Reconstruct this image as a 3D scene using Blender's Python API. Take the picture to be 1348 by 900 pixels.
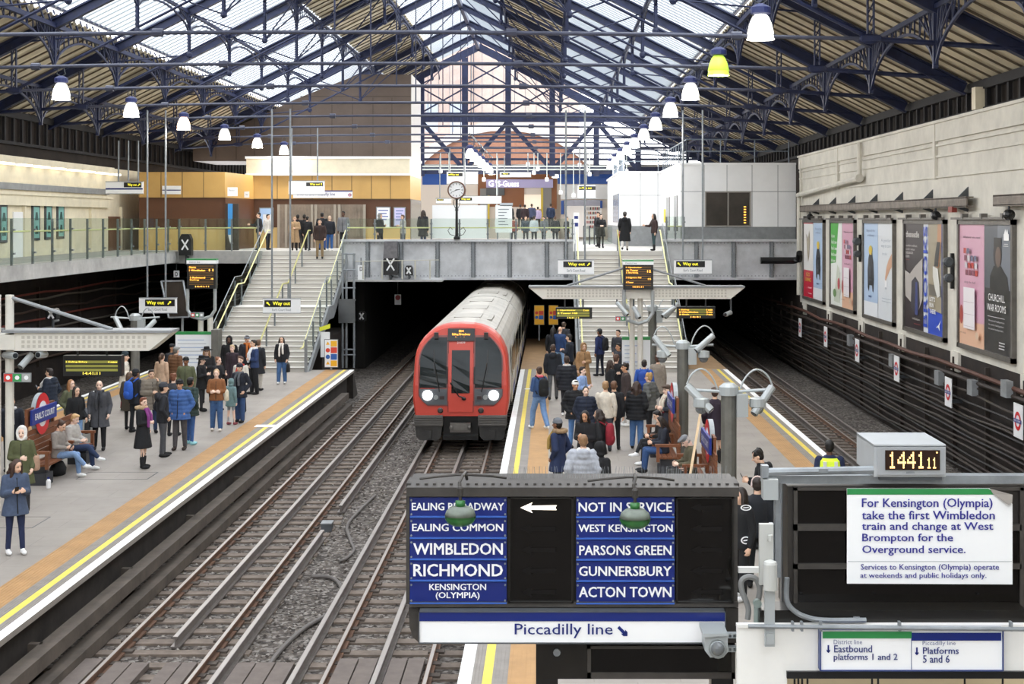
import bpy, math, random
from mathutils import Vector, Matrix, Euler
random.seed(7)
for o in list(bpy.data.objects): bpy.data.objects.remove(o)
SC = bpy.context.scene
COL = SC.collection
PI = math.pi
# ------------------------------------------------------------------ camera, light, exposure
F, VX, VY, CAMZ = 1872.0, 725.0, 289.0, 6.8          # focal length in pixels, vanishing point, eye height above rail head
cam = bpy.data.cameras.new('camera'); cam_ob = bpy.data.objects.new('camera', cam); COL.objects.link(cam_ob)
cam.sensor_width = 36.0; cam.sensor_fit = 'HORIZONTAL'; cam.lens = F/1348*36
cam.shift_x = -(VX-674)/1348; cam.shift_y = -(450-VY)/1348
cam.clip_start = 0.1; cam.clip_end = 500
cam_ob.location = (0, 0, CAMZ); cam_ob.rotation_euler = (PI/2, 0, 0)
SC.camera = cam_ob
wd = bpy.data.worlds.new('overcast_sky'); SC.world = wd; wd.use_nodes = True
wd.node_tree.nodes['Background'].inputs[0].default_value = (0.97, 0.98, 1.0, 1)
wd.node_tree.nodes['Background'].inputs[1].default_value = 3.4
SC.view_settings.view_transform = 'Standard'; SC.view_settings.look = 'None'
SC.view_settings.gamma = 1.0; SC.view_settings.use_curve_mapping = False
SC.view_settings.exposure = 0.42
# ------------------------------------------------------------------ helpers
def P(x, y, Y): return Vector(((x-VX)*Y/F, Y, CAMZ-(y-VY)*Y/F))
def plat(x, y, z=.95):
    Y = F*(CAMZ-z)/(y-VY); return Vector(((x-VX)*Y/F, Y, z))
def srgb(c):
    if isinstance(c, str):
        c = c.lstrip('#'); c = [int(c[i:i+2], 16)/255 for i in (0, 2, 4)]
    return tuple(((v/12.92) if v <= .04045 else ((v+.055)/1.055)**2.4) for v in c)
MATS = {}
def mat(name, col='#808080', rough=.6, metal=0., noise=0., scale=8., bump=0., emit=0., alpha=1., spec=.5, col2=None, ecol=None):
    if name in MATS: return MATS[name]
    m = bpy.data.materials.new(name); m.use_nodes = True; MATS[name] = m
    nt = m.node_tree; b = nt.nodes['Principled BSDF']
    c = srgb(col)
    b.inputs['Base Color'].default_value = (*c, 1); b.inputs['Roughness'].default_value = rough
    b.inputs['Metallic'].default_value = metal; b.inputs['Specular IOR Level'].default_value = spec
    if alpha < 1: b.inputs['Alpha'].default_value = alpha
    if emit: 
        b.inputs['Emission Color'].default_value = (*srgb(ecol or col), 1); b.inputs['Emission Strength'].default_value = emit
    if noise or bump:
        tc = nt.nodes.new('ShaderNodeTexCoord'); n = nt.nodes.new('ShaderNodeTexNoise')
        n.inputs['Scale'].default_value = scale; n.inputs['Detail'].default_value = 6; n.inputs['Roughness'].default_value = .65
        nt.links.new(tc.outputs['Object'], n.inputs['Vector'])
        if noise:
            r = nt.nodes.new('ShaderNodeValToRGB'); nt.links.new(n.outputs['Fac'], r.inputs['Fac'])
            d = srgb(col2) if col2 else tuple(v*(1-noise) for v in c)
            u = c if col2 else tuple(min(1, v*(1+noise*.5)) for v in c)
            r.color_ramp.elements[0].position = .32; r.color_ramp.elements[1].position = .66
            r.color_ramp.elements[0].color = (*d, 1); r.color_ramp.elements[1].color = (*u, 1)
            nt.links.new(r.outputs['Color'], b.inputs['Base Color'])
        if bump:
            bp = nt.nodes.new('ShaderNodeBump'); bp.inputs['Strength'].default_value = bump; bp.inputs['Distance'].default_value = .02
            nt.links.new(n.outputs['Fac'], bp.inputs['Height']); nt.links.new(bp.outputs['Normal'], b.inputs['Normal'])
    return m
def glassmat(name, tint='#e8f2ee', refl=.05, rough=.03):
    if name in MATS: return MATS[name]
    m = bpy.data.materials.new(name); m.use_nodes = True; MATS[name] = m
    nt = m.node_tree; nt.nodes.remove(nt.nodes['Principled BSDF']); out = nt.nodes['Material Output']
    t = nt.nodes.new('ShaderNodeBsdfTransparent'); t.inputs[0].default_value = (*srgb(tint), 1)
    g = nt.nodes.new('ShaderNodeBsdfGlossy'); g.inputs['Roughness'].default_value = rough
    mx = nt.nodes.new('ShaderNodeMixShader'); mx.inputs[0].default_value = refl
    nt.links.new(t.outputs[0], mx.inputs[1]); nt.links.new(g.outputs[0], mx.inputs[2])
    nt.links.new(mx.outputs[0], out.inputs['Surface'])
    return m
class MB:
    def __init__(s): s.v = []; s.f = []; s.mi = []; s.cur = 0
    def m(s, i): s.cur = i; return s
    def add(s, vs, fs):
        k = len(s.v); s.v += [tuple(v) for v in vs]
        for f in fs: s.f.append([k+i for i in f]); s.mi.append(s.cur)
        return s
    def box(s, x0, x1, y0, y1, z0, z1):
        vs = [(x, y, z) for z in (z0, z1) for y in (y0, y1) for x in (x0, x1)]
        return s.add(vs, [(0,2,3,1),(4,5,7,6),(0,1,5,4),(2,6,7,3),(0,4,6,2),(1,3,7,5)])
    def bar(s, p, q, w, h=None, up=(0,0,1)):
        h = h or w; p, q = Vector(p), Vector(q); d = (q-p)
        if d.length < 1e-6: return s
        d.normalize(); up = Vector(up)
        a = d.cross(up)
        if a.length < 1e-3: a = d.cross(Vector((0,1,0)))
        a.normalize(); b = a.cross(d); vs = []
        for c in (p, q):
            for i, j in ((-1,-1),(1,-1),(1,1),(-1,1)): vs.append(c + a*(i*w/2) + b*(j*h/2))
        return s.add(vs, [(0,1,2,3),(7,6,5,4),(0,4,5,1),(1,5,6,2),(2,6,7,3),(3,7,4,0)])
    def tube(s, pts, r, n=8, caps=True):
        pts = [Vector(p) for p in pts]; rings = []; k = len(s.v)
        rs = r if isinstance(r, (list, tuple)) else [r]*len(pts)
        prev = None
        for i, p in enumerate(pts):
            d = (pts[min(i+1, len(pts)-1)] - pts[max(i-1, 0)]).normalized()
            if prev is None:
                a = d.cross(Vector((0,0,1)))
                if a.length < 1e-3: a = d.cross(Vector((0,1,0)))
            else: a = prev - d*prev.dot(d)
            if a.length < 1e-5: a = d.cross(Vector((1,0,0)))
            a.normalize(); prev = a; b = d.cross(a)
            for j in range(n):
                t = 2*PI*j/n; s.v.append(tuple(p + (a*math.cos(t) + b*math.sin(t))*rs[i]))
        for i in range(len(pts)-1):
            for j in range(n):
                j2 = (j+1) % n
                s.f.append([k+i*n+j, k+i*n+j2, k+(i+1)*n+j2, k+(i+1)*n+j]); s.mi.append(s.cur)
        if caps:
            s.f.append([k+j for j in range(n)][::-1]); s.mi.append(s.cur)
            e = k+(len(pts)-1)*n; s.f.append([e+j for j in range(n)]); s.mi.append(s.cur)
        return s
    def lathe(s, prof, c=(0,0,0), n=20, axis='z'):
        k = len(s.v); c = Vector(c)
        for r, z in prof:
            for j in range(n):
                t = 2*PI*j/n; x, y = r*math.cos(t), r*math.sin(t)
                v = {'z': (x, y, z), 'y': (x, z, y), 'x': (z, x, y)}[axis]
                s.v.append(tuple(c+Vector(v)))
        for i in range(len(prof)-1):
            for j in range(n):
                j2 = (j+1) % n; s.f.append([k+i*n+j, k+i*n+j2, k+(i+1)*n+j2, k+(i+1)*n+j]); s.mi.append(s.cur)
        s.f.append([k+j for j in range(n)]); s.mi.append(s.cur)
        e = k+(len(prof)-1)*n; s.f.append([e+j for j in range(n)]); s.mi.append(s.cur)
        return s
    def prism(s, poly, o, u, v, w):
        """polygon (a,b) list placed at o + a*u + b*v and extruded by vector w"""
        o, u, v, w = Vector(o), Vector(u), Vector(v), Vector(w); n = len(poly)
        vs = [o+u*a+v*b for a, b in poly] + [o+u*a+v*b+w for a, b in poly]
        fs = [tuple(range(n)), tuple(range(2*n-1, n-1, -1))] + [(i, n+i, n+(i+1) % n, (i+1) % n) for i in range(n)]
        return s.add(vs, fs)
    def ell(s, c, r, n=12, R=None):
        c = Vector(c); k = len(s.v); m_ = n//2+1
        def pt(v):
            v = Vector(v)
            if R: v = R @ v
            return tuple(c+v)
        s.v.append(pt((0,0,-r[2])))
        for i in range(1, m_):
            ph = -PI/2+PI*i/m_
            for j in range(n):
                t = 2*PI*j/n; s.v.append(pt((r[0]*math.cos(ph)*math.cos(t), r[1]*math.cos(ph)*math.sin(t), r[2]*math.sin(ph))))
        s.v.append(pt((0,0,r[2]))); e = len(s.v)-1
        for j in range(n):
            j2 = (j+1) % n
            s.f.append([k, k+1+j2, k+1+j]); s.mi.append(s.cur)
            b = k+1+(m_-2)*n; s.f.append([e, b+j, b+j2]); s.mi.append(s.cur)
            for i in range(m_-2):
                q = k+1+i*n; s.f.append([q+j, q+j2, q+n+j2, q+n+j]); s.mi.append(s.cur)
        return s
    def mesh(s, name):
        me = bpy.data.meshes.new(name); me.from_pydata(s.v, [], s.f); me.update(); return me
    def build(s, name, mats, parent=None, smooth=False):
        me = s.mesh(name)
        for m_ in (mats if isinstance(mats, (list, tuple)) else [mats]): me.materials.append(m_)
        me.polygons.foreach_set('material_index', s.mi)
        if smooth: me.polygons.foreach_set('use_smooth', [True]*len(me.polygons))
        o = bpy.data.objects.new(name, me); COL.objects.link(o)
        if parent: attach(o, parent)
        return o
def attach(o, parent):
    """keep the child's shape in world coordinates: the parent never carries scale"""
    o.parent = parent
    o.matrix_parent_inverse = Matrix.Translation(-Vector(parent.location)) if parent.parent is None else Matrix.Identity(4)
def thing(name, label, cat, loc=(0,0,0), group=None):
    o = bpy.data.objects.new(name, None); COL.objects.link(o); o.location = loc; o.empty_display_size = .1
    return tag(o, label, cat, group)
def tag(o, label, cat, group=None):
    o['label'] = label; o['category'] = cat
    if group: o['group'] = group
    return o
def struct(o, label=None, cat=None):
    o['kind'] = 'structure'
    if label: o['label'] = label
    if cat: o['category'] = cat
    return o
def dup(o, dloc=(0,0,0), parent=None):
    c = o.copy(); COL.objects.link(c)
    if parent is None: c.location = Vector(o.location)+Vector(dloc)
    else:
        c.parent = parent; c.matrix_parent_inverse = o.matrix_parent_inverse.copy()
    for ch in list(o.children): dup(ch, parent=c)
    return c
TXT = {}
def text_mesh(s, bold=0.):
    key = (s, bold)
    if key not in TXT:
        cu = bpy.data.curves.new('lettering', 'FONT'); cu.body = s; cu.size = 1; cu.offset = bold; cu.resolution_u = 2
        ob = bpy.data.objects.new('lettering', cu); COL.objects.link(ob)
        bpy.context.view_layer.update()
        me = bpy.data.meshes.new_from_object(ob.evaluated_get(bpy.context.evaluated_depsgraph_get()))
        vs = [tuple(v.co) for v in me.vertices]; fs = [tuple(p.vertices) for p in me.polygons]
        bpy.data.objects.remove(ob); bpy.data.curves.remove(cu); bpy.data.meshes.remove(me)
        TXT[key] = (vs, fs)
    return TXT[key]
def write(mb, s, o, u, v, w, h=None, bold=0., align='l', capfit=True):
    """letters of s into mb: o lower-left corner, u/v unit directions, w width, h height of the line's ink (None keeps proportion)"""
    vs, fs = text_mesh(s, 0)
    if not vs: return
    if bold:                                     # heavier strokes: the outline repeated a hair's breadth to every side
        base = vs; fb = fs; vs = []; fs = []
        for dx, dy in ((-bold,-bold*.6),(bold,-bold*.6),(-bold,bold*.6),(bold,bold*.6)):
            k = len(vs); vs = vs+[(p[0]+dx, p[1]+dy, len(vs)/len(base)) for p in base]; fs = fs+[tuple(i+k for i in f) for f in fb]
    x0, x1 = min(p[0] for p in vs), max(p[0] for p in vs); y0, y1 = min(p[1] for p in vs), max(p[1] for p in vs)
    sx = w/(x1-x0); sy = (h/(y1-y0)) if h else sx
    o, u, v = Vector(o), Vector(u), Vector(v)
    nn = u.cross(v)*.0008
    mb.add([o+u*((p[0]-x0)*sx)+v*((p[1]-y0)*sy)+nn*(p[2] if bold else 0) for p in vs], fs)
EX, EY, EZ = Vector((1,0,0)), Vector((0,1,0)), Vector((0,0,1))
def wpx(mb, s, x0, y0, x1, y1, Y, bold=0.):
    """letters fitted to a pixel box on the frontal plane at depth Y"""
    o = P(x0, y1, Y); w = (x1-x0)*Y/F; h = (y1-y0)*Y/F
    write(mb, s, o, EX, EZ, w, h, bold)
def bpx(mb, x0, y0, x1, y1, Y, t):
    """box whose front face is the pixel box at depth Y and that reaches back by t"""
    a, b = P(x0, y1, Y), P(x1, y0, Y); mb.box(a.x, b.x, Y, Y+t, a.z, b.z); return mb
def qpx(mb, x0, y0, x1, y1, Y):
    a, b = P(x0, y1, Y), P(x1, y0, Y)
    mb.add([(a.x,Y,a.z),(b.x,Y,a.z),(b.x,Y,b.z),(a.x,Y,b.z)], [(0,1,2,3)]); return mb
def arrow(mb, c, u, v, size, ang, th=.16):
    """arrow glyph: centre c, pointing along angle ang in the u/v plane"""
    c, u, v = Vector(c), Vector(u), Vector(v); L = size/2; t = size*th/2
    d = u*math.cos(ang)+v*math.sin(ang); n = -u*math.sin(ang)+v*math.cos(ang)
    a = L*.75
    poly = [(-L,-t),(L-1.6*t,-t),(L-a*.62-1.2*t,-a*.62-t*.3),(L-a*.62+1.2*t,-a*.62-t*.3),(L,0)]
    pts = [(-L,t),(-L,-t),(L-2*t,-t),(L-2*t,t)]
    mb.add([c+d*p+n*q for p, q in pts], [(0,1,2,3)])
    for sgn in (1, -1):
        p = [(L, 0), (L-2.2*t, 0), (L-a*.6-2.2*t, sgn*a*.6), (L-a*.6, sgn*a*.6)]
        mb.add([c+d*x+n*y for x, y in p], [(0,1,2,3)])
# shared materials
M_blue = mat('blue_iron', '#1d2648', .5, 0, .35, 3)
M_steel = mat('galvanised_steel', '#8b9094', .45, .3, .25, 4)
M_grey = mat('grey_paint', '#8a8d8f', .5, 0, .2, 3)
M_dgrey = mat('dark_grey_paint', '#4c5054', .5, 0, .2, 3)
M_black = mat('black_paint', '#17181a', .35, 0, .2, 5)
M_white = mat('white_enamel', '#f2f3f4', .35)
M_cream = mat('cream_paint', '#e6dcc2', .6, 0, .12, 1.5)
M_yellow = mat('yellow_rail', '#e6e2a0', .4)
M_signblue = mat('sign_blue', '#102470', .35)
M_green = mat('line_green', '#2f8a4b', .4)
M_lettyel = mat('lit_yellow_lettering', '#f3ea3c', .5, emit=.5)
M_amber = mat('amber_display', '#ffb347', .5, emit=1.6)
M_glass = glassmat('balustrade_glass', '#eff4f1')
M_dark = mat('undercroft_black', '#15130f', .9, 0, .4, 2)  # near-black base colour of the undercroft walls
# ================================================================== SETTING: ground, platforms, walls
XL, XI0, XI1, XW, XWL = -7.65, -1.18, 6.9, 11.4, -20.6
YB = 65.0                      # front of the bridge
ZD = 5.35                      # bridge deck
def ballast_mat(name, a, b, c):
    m = bpy.data.materials.new(name); m.use_nodes = True; nt = m.node_tree; B = nt.nodes['Principled BSDF']
    tc = nt.nodes.new('ShaderNodeTexCoord'); v = nt.nodes.new('ShaderNodeTexVoronoi'); v.inputs['Scale'].default_value = 15
    nt.links.new(tc.outputs['Object'], v.inputs['Vector'])
    r = nt.nodes.new('ShaderNodeValToRGB'); e = r.color_ramp.elements
    e[0].color = (*srgb(a), 1); e[1].color = (*srgb(c), 1); x = e.new(.6); x.color = (*srgb(b), 1)
    sx = nt.nodes.new('ShaderNodeSeparateColor'); nt.links.new(v.outputs['Color'], sx.inputs[0]); nt.links.new(sx.outputs[0], r.inputs[0])
    n = nt.nodes.new('ShaderNodeTexNoise'); n.inputs['Scale'].default_value = .5; n.inputs['Detail'].default_value = 4; nt.links.new(tc.outputs['Object'], n.inputs['Vector'])
    mx = nt.nodes.new('ShaderNodeMixRGB'); mx.blend_type = 'MULTIPLY'; mx.inputs[0].default_value = .6
    nt.links.new(r.outputs[0], mx.inputs[1]); nt.links.new(n.outputs['Fac'], mx.inputs[2]); nt.links.new(mx.outputs[0], B.inputs['Base Color'])
    bp = nt.nodes.new('ShaderNodeBump'); bp.inputs['Strength'].default_value = 1; bp.inputs['Distance'].default_value = .05
    inv = nt.nodes.new('ShaderNodeMath'); inv.operation = 'SUBTRACT'; inv.inputs[0].default_value = 1
    nt.links.new(v.outputs['Distance'], inv.inputs[1]); nt.links.new(inv.outputs[0], bp.inputs['Height']); nt.links.new(bp.outputs[0], B.inputs['Normal'])
    B.inputs['Roughness'].default_value = .9
    return m
M_ballast = ballast_mat('ballast', '#352e29', '#6f665f', '#a09a93')
struct(MB().box(-22, 12.5, -31, 135, -.6, -.17).build('ground', M_ballast))
# loose stones on the ballast, one object nobody could count
st = MB(); rr = random.Random(3)
for (xa, xb, n) in ((-7.5,-7.0,700),(-5.0,-3.75,1900),(-6.8,-5.4,700),(-3.3,-1.9,700)):
    for i in range(n):
        x = rr.uniform(xa, xb); y = 17+38*rr.random()**1.5; r = rr.uniform(.022, .045)
        c = Vector((x, y, -.165)); st.m(rr.randrange(3))
        vs = [c+Vector((rr.uniform(.7,1.2)*a*r, rr.uniform(.7,1.2)*b*r, rr.uniform(.6,1)*d*r)) for a, b, d in ((1,0,0),(-1,0,0),(0,1,0),(0,-1,0),(0,0,1),(0,0,-1))]
        st.add(vs, [(0,2,4),(2,1,4),(1,3,4),(3,0,4),(2,0,5),(1,2,5),(3,1,5),(0,3,5)])
o = st.build('loose_ballast_stones', [mat('stone_dark','#403934',.9), mat('stone_mid','#6a625b',.9), mat('stone_light','#96908a',.9)])
tag(o, 'loose grey ballast stones between and beside the rails', 'ballast'); o['kind'] = 'stuff'
# platform tops: paving slabs with a bonded grid, tactile strip, yellow and white lines
def paving():
    m = bpy.data.materials.new('platform_paving'); m.use_nodes = True; nt = m.node_tree; B = nt.nodes['Principled BSDF']
    tc = nt.nodes.new('ShaderNodeTexCoord'); br = nt.nodes.new('ShaderNodeTexBrick')
    br.inputs['Scale'].default_value = 1; br.inputs['Brick Width'].default_value = 1.1; br.inputs['Row Height'].default_value = .75; br.inputs['Mortar Size'].default_value = .006
    br.inputs['Color1'].default_value = (*srgb('#989189'), 1); br.inputs['Color2'].default_value = (*srgb('#938c85'), 1); br.inputs['Mortar'].default_value = (*srgb('#857f79'), 1)
    n = nt.nodes.new('ShaderNodeTexNoise'); n.inputs['Scale'].default_value = .7; n.inputs['Detail'].default_value = 7; n.inputs['Roughness'].default_value = .7
    mx = nt.nodes.new('ShaderNodeMixRGB'); mx.blend_type = 'OVERLAY'; mx.inputs[0].default_value = .35
    nt.links.new(tc.outputs['Object'], br.inputs['Vector']); nt.links.new(tc.outputs['Object'], n.inputs['Vector'])
    nt.links.new(br.outputs[0], mx.inputs[1]); nt.links.new(n.outputs['Fac'], mx.inputs[2]); nt.links.new(mx.outputs[0], B.inputs['Base Color'])
    B.inputs['Roughness'].default_value = .62
    return m
M_pave = paving()
M_tactile = mat('tactile_tan', '#b28b5c', .7, 0, .15, 2); M_lineY = mat('line_yellow', '#e3cb52', .6, 0, .1, 5); M_lineW = mat('edge_white', '#f4f4f2', .6, 0, .1, 5)
M_ribbed = mat('ribbed_grey', '#8d8781', .7, 0, .15, 3); M_plwall = mat('platform_wall', '#332d29', .9, 0, .5, 2)
def platform(name, x0, x1, y0, y1, edges):
    b = MB(); b.box(x0+.25, x1-.25, y0, y1-.3, -.16, .86)
    struct(b.build(name+'_wall', M_plwall))
    b = MB(); b.box(x0, x1, y0, y1, .86, .95); struct(b.build(name, [M_pave]))
    for side, nm in edges:
        e, d = (x0, 1) if side < 0 else (x1, -1)
        def strip(a, c, nm2, m_, h=.004, ribs=0):
            q = MB(); xa, xb = sorted((e+d*a, e+d*c)); q.box(xa, xb, y0, y1, .95, .95+h)
            if ribs:
                for i in range(ribs):
                    xx = xa+(xb-xa)*(i+.5)/ribs; q.box(xx-.012, xx+.012, y0, y1, .95+h, .95+h+.006)
            o = q.build(nm2, m_); struct(o)
        strip(0, .17, 'trim_white_edge_'+nm, M_lineW); strip(.17, .31, 'trim_ribbed_'+nm, M_ribbed, .003, 3)
        strip(.31, .43, 'trim_yellow_line_'+nm, M_lineY); strip(.43, .63, 'trim_ribbed_inner_'+nm, M_ribbed, .003, 4)
        strip(.63, 1.12, 'trim_tactile_'+nm, M_tactile, .004, 8)
platform('floor_west_platform', -15.6, XL, 6, 55.4, ((1, 'west_platform'), (-1, 'west_platform_far')))
platform('floor_island_platform', XI0, XI1, 6, 55.6, ((-1, 'island_left'), (1, 'island_right')))
struct(MB().box(XI0, 1.0, 55.6, 70, .86, .95).box(XI0+.2, .8, 55.6, 70, -.16, .86).build('floor_island_end', mat('brown_paving','#9a7b58',.7,0,.2,2)))
struct(MB().box(5.3, XI1, 55.6, 64, .86, .95).box(5.5, XI1-.2, 55.6, 64, -.16, .86).build('floor_island_end_right', mat('brown_paving')))
# sloping end face of the left platform
struct(MB().prism([(0,-.16),(0,.9),(.12,.9),(1.3,-.16)], (-9.2,55.4,0), EY, EZ, EX*1.5).build('trim_platform_end_slope', M_plwall))
# short white cross marks on the platform edge (stopping marks)
struct(MB().box(-8.37,-7.8,40.1,40.5,.956,.962).box(-.9,-.35,49,49.2,.956,.962).box(6.0,6.6,46.5,46.62,.956,.962).build('trim_stop_marks', M_lineW))
# inspection covers in the paving, as recessed joints
b = MB()
for (cx, cy, w, d) in ((-10.4,27.5,1.1,1.0),(-9.9,32.5,1.6,.9)):
    for s in (-1, 1):
        b.box(cx-w/2, cx+w/2, cy+s*d/2-.012, cy+s*d/2+.012, .95, .9525); b.box(cx+s*w/2-.012, cx+s*w/2+.012, cy-d/2, cy+d/2, .95, .9525)
struct(b.build('trim_cover_joints', M_dgrey))
# cable troughs under the left platform edge
M_trough = mat('concrete_trough', '#5a5149', .85, 0, .35, 2)
for (x, z, h, t) in ((-7.5,.36,.22,'upper'),(-7.38,-.02,.2,'lower')):
    q = MB().box(x-.14, x+.12, 8, 52, z-h/2, z+h/2)
    for k in range(9): q.box(x-.3, x-.1, 12+4.6*k, 12.12+4.6*k, -.16, z+h/2)
    tag(q.build('cable_trough', M_trough), t+' concrete cable trough running under the left platform edge', 'trough', 'cable troughs below the platform edge')
# ---- walls
M_soot = mat('soot_wall', '#281f1a', .9, 0, .6, 1.2)
M_wallW = mat('painted_brick_white', '#d6d2c7', .7, 0, .16, 1.1, bump=.25)
b = MB().box(XW, XW+.6, -30, YB, 3.05, 9.1).box(XW-.08, XW+.6, -30, YB, 9.1, 9.62).box(XW-.14, XW+.6, -30, YB, 9.62, 9.7)
for z, h, t in ((8.62,.07,.05),(8.02,.06,.05),(8.95,.06,.06)): b.box(XW-t, XW, -30, YB, z, z+h)
for y in (28, 42, 56.2, 64.5): b.box(XW-.1, XW, y-.12, y+.12, 8.0, 9.62)
struct(b.build('wall_right', M_wallW))
struct(MB().box(XW+.02, XW+.6, -30, 110, -.2, 3.05).build('wall_right_lower', M_soot))
struct(MB().box(XWL-.6, XWL, -30, 67, -.2, 5.0).build('wall_left_lower', M_soot))
# fringe of the left trackside wall seen under the gallery
b = MB().box(XWL-.6, XWL, -30, 76, 5.0, 9.2)
b.box(XWL, XWL+.22, -30, 66, 7.35, 7.75).box(XWL, XWL+.3, -30, 66, 7.75, 7.85).box(XWL, XWL+.1, -30, 66, 8.2, 8.26).box(XWL, XWL+.35, -30, 66, 8.95, 9.2)
struct(b.build('wall_left', M_cream))
struct(MB().box(XWL+.02, XWL+.12, -30, 66, 7.95, 8.2).build('trim_grey_duct', M_grey))
q = MB()
for k in range(22): q.box(XWL+.1, XWL+.3, 26+1.9*k, 27.3+1.9*k, 8.87, 8.95)
struct(q.build('trim_strip_light', mat('strip_light', '#fff6e2', .5, emit=1.6)))
# piers down the lower wall on the right, each ending as a pale tab below the posters
b = MB()
for y0 in (34.2, 40.2, 46.3, 52.3, 58.3, 64): b.box(XW-.06, XW+.02, y0-.62 if y0 > 35 else y0-1.2, y0+.15, 2.55, 3.1)
struct(b.build('trim_wall_right_tabs', M_wallW))
struct(MB().box(-21.2, 12, -30.6, -30, -.2, 10.2).build('wall_rear_blocker', M_wallW))  # unseen wall added behind the camera to cut sky light on the signs
# far walls; the unseen undercroft end is added to keep sky light out
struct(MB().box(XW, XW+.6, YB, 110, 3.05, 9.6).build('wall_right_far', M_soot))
struct(MB().box(-21.2, 12, 109, 109.5, -.2, 5).build('wall_undercroft_blocker', M_dark))
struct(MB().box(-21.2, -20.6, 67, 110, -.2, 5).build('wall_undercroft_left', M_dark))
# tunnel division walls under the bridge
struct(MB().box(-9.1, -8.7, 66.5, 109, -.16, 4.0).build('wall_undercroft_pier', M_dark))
# ---- tracks
M_rail = mat('rail_steel', '#7d7672', .4, .5, .3, 6); M_railtop = mat('rail_top', '#a39c96', .4, .5); M_rust = mat('rail_rust', '#6d5140', .8, 0, .3, 6)
M_sleeper = mat('timber_sleeper', '#71655b', .85, 0, .3, 5); M_chair = mat('rail_chair', '#4d443d', .85)
def rail(b, x, y0, y1, top=.0, h=.14, w=.07):
    b.m(0).box(x-w/2-.035, x+w/2+.035, y0, y1, top-h, top-h+.03).box(x-.012, x+.012, y0, y1, top-h+.03, top-.04).box(x-w/2, x+w/2, y0, y1, top-.04, top-.004)
    b.m(1).box(x-w/2+.008, x+w/2-.008, y0, y1, top-.004, top)
def make_track(label, xc, y0, y1, cond, n_parts=100):
    t = thing('railway_track', label, 'railway track', (xc, 30, -.15), 'railway tracks')
    for s in (-1, 1):
        b = MB(); rail(b, xc+s*.757, y0, y1); b.build('running_rail', [M_rust, M_railtop], t)
    for (x, a, e) in cond:
        b = MB(); rail(b, x, a, e, .05, .19, .085)
        for k in range(int((e-a)/3)): b.m(0).box(x-.06, x+.06, a+.5+3*k, a+.65+3*k, -.16, -.12)
        b.build('conductor_rail', [M_rail, M_railtop], t)
    s0 = MB().box(xc-1.25, xc+1.25, -.12, .12, -.24, -.135)
    for sg in (-1, 1): s0.m(1).box(xc+sg*.757-.13, xc+sg*.757+.13, -.08, .08, -.15, -.1)
    s0 = s0.build('sleeper', [M_sleeper, M_chair], t)
    inv = s0.matrix_parent_inverse.copy(); rest = MB(); yy = 17.3; i = 0; rs = random.Random(int(xc*100))
    while yy < y1:
        if i == 0: s0.location = (0, yy, 0)
        elif i < n_parts:
            c = s0.copy(); COL.objects.link(c); c.location = (rs.uniform(-.05,.05), yy+rs.uniform(-.03,.03), rs.uniform(-.006,.006)); c.parent = t; c.matrix_parent_inverse = inv
        else: rest.box(xc-1.25, xc+1.25, yy-.12, yy+.12, -.24, -.135)
        yy += .61; i += 1
    if rest.v:
        o = rest.build('sleeper', M_sleeper, t); o['kind'] = 'stuff'
    return t
def yrail(y): return F*6.8/(y-VY)
make_track('left empty railway track beside the left platform edge', -6.11, 14, 100, [(-6.08, yrail(842), 100), (-4.97, 14, yrail(700)), (-4.97, yrail(668), 100)])
make_track('railway track the red train stands on', -2.615, 14, 100, [(-2.6, 14, 100), (-3.82, 14, 100)])
make_track('dark railway track along the right wall of posters', 8.55, 20, 100, [(8.55, 20, 100), (9.75, 20, 100)])
make_track('dark railway track under the left glass gallery', -17.1, 20, 100, [(-17.1, 20, 100)], 60)
# timber walkway boards across the tracks at the near end
M_board = mat('walkway_board', '#6a605a', .8, 0, .2, 4)
def boards(x0, x1, y0, y1, n):
    b = MB(); w = (x1-x0)/n
    for i in range(n): b.box(x0+i*w+.012, x0+(i+1)*w-.012, y0, y1, -.135, -.045)
    return b
for (x0, x1, n, lab) in ((-6.75,-6.2,2,'timber crossing boards left of the left track centre'),(-5.95,-5.45,2,'timber crossing boards right of the left track centre'),
                         (-4.85,-3.95,3,'timber crossing boards between the two tracks'),(-3.3,-2.68,2,'timber crossing boards inside the train track left half'),
                         (-2.5,-1.95,2,'timber crossing boards inside the train track right half'),(-7.4,-6.97,1,'timber crossing board next to the cable trough')):
    tag(boards(x0, x1, 17.2, 22.2 if x0 > -4 or x0 < -6.9 else 22.0, n).build('crossing_boards', M_board), lab, 'boards', 'timber boards across the tracks')
# cable lying loose between the tracks
def curve(pts, k=6):
    out = []; p = [pts[0]]+list(pts)+[pts[-1]]
    for i in range(1, len(p)-2):
        for j in range(k):
            t = j/k; a, b_, c_, d = p[i-1], p[i], p[i+1], p[i+2]; out.append(.5*((2*b_)+(c_-a)*t+(2*a-5*b_+4*c_-d)*t*t+(3*b_-a-3*c_+d)*t**3))
    return out+[p[-1]]
c = [P(x, y, yrail(y)) for x, y in ((494,645),(470,668),(457,685),(462,705),(466,716),(455,727),(446,730))]
tag(MB().tube(curve([Vector((p.x,p.y,-.13)) for p in c]), .035, 8).build('ground_cable', mat('rubber_grey','#5f5a57',.6)), 'thick grey cable lying on the ballast near the rail end ramp', 'cable')
c = [(411,750),(436,752),(449,765),(447,785),(430,800),(400,818),(372,843),(352,870),(342,905)]
tag(MB().tube(curve([Vector((p.x,p.y,-.12)) for p in [P(x,y,yrail(y)) for x, y in c]]), .04, 8).build('ground_cable', mat('rubber_grey')), 'thick grey cable snaking across the ballast to the crossing boards', 'cable')
q = plat(424, 690, -.1)
t = thing('track_box', 'small dark metal box beside the left track rail', 'box', (-4.95, yrail(686), -.17))
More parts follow.
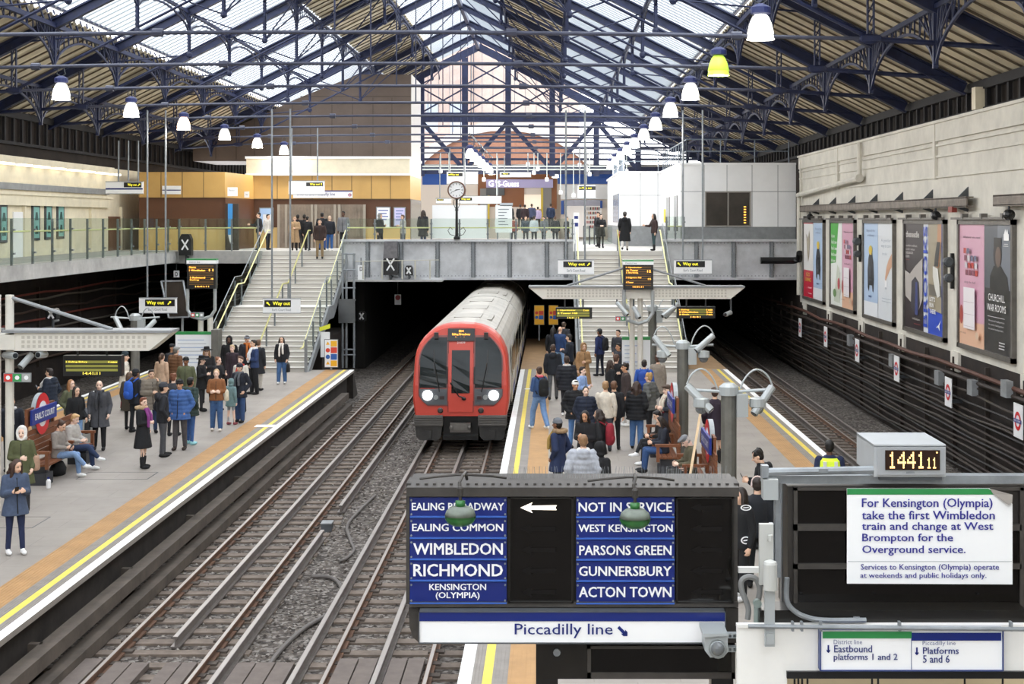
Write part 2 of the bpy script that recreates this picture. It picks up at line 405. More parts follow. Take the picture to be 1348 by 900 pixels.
MB().box(-5.13,-4.9,yrail(690),yrail(690)+.32,-.17,.0).build('box_body', M_dgrey, t); MB().box(-5.14,-4.89,yrail(690)-.01,yrail(690)+.33,.0,.025).build('lid', M_grey, t)
# ================================================================== ROOF
RX, RZ, SL = -5.0, 18.85, .5           # ridge position, height, slope
YG = 98.5                               # end gable
def rz(d): return RZ-SL*d
M_sheet = mat('roof_sheet', '#d9ceb4', .6, 0, .22, 1.0)
M_glaz = None
def glazing():
    m = bpy.data.materials.new('roof_glazing'); m.use_nodes = True; nt = m.node_tree; nt.nodes.remove(nt.nodes['Principled BSDF']); out = nt.nodes['Material Output']
    t = nt.nodes.new('ShaderNodeBsdfTransparent'); t.inputs[0].default_value = (.86,.9,.94,1)
    tr = nt.nodes.new('ShaderNodeBsdfTranslucent'); tr.inputs[0].default_value = (.9,.93,.97,1)
    mx = nt.nodes.new('ShaderNodeMixShader'); mx.inputs[0].default_value = .3
    nt.links.new(t.outputs[0], mx.inputs[1]); nt.links.new(tr.outputs[0], mx.inputs[2]); nt.links.new(mx.outputs[0], out.inputs['Surface'])
    return m
M_glaz = glazing(); M_bar = mat('glazing_bar', '#8f959a', .5)
Y0R = -30
def slopept(s, d, y, dz=0): return Vector((RX+s*d, y, rz(d)+dz))
def sheet(name, s, d0, d1):
    b = MB(); step = .14; n = int((YG-Y0R)/step); prof = (0, .05, .05, 0)
    k = len(b.v)
    for i in range(n+1):
        y = Y0R+i*step; dz = .12+1.6*prof[i % 4]
        b.v.append(tuple(slopept(s, d0, y, dz))); b.v.append(tuple(slopept(s, d1, y, dz)))
    for i in range(n): b.f.append([k+2*i, k+2*i+1, k+2*i+3, k+2*i+2]); b.mi.append(0)
    struct(b.build(name, M_sheet))
    b = MB(); y = 16.
    while y < YG: b.bar(slopept(s, d0, y, .1), slopept(s, d1, y, .1), .04, .05); y += .84
    struct(b.build('trim_sheet_laps_'+name, mat('sheet_lap_dark', '#665b4b', .8)))
def pane(name, s, d0, d1, dz):
    b = MB(); b.add([slopept(s,d0,Y0R,dz), slopept(s,d1,Y0R,dz), slopept(s,d1,YG,dz), slopept(s,d0,YG,dz)], [(0,1,2,3)])
    struct(b.build(name, M_glaz))
    b = MB(); y = 15.
    while y < YG: b.bar(slopept(s,d0,y,dz-.03), slopept(s,d1,y,dz-.03), .045, .07); y += .55
    struct(b.build('trim_glazing_bars_'+name, M_bar))
i = 0
for s, nm in ((-1,'left'),(1,'right')):
    sheet('ceiling_upper_'+nm, s, 2.7, 5.7); sheet('ceiling_lower_'+nm, s, 11.1, 17.2 if s > 0 else 16.6)
    i += 1; pane('window_%d' % i, s, 0, 2.8, .35); i += 1; pane('window_%d' % i, s, 5.6, 11.2, .5)
# upper cladding closing the gap between raised skylight edges and sheets: open louvre ribs (seen as ladder of ribs)
for s, nm in ((-1,'left'),(1,'right')):
    b = MB(); y = 24.
    while y < YG:
        b.bar(slopept(s,11.05,y,-.25), slopept(s,11.25,y,.42), .07, .05); y += .66
    b.bar(slopept(s,11.2,24,.5), slopept(s,11.2,YG,.5), .1, .12); b.bar(slopept(s,11.05,24,-.25), slopept(s,11.05,YG,-.25), .12, .14)
    tag(b.build('skylight_rib_row', M_blue), 'row of short blue iron ribs along the lower edge of the %s skylight' % nm, 'roof ribs', 'skylight edge rib rows')
# ---- trusses
YT = [26.3+6.6*k for k in range(11)]
def make_truss():
    t = thing('roof_truss', '', 'roof truss', (RX, 0, rz(0)), 'roof trusses')
    for s in (-1, 1):
        b = MB()
        for d0, d1 in ((0, 16.5),):
            p, q = slopept(s,d0,0,-.1), slopept(s,d1,0,-.1)
            b.bar(p+Vector((0,0,.1)), q+Vector((0,0,.1)), .26, .05); b.bar(p-Vector((0,0,.22)), q-Vector((0,0,.22)), .26, .05); b.bar(p-Vector((0,0,.06)), q-Vector((0,0,.06)), .05, .34)
        b.build('rafter', M_blue, t)
        A = Vector((RX+s*12.4, 0, 10.98)); E = Vector((RX+s*16.3, 0, 10.72))
        # vertical node post, built up of two flats with lacing
        top = slopept(s,12.4,0,-.25); b = MB()
        for e in (-.07, .07): b.bar(A+Vector((e,0,0)), top+Vector((e,0,0)), .035, .1)
        for k in range(5): b.bar(A.lerp(top,k/5)+Vector((-.07,0,0)), A.lerp(top,(k+1)/5)+Vector((.07,0,0)), .03)
        b.build('node_post', M_blue, t)
        b = MB(); b.ell(A, (.3,.1,.12)); b.box(A.x-.22, A.x+.22, -.11, .11, A.z-.06, A.z+.06); b.build('tie_node', M_blue, t)
        b = MB(); b.tube([E, A], .065, 8); b.build('end_tie', M_blue, t)
        b = MB(); B2 = slopept(s,2.7,0,-1.55)
        b.tube([A, B2], .05, 6); b.build('inclined_tie', M_blue, t)
        for d, low in ((5.6, rz(5.6)-2.6), (8.4, rz(8.4)-1.75), (2.7, rz(2.7)-1.55)):
            b = MB(); p = slopept(s,d,0,-.25); q = Vector((p.x, 0, low))
            b.bar(p, q, .13, .05); b.bar(p, q, .05, .13); b.ell(q, (.12,.1,.14), 8); b.build('strut', M_blue, t)
        b = MB()
        b.tube([Vector((RX+s*5.6,0,rz(5.6)-2.6)), slopept(s,8.4,0,-.2)], .03, 6); b.tube([Vector((RX+s*8.4,0,rz(8.4)-1.75)), slopept(s,12.2,0,-.2)], .03, 6)
        b.tube([Vector((RX+s*5.6,0,rz(5.6)-2.6)), slopept(s,2.7,0,-.2)], .03, 6); b.tube([Vector((RX+s*2.7,0,rz(2.7)-1.55)), slopept(s,.2,0,-.25)], .03, 6)
        b.tube([Vector((RX+s*2.7,0,rz(2.7)-1.55)), Vector((RX+s*5.6,0,rz(5.6)-2.6))], .03, 6)
        b.build('brace_rods', M_blue, t)
    b = MB(); pts = [Vector((RX+12.4*x, 0, 10.98+.16*(1-x*x))) for x in (-1,-.6,-.2,.2,.6,1)]
    b.tube(pts, .048, 8)
    for x in (-.75,-.33,.33,.75): b.tube([Vector((RX+12.4*x-.12,0,10.98+.16*(1-x*x))), Vector((RX+12.4*x+.12,0,10.98+.16*(1-x*x)))], .1, 8)
    b.build('tie_rod', mat('tie_rod_grey', '#4a4d5e', .45, .2, .2, 3), t)
    b = MB().tube([(RX,0,11.14),(RX,0,rz(0)-.3)], .022, 6); b.build('king_rod', M_blue, t)
    return t
tr0 = make_truss(); ORD = ['first','second','third','fourth','fifth','sixth','seventh','eighth','ninth','tenth','eleventh']
for k, y in enumerate(YT):
    t = tr0 if k == 0 else dup(tr0)
    t.location = (RX, y, rz(0))
    t['label'] = 'blue iron roof truss, %s from the camera end of the roof' % ORD[k]
# ---- lattice purlins running the length of the roof between trusses
def purlin(s, d, arch, depth, lab):
    t = thing('lattice_purlin', lab, 'roof purlin', slopept(s, d, 60), 'lattice roof purlins')
    p = lambda y, z: slopept(s, d, y, z)
    MB().bar(p(20,-.18), p(YG,-.18), .1, .12).build('top_chord', M_blue, t)
    for k in range(len(YT)):
        ya = YT[k]; yb = min(ya+6.6, YG); L = yb-ya; n = 14; arc = []; m = MB()
        for i in range(n+1):
            u = i/n; arc.append((ya+u*L, -.22-depth*(1-math.sin(PI*u)**.6*.82)))
        for i in range(n):
            a, b_ = arc[i], arc[i+1]; m.bar(p(*a), p(*b_), .06, .07)
            if arch:
                m.bar(p(a[0], -.2), p(*a), .035, .035)
                if i % 2: m.bar(p(a[0]-L/n*.5,-.2), p(*a), .03, .03)
        m.bar(p(ya,-.2), p(ya,-.3-depth), .12, .1)
        for sg in (-1, 1):
            for w, dd in ((1.5,.8),(1.0,.95),(.6,1.08),(.3,1.15)): m.bar(p(min(YG-.05, ya+sg*w),-.22), p(ya+sg*.05,-depth*dd), .045, .045)
        m.build('arched_bracket', M_blue, t)
for s, nm in ((-1,'left'),(1,'right')):
    for d, arch, dep, w in ((2.7,True,.75,'top lattice purlin beside the ridge skylight'),(5.6,True,1.0,'second lattice purlin at the upper skylight edge'),(8.4,False,.7,'thin arched purlin across the middle of the skylight'),
                            (11.1,True,1.3,'arched lattice purlin at the lower skylight edge'),(13.9,True,1.3,'lowest arched lattice purlin near the eaves')):
        purlin(s, d, arch, dep, 'blue iron %s on the %s roof slope' % (w, nm))
b = MB(); b.bar((RX,20,rz(0)-.15),(RX,YG,rz(0)-.15),.2,.3)
tag(b.build('ridge_beam', M_blue), 'dark ridge beam along the top of the roof', 'roof beam')
# eaves framing above the two side walls
for s, x, nm in ((1, XW+.25, 'right'), (-1, XWL-.2, 'left')):
    b = MB(); z1 = rz(abs(x-RX))
    b.bar((x,10,z1-.1),(x,YG,z1-.1),.2,.25); b.bar((x,10,9.75),(x,YG,9.75),.2,.12)
    y = 10
    while y < YG: b.box(x-.05, x+.05, y-.07, y+.07, 9.7, z1); y += .9
    struct(b.build('trim_eaves_'+nm, mat('eaves_black','#1d1c20',.8,0,.3,3)))
    struct(MB().box(x+.15*s-.03, x+.15*s+.03, 10, YG, 9.6 if s > 0 else 9.05, z1+.1).build('wall_eaves_'+nm, M_soot))
# ---- end gable: glazed, with framing
t = thing('gable_screen', 'glazed end gable with blue posts and crossed bracing', 'gable', (RX, YG, 14))
M_gableglass = glassmat('gable_glass', '#f0f2f4', .08)
zb = 14.0
def gz(x): return rz(abs(x-RX))
b = MB(); hw = (RZ-zb)/SL
b.add([(RX-hw,YG,zb),(RX+hw,YG,zb),(RX,YG,RZ)], [(0,1,2)]); b.build('glazing', M_gableglass, t)
b = MB(); b.bar((RX,YG-.05,RZ-.1),(RX+16.4,YG-.05,rz(16.4)-.1),.25,.5); b.bar((RX,YG-.05,RZ-.1),(RX-16.4,YG-.05,rz(16.4)-.1),.25,.5); b.build('verge_rafters', M_blue, t)
b = MB().box(RX-16.4, RX+16.4, YG-.25, YG+.2, 13.55, 14.2); b.build('tie_beam', M_blue, t)
b = MB().box(RX-5, RX+5, YG-.12, YG+.1, 15.9, 16.1); b.build('transom', M_blue, t)
xs = [(612-VX)*YG/F, (669-VX)*YG/F, (727-VX)*YG/F, (555-VX)*YG/F, (785-VX)*YG/F, (840-VX)*YG/F]
for x in xs:
    MB().box(x-.2, x+.2, YG-.2, YG+.15, 9.8, min(gz(x), 18)).build('post', M_blue, t)
b = MB(); xo = sorted(xs)
for i in range(len(xo)-1):
    a, c = xo[i], xo[i+1]
    for z0_, z1_ in ((14.2,15.9),(16.1,17.8)):
        if min(gz(a), gz(c)) > z1_-.8:
            b.bar((a,YG-.05,z0_),(c,YG-.05,z1_),.05,.1); b.bar((a,YG-.1,z1_),(c,YG-.1,z0_),.05,.1)
b.build('cross_braces', M_blue, t)
b = MB()
for i in range(len(xo)-1):
    a, c = xo[i], xo[i+1]
    if i % 2 == 0: b.bar((a,YG-.05,13.6),(c,YG-.05,10.2),.1,.3)
    else: b.bar((c,YG-.05,13.6),(a,YG-.05,10.2),.1,.3)
b.build('diagonal_struts', M_blue, t)
b = MB(); x = RX-8
while x < RX+9:
    if gz(x) > 14.3: b.box(x-.02, x+.02, YG-.03, YG+.02, 14.2, gz(x)-.1)
    x += .75
b.build('glazing_muntin', M_bar, t)
b = MB()
for z, h in ((9.95,.5),(10.9,.16),(11.7,.16),(12.4,.12)): b.box(RX-16, RX+16, YG-.1+.01*z, YG+.1+.01*z, z, z+h)
b.build('lower_rails', M_blue, t)
# ---- arched brick building seen beyond the gable
t = thing('brick_building', 'orange brick building with a wide white arched gable beyond the station roof', 'building', (-4, 128, 0))
Yb = 128.; ax = (664-VX)*Yb/F; k_ = Yb/F
R = 8.2; zc = 6.8+(289-172)*k_-R+0.4
arc = [(ax+R*1.18*math.cos(a), zc+R*math.sin(a)) for a in [PI*i/24 for i in range(25)]]
b = MB(); b.prism([(ax-R*1.18, 0)]+[(x, z) for x, z in arc][::-1]+[(ax+R*1.18, 0)], (0,Yb,0), EX, EZ, EY*6); b.build('brick_wall', mat('orange_brick','#86604e',.85,0,.15,4), t)
b = MB()
for i in range(24):
    a, c = arc[i], arc[i+1]; b.bar((a[0],Yb-.2,a[1]),(c[0],Yb-.2,c[1]),.8,.55,up=(0,1,0))
b.build('arch_rim', mat('pale_stone','#b9b5b0',.7), t)
b = MB().box(ax-4.2, ax+4.2, Yb-.15, Yb+.1, 9.4, 10.6); b.build('white_band', M_white, t)
t = thing('brick_terrace', 'pale pink brick terrace facade glimpsed through the gable glass', 'building', (-6, 150, 0))
MB().box(-22, -8.5, 150, 158, 0, 25).build('facade', mat('pink_brick','#a08c84',.85,0,.1,2), t)
b = MB()
for i in range(5): b.box(-21+2.6*i, -19.7+2.6*i, 149.9, 150.1, 16, 19)
b.build('window', mat('far_window','#8e97a3',.3), t)
MB().box(-8.4, 3, 151, 158, 0, 26.5).build('side_facade', mat('pink_brick2','#a8988f',.85,0,.1,2), t)
# ================================================================== BRIDGE, GALLERY, STAIRS, BUILDINGS
M_girder = mat('girder_paint', '#c6c8cb', .5, .1, .22, 1.3); M_deckf = mat('deck_floor', '#c3c0ba', .6, 0, .1, 1)
M_conc = mat('grey_concrete', '#aaa9a6', .75, 0, .25, 1.5)
struct(MB().box(-20.6, 11.4, YB+.3, 112, ZD-.4, ZD).build('floor_bridge_deck', M_deckf))
def girder(name, x0, x1, lab, panels, z0=4.05, z1=5.9):
    t = thing('bridge_girder', lab, 'bridge girder', ((x0+x1)/2, YB, z0), 'riveted bridge girders')
    MB().box(x0, x1, YB+.1, YB+.16, z0+.1, z1-.08).build('web_plate', M_girder, t)
    b = MB().box(x0, x1, YB-.12, YB+.35, z1-.1, z1).box(x0, x1, YB-.1, YB+.35, z0, z0+.1); b.build('flange', M_girder, t)
    for x in panels:
        b = MB().box(x-.1, x+.1, YB+.06, YB+.1, z0+.1, z1-.1).box(x-.05, x+.05, YB-.06, YB+.06, z0+.1, z1-.1)
        k = z0+.2
        while k < z1-.15:
            for e in (-.09, .09): b.box(x+e-.022, x+e+.022, YB+.035, YB+.07, k-.022, k+.022)
            k += .12
        b.build('stiffener', mat('girder_rivet','#84888c',.5,.1,.2,3), t)
    b = MB(); x = x0+.1
    while x < x1:
        b.box(x-.02, x+.02, YB-.125, YB-.09, z1-.19, z1-.15).box(x-.02, x+.02, YB+.06, YB+.1, z0+.16, z0+.2); x += .16
    b.build('rivet_rows', mat('girder_rivet'), t)
    return t
pxX = lambda x, Y=YB: (x-VX)*Y/F
girder('mid', pxX(449), pxX(755), 'grey riveted girder of the bridge between the two staircases', [pxX(x) for x in (484, 528, 576, 623, 671, 720, 745)])
girder('right', pxX(872), XW, 'grey riveted girder below the white cabin on the right', [pxX(x) for x in (917, 966, 1016)])
# left stretch of the deck front, a plain concrete edge
struct(MB().box(-20.6, -13.25, YB, YB+.35, ZD-.55, ZD+.02).build('trim_deck_edge_left', M_conc))
# ---- glass balustrades
M_post = mat('balustrade_post', '#777d80', .4, .4)
def balustrade(label, p0, p1, z0, z1, n, rail_z, out, group='glass balustrades', double=False):
    p0, p1 = Vector(p0), Vector(p1); t = thing('glass_balustrade', label, 'balustrade', ((p0.x+p1.x)/2, (p0.y+p1.y)/2, z0), group)
    d = (p1-p0).normalized(); out = Vector(out)
    for i in range(n+1):
        p = p0.lerp(p1, i/n); b = MB()
        b.box(p.x-.035, p.x+.035, p.y-.035, p.y+.035, z0, z1-.02)
        for z in (.25, .75):
            c = p-out*.05; zz = z0+(z1-z0)*z; b.box(c.x-.06, c.x+.06, c.y-.06, c.y+.06, zz-.03, zz+.03)
        b.build('post', M_post, t)
    for i in range(n):
        a, c = p0.lerp(p1, i/n)-out*.06, p0.lerp(p1, (i+1)/n)-out*.06; a = a+d*.03; c = c-d*.03
        b = MB(); w = out*.012
        b.add([Vector((a.x,a.y,z0+.05))-w, Vector((c.x,c.y,z0+.05))-w, Vector((c.x,c.y,z1))-w, Vector((a.x,a.y,z1))-w, Vector((a.x,a.y,z0+.05))+w, Vector((c.x,c.y,z0+.05))+w, Vector((c.x,c.y,z1))+w, Vector((a.x,a.y,z1))+w],
              [(0,1,2,3),(7,6,5,4),(0,4,5,1),(1,5,6,2),(2,6,7,3),(3,7,4,0)]); b.build('glass_panel', M_glass, t)
    b = MB().tube([(p0.x+out.x*.12, p0.y+out.y*.12, rail_z), (p1.x+out.x*.12, p1.y+out.y*.12, rail_z)], .028, 8); b.build('handrail', M_yellow, t)
    return t
XG = -17.0
struct(MB().box(XWL, XG, 8, YB+.3, 4.85, ZD).build('floor_gallery', M_conc))
balustrade('long glass balustrade of the gallery above the left platform', (XG,21,0), (XG,YB,0), ZD, 6.85, 24, 6.42, (-1,0,0))
balustrade('glass balustrade between the gallery corner and the left stairs', (XG,YB+.1,0), (-13.4,YB+.1,0), ZD, 6.85, 3, 6.42, (0,1,0))
balustrade('glass balustrade over the girder below the clock', (-9.35,YB+.12,0), (1.0,YB+.12,0), 5.9, 6.85, 8, 6.43, (0,1,0))
balustrade('short glass balustrade beside the right stair head', (5.3,YB+.12,0), (6.1,YB+.12,0), 5.9, 6.95, 2, 6.5, (0,1,0))
# ---- stairs
M_tread = mat('stair_tread', '#e2dfd9', .7, 0, .12, 2); M_nose = mat('stair_nosing', '#a39f98', .7); M_riser = mat('stair_riser', '#cbc7c0', .7)
YS0, YS1 = 54.6, 66.0
def stairs(label, x0, x1, xc, posts):
    t = thing('staircase', label, 'staircase', ((x0+x1)/2, YS0, .95), 'stairs from platform to bridge')
    n = 26; land = 1.3; ha = 13; run = (YS1-YS0-land)/n; rise = (ZD-.95)/n
    tread = MB(); nose = MB()
    def ypos(i): return YS0+run*i+(land if i > ha else 0)
    prof = []
    for i in range(n):
        y = ypos(i) if i != ha else YS0+run*ha
        z0 = .95+rise*i; y1 = ypos(i+1) if i != ha-1 else YS0+run*ha
        if i == ha: y, y1 = YS0+run*ha+land, YS0+run*(ha+1)+land
        tread.m(1).box(x0, x1, y, y+.02, z0, z0+rise-.04); tread.m(0).box(x0, x1, y-.03, y1+.05, z0+rise-.04, z0+rise)
        nose.box(x0, x1, y-.035, y+.03, z0+rise-.045, z0+rise+.003)
        if i == ha-1: tread.m(0).box(x0, x1, y1-.05, y1+land+.05, z0+rise-.04, z0+rise)
    tread.build('steps', [M_tread, M_riser], t); nose.build('nosings', M_nose, t)
    yl0 = YS0+run*ha; yl1 = yl0+land; zl = .95+rise*ha
    poly = [(YS0,.95),(yl0,zl),(yl1,zl),(YS1,ZD),(YS1,ZD-.55),(yl1,zl-.55),(yl0,zl-.55),(YS0+.8,.95)]
    for x in (x0-.1, x1): MB().prism(poly, (x,0,0), EY, EZ, EX*.1).build('stringer', M_grey, t)
    line = [(YS0-.5,.95),(YS0,.95),(yl0,zl),(yl1,zl),(YS1,ZD),(YS1+.5,ZD)]
    def hand(x, h, off, m=M_yellow, r=.03): return MB().tube([(x+off, y, z+h) for y, z in line], r, 8).build('handrail', m, t)
    for x, o in ((x0, .12), (x1, -.12)):
        hand(x, .95, o); hand(x, 1.0, -o*.2) if False else None
        for (ya, za), (yb, zb_) in zip(line[1:4], line[2:5]):
            m_ = max(1, int((yb-ya)/1.3))
            for j in range(m_):
                y, z = ya+(yb-ya)*j/m_, za+(zb_-za)*j/m_; MB().box(x-.03, x+.03, y-.04, y+.04, z-.2, z+1.1).build('baluster', M_post, t)
        b = MB()
        for (ya, za), (yb, zb_) in zip(line[1:4], line[2:5]):
            b.add([(x,ya,za+.05),(x,yb,zb_+.05),(x,yb,zb_+1.25),(x,ya,za+1.25)], [(0,1,2,3)])
        b.build('glass_panel', M_glass, t)
        b = MB().tube([(x, y, z+1.25) for y, z in line[1:5]], .02, 6); b.build('capping', M_steel, t)
        b = MB().tube([(x, YS0-.02, .95),(x, YS0-.02, 2.2)], .06, 8); b.build('newel_post', M_grey, t)
    b = MB()
    for e in (-.05, .05): b.tube([(xc+e*0, y, z+.95) for y, z in line], .032, 8)
    b.build('handrail', M_yellow, t)
    b = MB()
    for (ya, za), (yb, zb_) in zip(line[1:4], line[2:5]):
        m_ = max(1, int((yb-ya)/1.6))
        for j in range(m_): y, z = ya+(yb-ya)*j/m_, za+(zb_-za)*j/m_; MB().box(xc-.03, xc+.03, y-.04, y+.04, z-.1, z+.95).build('baluster', M_post, t)
    MB().box(xc-.03, xc+.03, YS1, YS1+.06, ZD, ZD+.95).build('baluster', M_post, t)
    return t
stairs('wide left staircase from the left platform up to the bridge', -13.25, -9.4, -11.25, 0)
stairs('right staircase behind the island platform rising to the bridge', 1.1, 5.2, 3.1, 0)
struct(MB().box(-13.2, -9.4, 58.5, YS1, -.2, 1.8).build('wall_under_left_stairs', M_soot)); struct(MB().box(1.1, 5.2, 58.5, YS1, -.2, 1.8).build('wall_under_right_stairs', M_soot))
# ---- yellow and brown panelled offices on the left of the concourse
M_ochre = mat('ochre_panel', '#c79f5c', .45, 0, .06, 1); M_brownp = mat('brown_panel', '#5b3820', .5, 0, .1, 1); M_joint = mat('panel_joint', '#5b4a30', .7)
YO = 73.0; kO = YO/F
def zO(y, Y=YO): return CAMZ-(y-VY)*Y/F
t = thing('panelled_offices', 'ochre and brown panelled office block behind the left stairs', 'building', (-11, YO, ZD))
xa, xb = (334-VX)*kO, (540-VX)*kO; zt, zm = zO(231), zO(262)
YN = 67.6; xn0, xn1 = -19.6, (296-VX)*YN/F
poly_top = [(xa,YO),(xn1,YN),(xn0,YN)]
b = MB().box(xa, xb, YO, YO+6, zm, zt); b.prism([(xn0,YN),(xn1,YN),(xa,YO),(xa,YO+6),(xn0,YO+6)], (0,0,zm), EX, EY, EZ*(zt-zm)); b.build('ochre_fascia', M_ochre, t)
b = MB().box(xa, xb-.0, YO+.1, YO+5.9, ZD, zm); b.prism([(xn0,YN+.1),(xn1,YN+.1),(xa,YO+.1),(xa,YO+5.9),(xn0,YO+5.9)], (0,0,ZD), EX, EY, EZ*(zm-ZD)); b.build('brown_wall', M_brownp, t)
b = MB()
for x in (365, 411, 437, 463, 489, 514): X = (x-VX)*kO; b.box(X-.015, X+.015, YO-.006, YO+.01, zm, zt)
for x in (183, 212, 240, 268): X = (x-VX)*YN/F; b.box(X-.015, X+.015, YN-.006, YN+.01, zm, zt)
b.box(xa, xb, YO-.008, YO, zm-.02, zm+.02); b.build('panel_joints', M_joint, t)
b = MB().box(xa, xb, YO+.05, YO+.09, ZD, ZD+1.05).box(xn0, xn1, YN+.05, YN+.09, ZD, ZD+1.0); b.build('ochre_dado', mat('ochre_dado','#d8b878',.5), t)
# grey ribbed shutters
xs0, xs1 = (367-VX)*kO, (481-VX)*kO
b = MB(); b.box(xs0, xs1, YO-.04, YO+.06, ZD, zO(269)); n = 26
for i in range(n): X = xs0+(xs1-xs0)*i/n; b.box(X, X+.07, YO-.07, YO-.03, ZD, zO(269)-.1)
b.build('shutter', mat('wood_grey_shutter','#8a7c6d',.7,0,.25,2), t)
for x in (367, 377, 411, 416, 441, 447, 480): X = (x-VX)*kO; MB().box(X-.06, X+.06, YO-.1, YO, ZD, zO(269)).build('shutter_post', mat('shutter_frame','#a39a8c',.6), t)
MB().box(xb-.02, xb+.03, YO+.2, YO+5.8, ZD, zm).build('glazed_side', mat('glazed_side','#8f8d88',.2), t)
b = MB().box((298-VX)*YN/F, (315-VX)*YN/F, YN-.25, YN+.02, ZD, zO(268,YN)); b.build('dark_doorway', mat('dark_timber','#3a3028',.5), t)
# cream parapet and brown clad box over it
zc0, zc1 = zt, zO(207)
t = thing('roof_parapet', 'long cream parapet above the ochre panelled offices', 'parapet', (-11, YO, zt))
b = MB().box((325-VX)*kO, (540-VX)*kO, YO-.15, YO+6, zc0, zc1); b.build('parapet_face', M_cream, t)
b = MB().box((325-VX)*kO-.05, (540-VX)*kO+.05, YO-.22, YO+6.05, zc1-.08, zc1+.04).box((325-VX)*kO-.05, (540-VX)*kO+.05, YO-.2, YO-.14, zc0, zc0+.1); b.build('coping', M_white, t)
YX = 80.5; kX = YX/F
t = thing('plant_room', 'tall dark brown clad box under the roof above the offices', 'plant room', (-12, YX, 10))
pts = [(x-VX, VY-y) for x, y in ((254,212),(541,212),(541,98),(472,98),(395,128),(300,172),(254,194))]
b = MB().prism([(a*kX, CAMZ+c*kX) for a, c in pts], (0,YX,0), EX, EZ, EY*5.6); b.build('clad_box', mat('brown_cladding','#5d4f45',.5,.1,.15,1), t)
b = MB()
for x in (284, 311, 335, 360, 385, 409, 437, 464, 491, 516):
    X = (x-VX)*kX; zt_ = 10.9+(13.7-10.9)*min(1, (x-254)/145); b.box(X-.018, X+.018, YX-.008, YX+.01, 10.2, zt_)
b.box((395-VX)*kX, (541-VX)*kX, YX-.008, YX+.01, CAMZ+(VY-127)*kX-.02, CAMZ+(VY-127)*kX+.02)
b.build('cladding_joints', mat('cladding_joint','#3f342c',.7), t)
MB().box((541-VX)*kX, (541-VX)*kX+.04, YX, YX+5.6, 10.2, CAMZ+191*kX).build('pale_side', mat('pale_cladding','#c9c2ba',.5), t)
# ---- white panelled cabin on the right
M_wpanel = mat('white_panel', '#f1f2f3', .35, 0, .04, 1); M_wjoint = mat('white_panel_joint', '#9b9ea2', .6)
YC = 66.0; kC = YC/F
t = thing('white_cabin', 'white panelled cabin on the bridge beside the right wall', 'cabin', (8.7, YC, 5.9))
xc0 = (896-VX)*kC; zc = CAMZ+72*kC; zl = CAMZ+(VY-298.5)*kC
b = MB().box(xc0, XW-.02, YC, YC+24, zl, zc); b.build('panel_wall', M_wpanel, t)
b = MB().box(xc0, XW-.02, YC+.04, YC+24, ZD, zl); b.build('grey_plinth', M_grey, t)
b = MB()
for x in (927, 957, 990, 1024): X = (x-VX)*kC; b.box(X-.015, X+.015, YC-.006, YC+.01, zl, zc)
b.box(xc0, XW, YC-.006, YC+.01, CAMZ+(VY-252)*kC-.015, CAMZ+(VY-252)*kC+.015); b.build('panel_joints', M_wjoint, t)
b = MB().box(xc0-.06, XW-.02, YC-.06, YC+24, zc, zc+.1); b.build('roof_edge', M_white, t)
wx0, wx1, wxm = (928-VX)*kC, (988-VX)*kC, (958.5-VX)*kC; wz0, wz1 = CAMZ+(VY-298)*kC, CAMZ+(VY-252)*kC
M_wind = mat('dark_window', '#3b3631', .12, 0, .3, 1.2)
fr = MB(); e = .05
fr.box(wx0, wx1, YC-.05, YC+.03, wz0, wz0+e).box(wx0, wx1, YC-.05, YC+.03, wz1-e, wz1)
for X in (wx0, wxm-e/2, wx1-e): fr.box(X, X+e, YC-.05, YC+.03, wz0, wz1)
f = fr.build('window_frame', mat('window_frame_grey','#8e8880',.4), t)
for A_, B_ in ((wx0, wxm), (wxm, wx1)): MB().box(A_+.03, B_-.03, YC-.02, YC+.01, wz0, wz1).build('pane', M_wind, f)
b = MB()
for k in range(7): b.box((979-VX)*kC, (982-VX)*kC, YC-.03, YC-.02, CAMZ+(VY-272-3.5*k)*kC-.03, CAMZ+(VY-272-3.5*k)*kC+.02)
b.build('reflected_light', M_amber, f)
YC2 = 78.0; k2 = YC2/F
t = thing('white_office', 'lower white panelled office set back beside the right stair head', 'cabin', (5, YC2, ZD))
x0, x1 = (816-VX)*k2, xc0
b = MB().box(x0, x1+.2, YC2, YC2+17, ZD+1.1, CAMZ+61.3*k2); b.build('panel_wall', M_wpanel, t)
MB().box(x0, x1+.2, YC2+.02, YC2+17, ZD, ZD+1.1).build('grey_plinth', M_grey, t)
MB().box(x0-.08, x1+.05, YC2-.08, YC2+17, CAMZ+61.3*k2, CAMZ+61.3*k2+.1).build('roof_edge', M_white, t)
b = MB()
for x in (843, 866): X = (x-VX)*k2; b.box(X-.015, X+.015, YC2-.006, YC2+.01, ZD+1.1, CAMZ+61*k2)
b.box(x0, x1, YC2-.006, YC2+.01, CAMZ+(VY-257)*k2-.015, CAMZ+(VY-257)*k2+.015); b.build('panel_joints', M_wjoint, t)
b = MB()
for x in (872.5, 887): X = (x-VX)*k2
b.box(xc0-.03, xc0+.01, YC+1.5, YC+3.4, ZD+.9, ZD+2.6).box(xc0-.03, xc0+.01, YC+6, YC+8, ZD+.9, ZD+2.6); b.build('side_window', M_wind, t)
MB().box(xc0-.05, xc0-.02, YC+8.5, YC+9.3, ZD+1.3, ZD+2).build('notice', mat('yellow_notice','#efd44a',.6), t)
MB().box(x0-.03, x0+.01, YC2+1, YC2+8, ZD+1.3, ZD+2.9).build('side_glazing', mat('blue_grey_glass','#8f9bb0',.15), t)
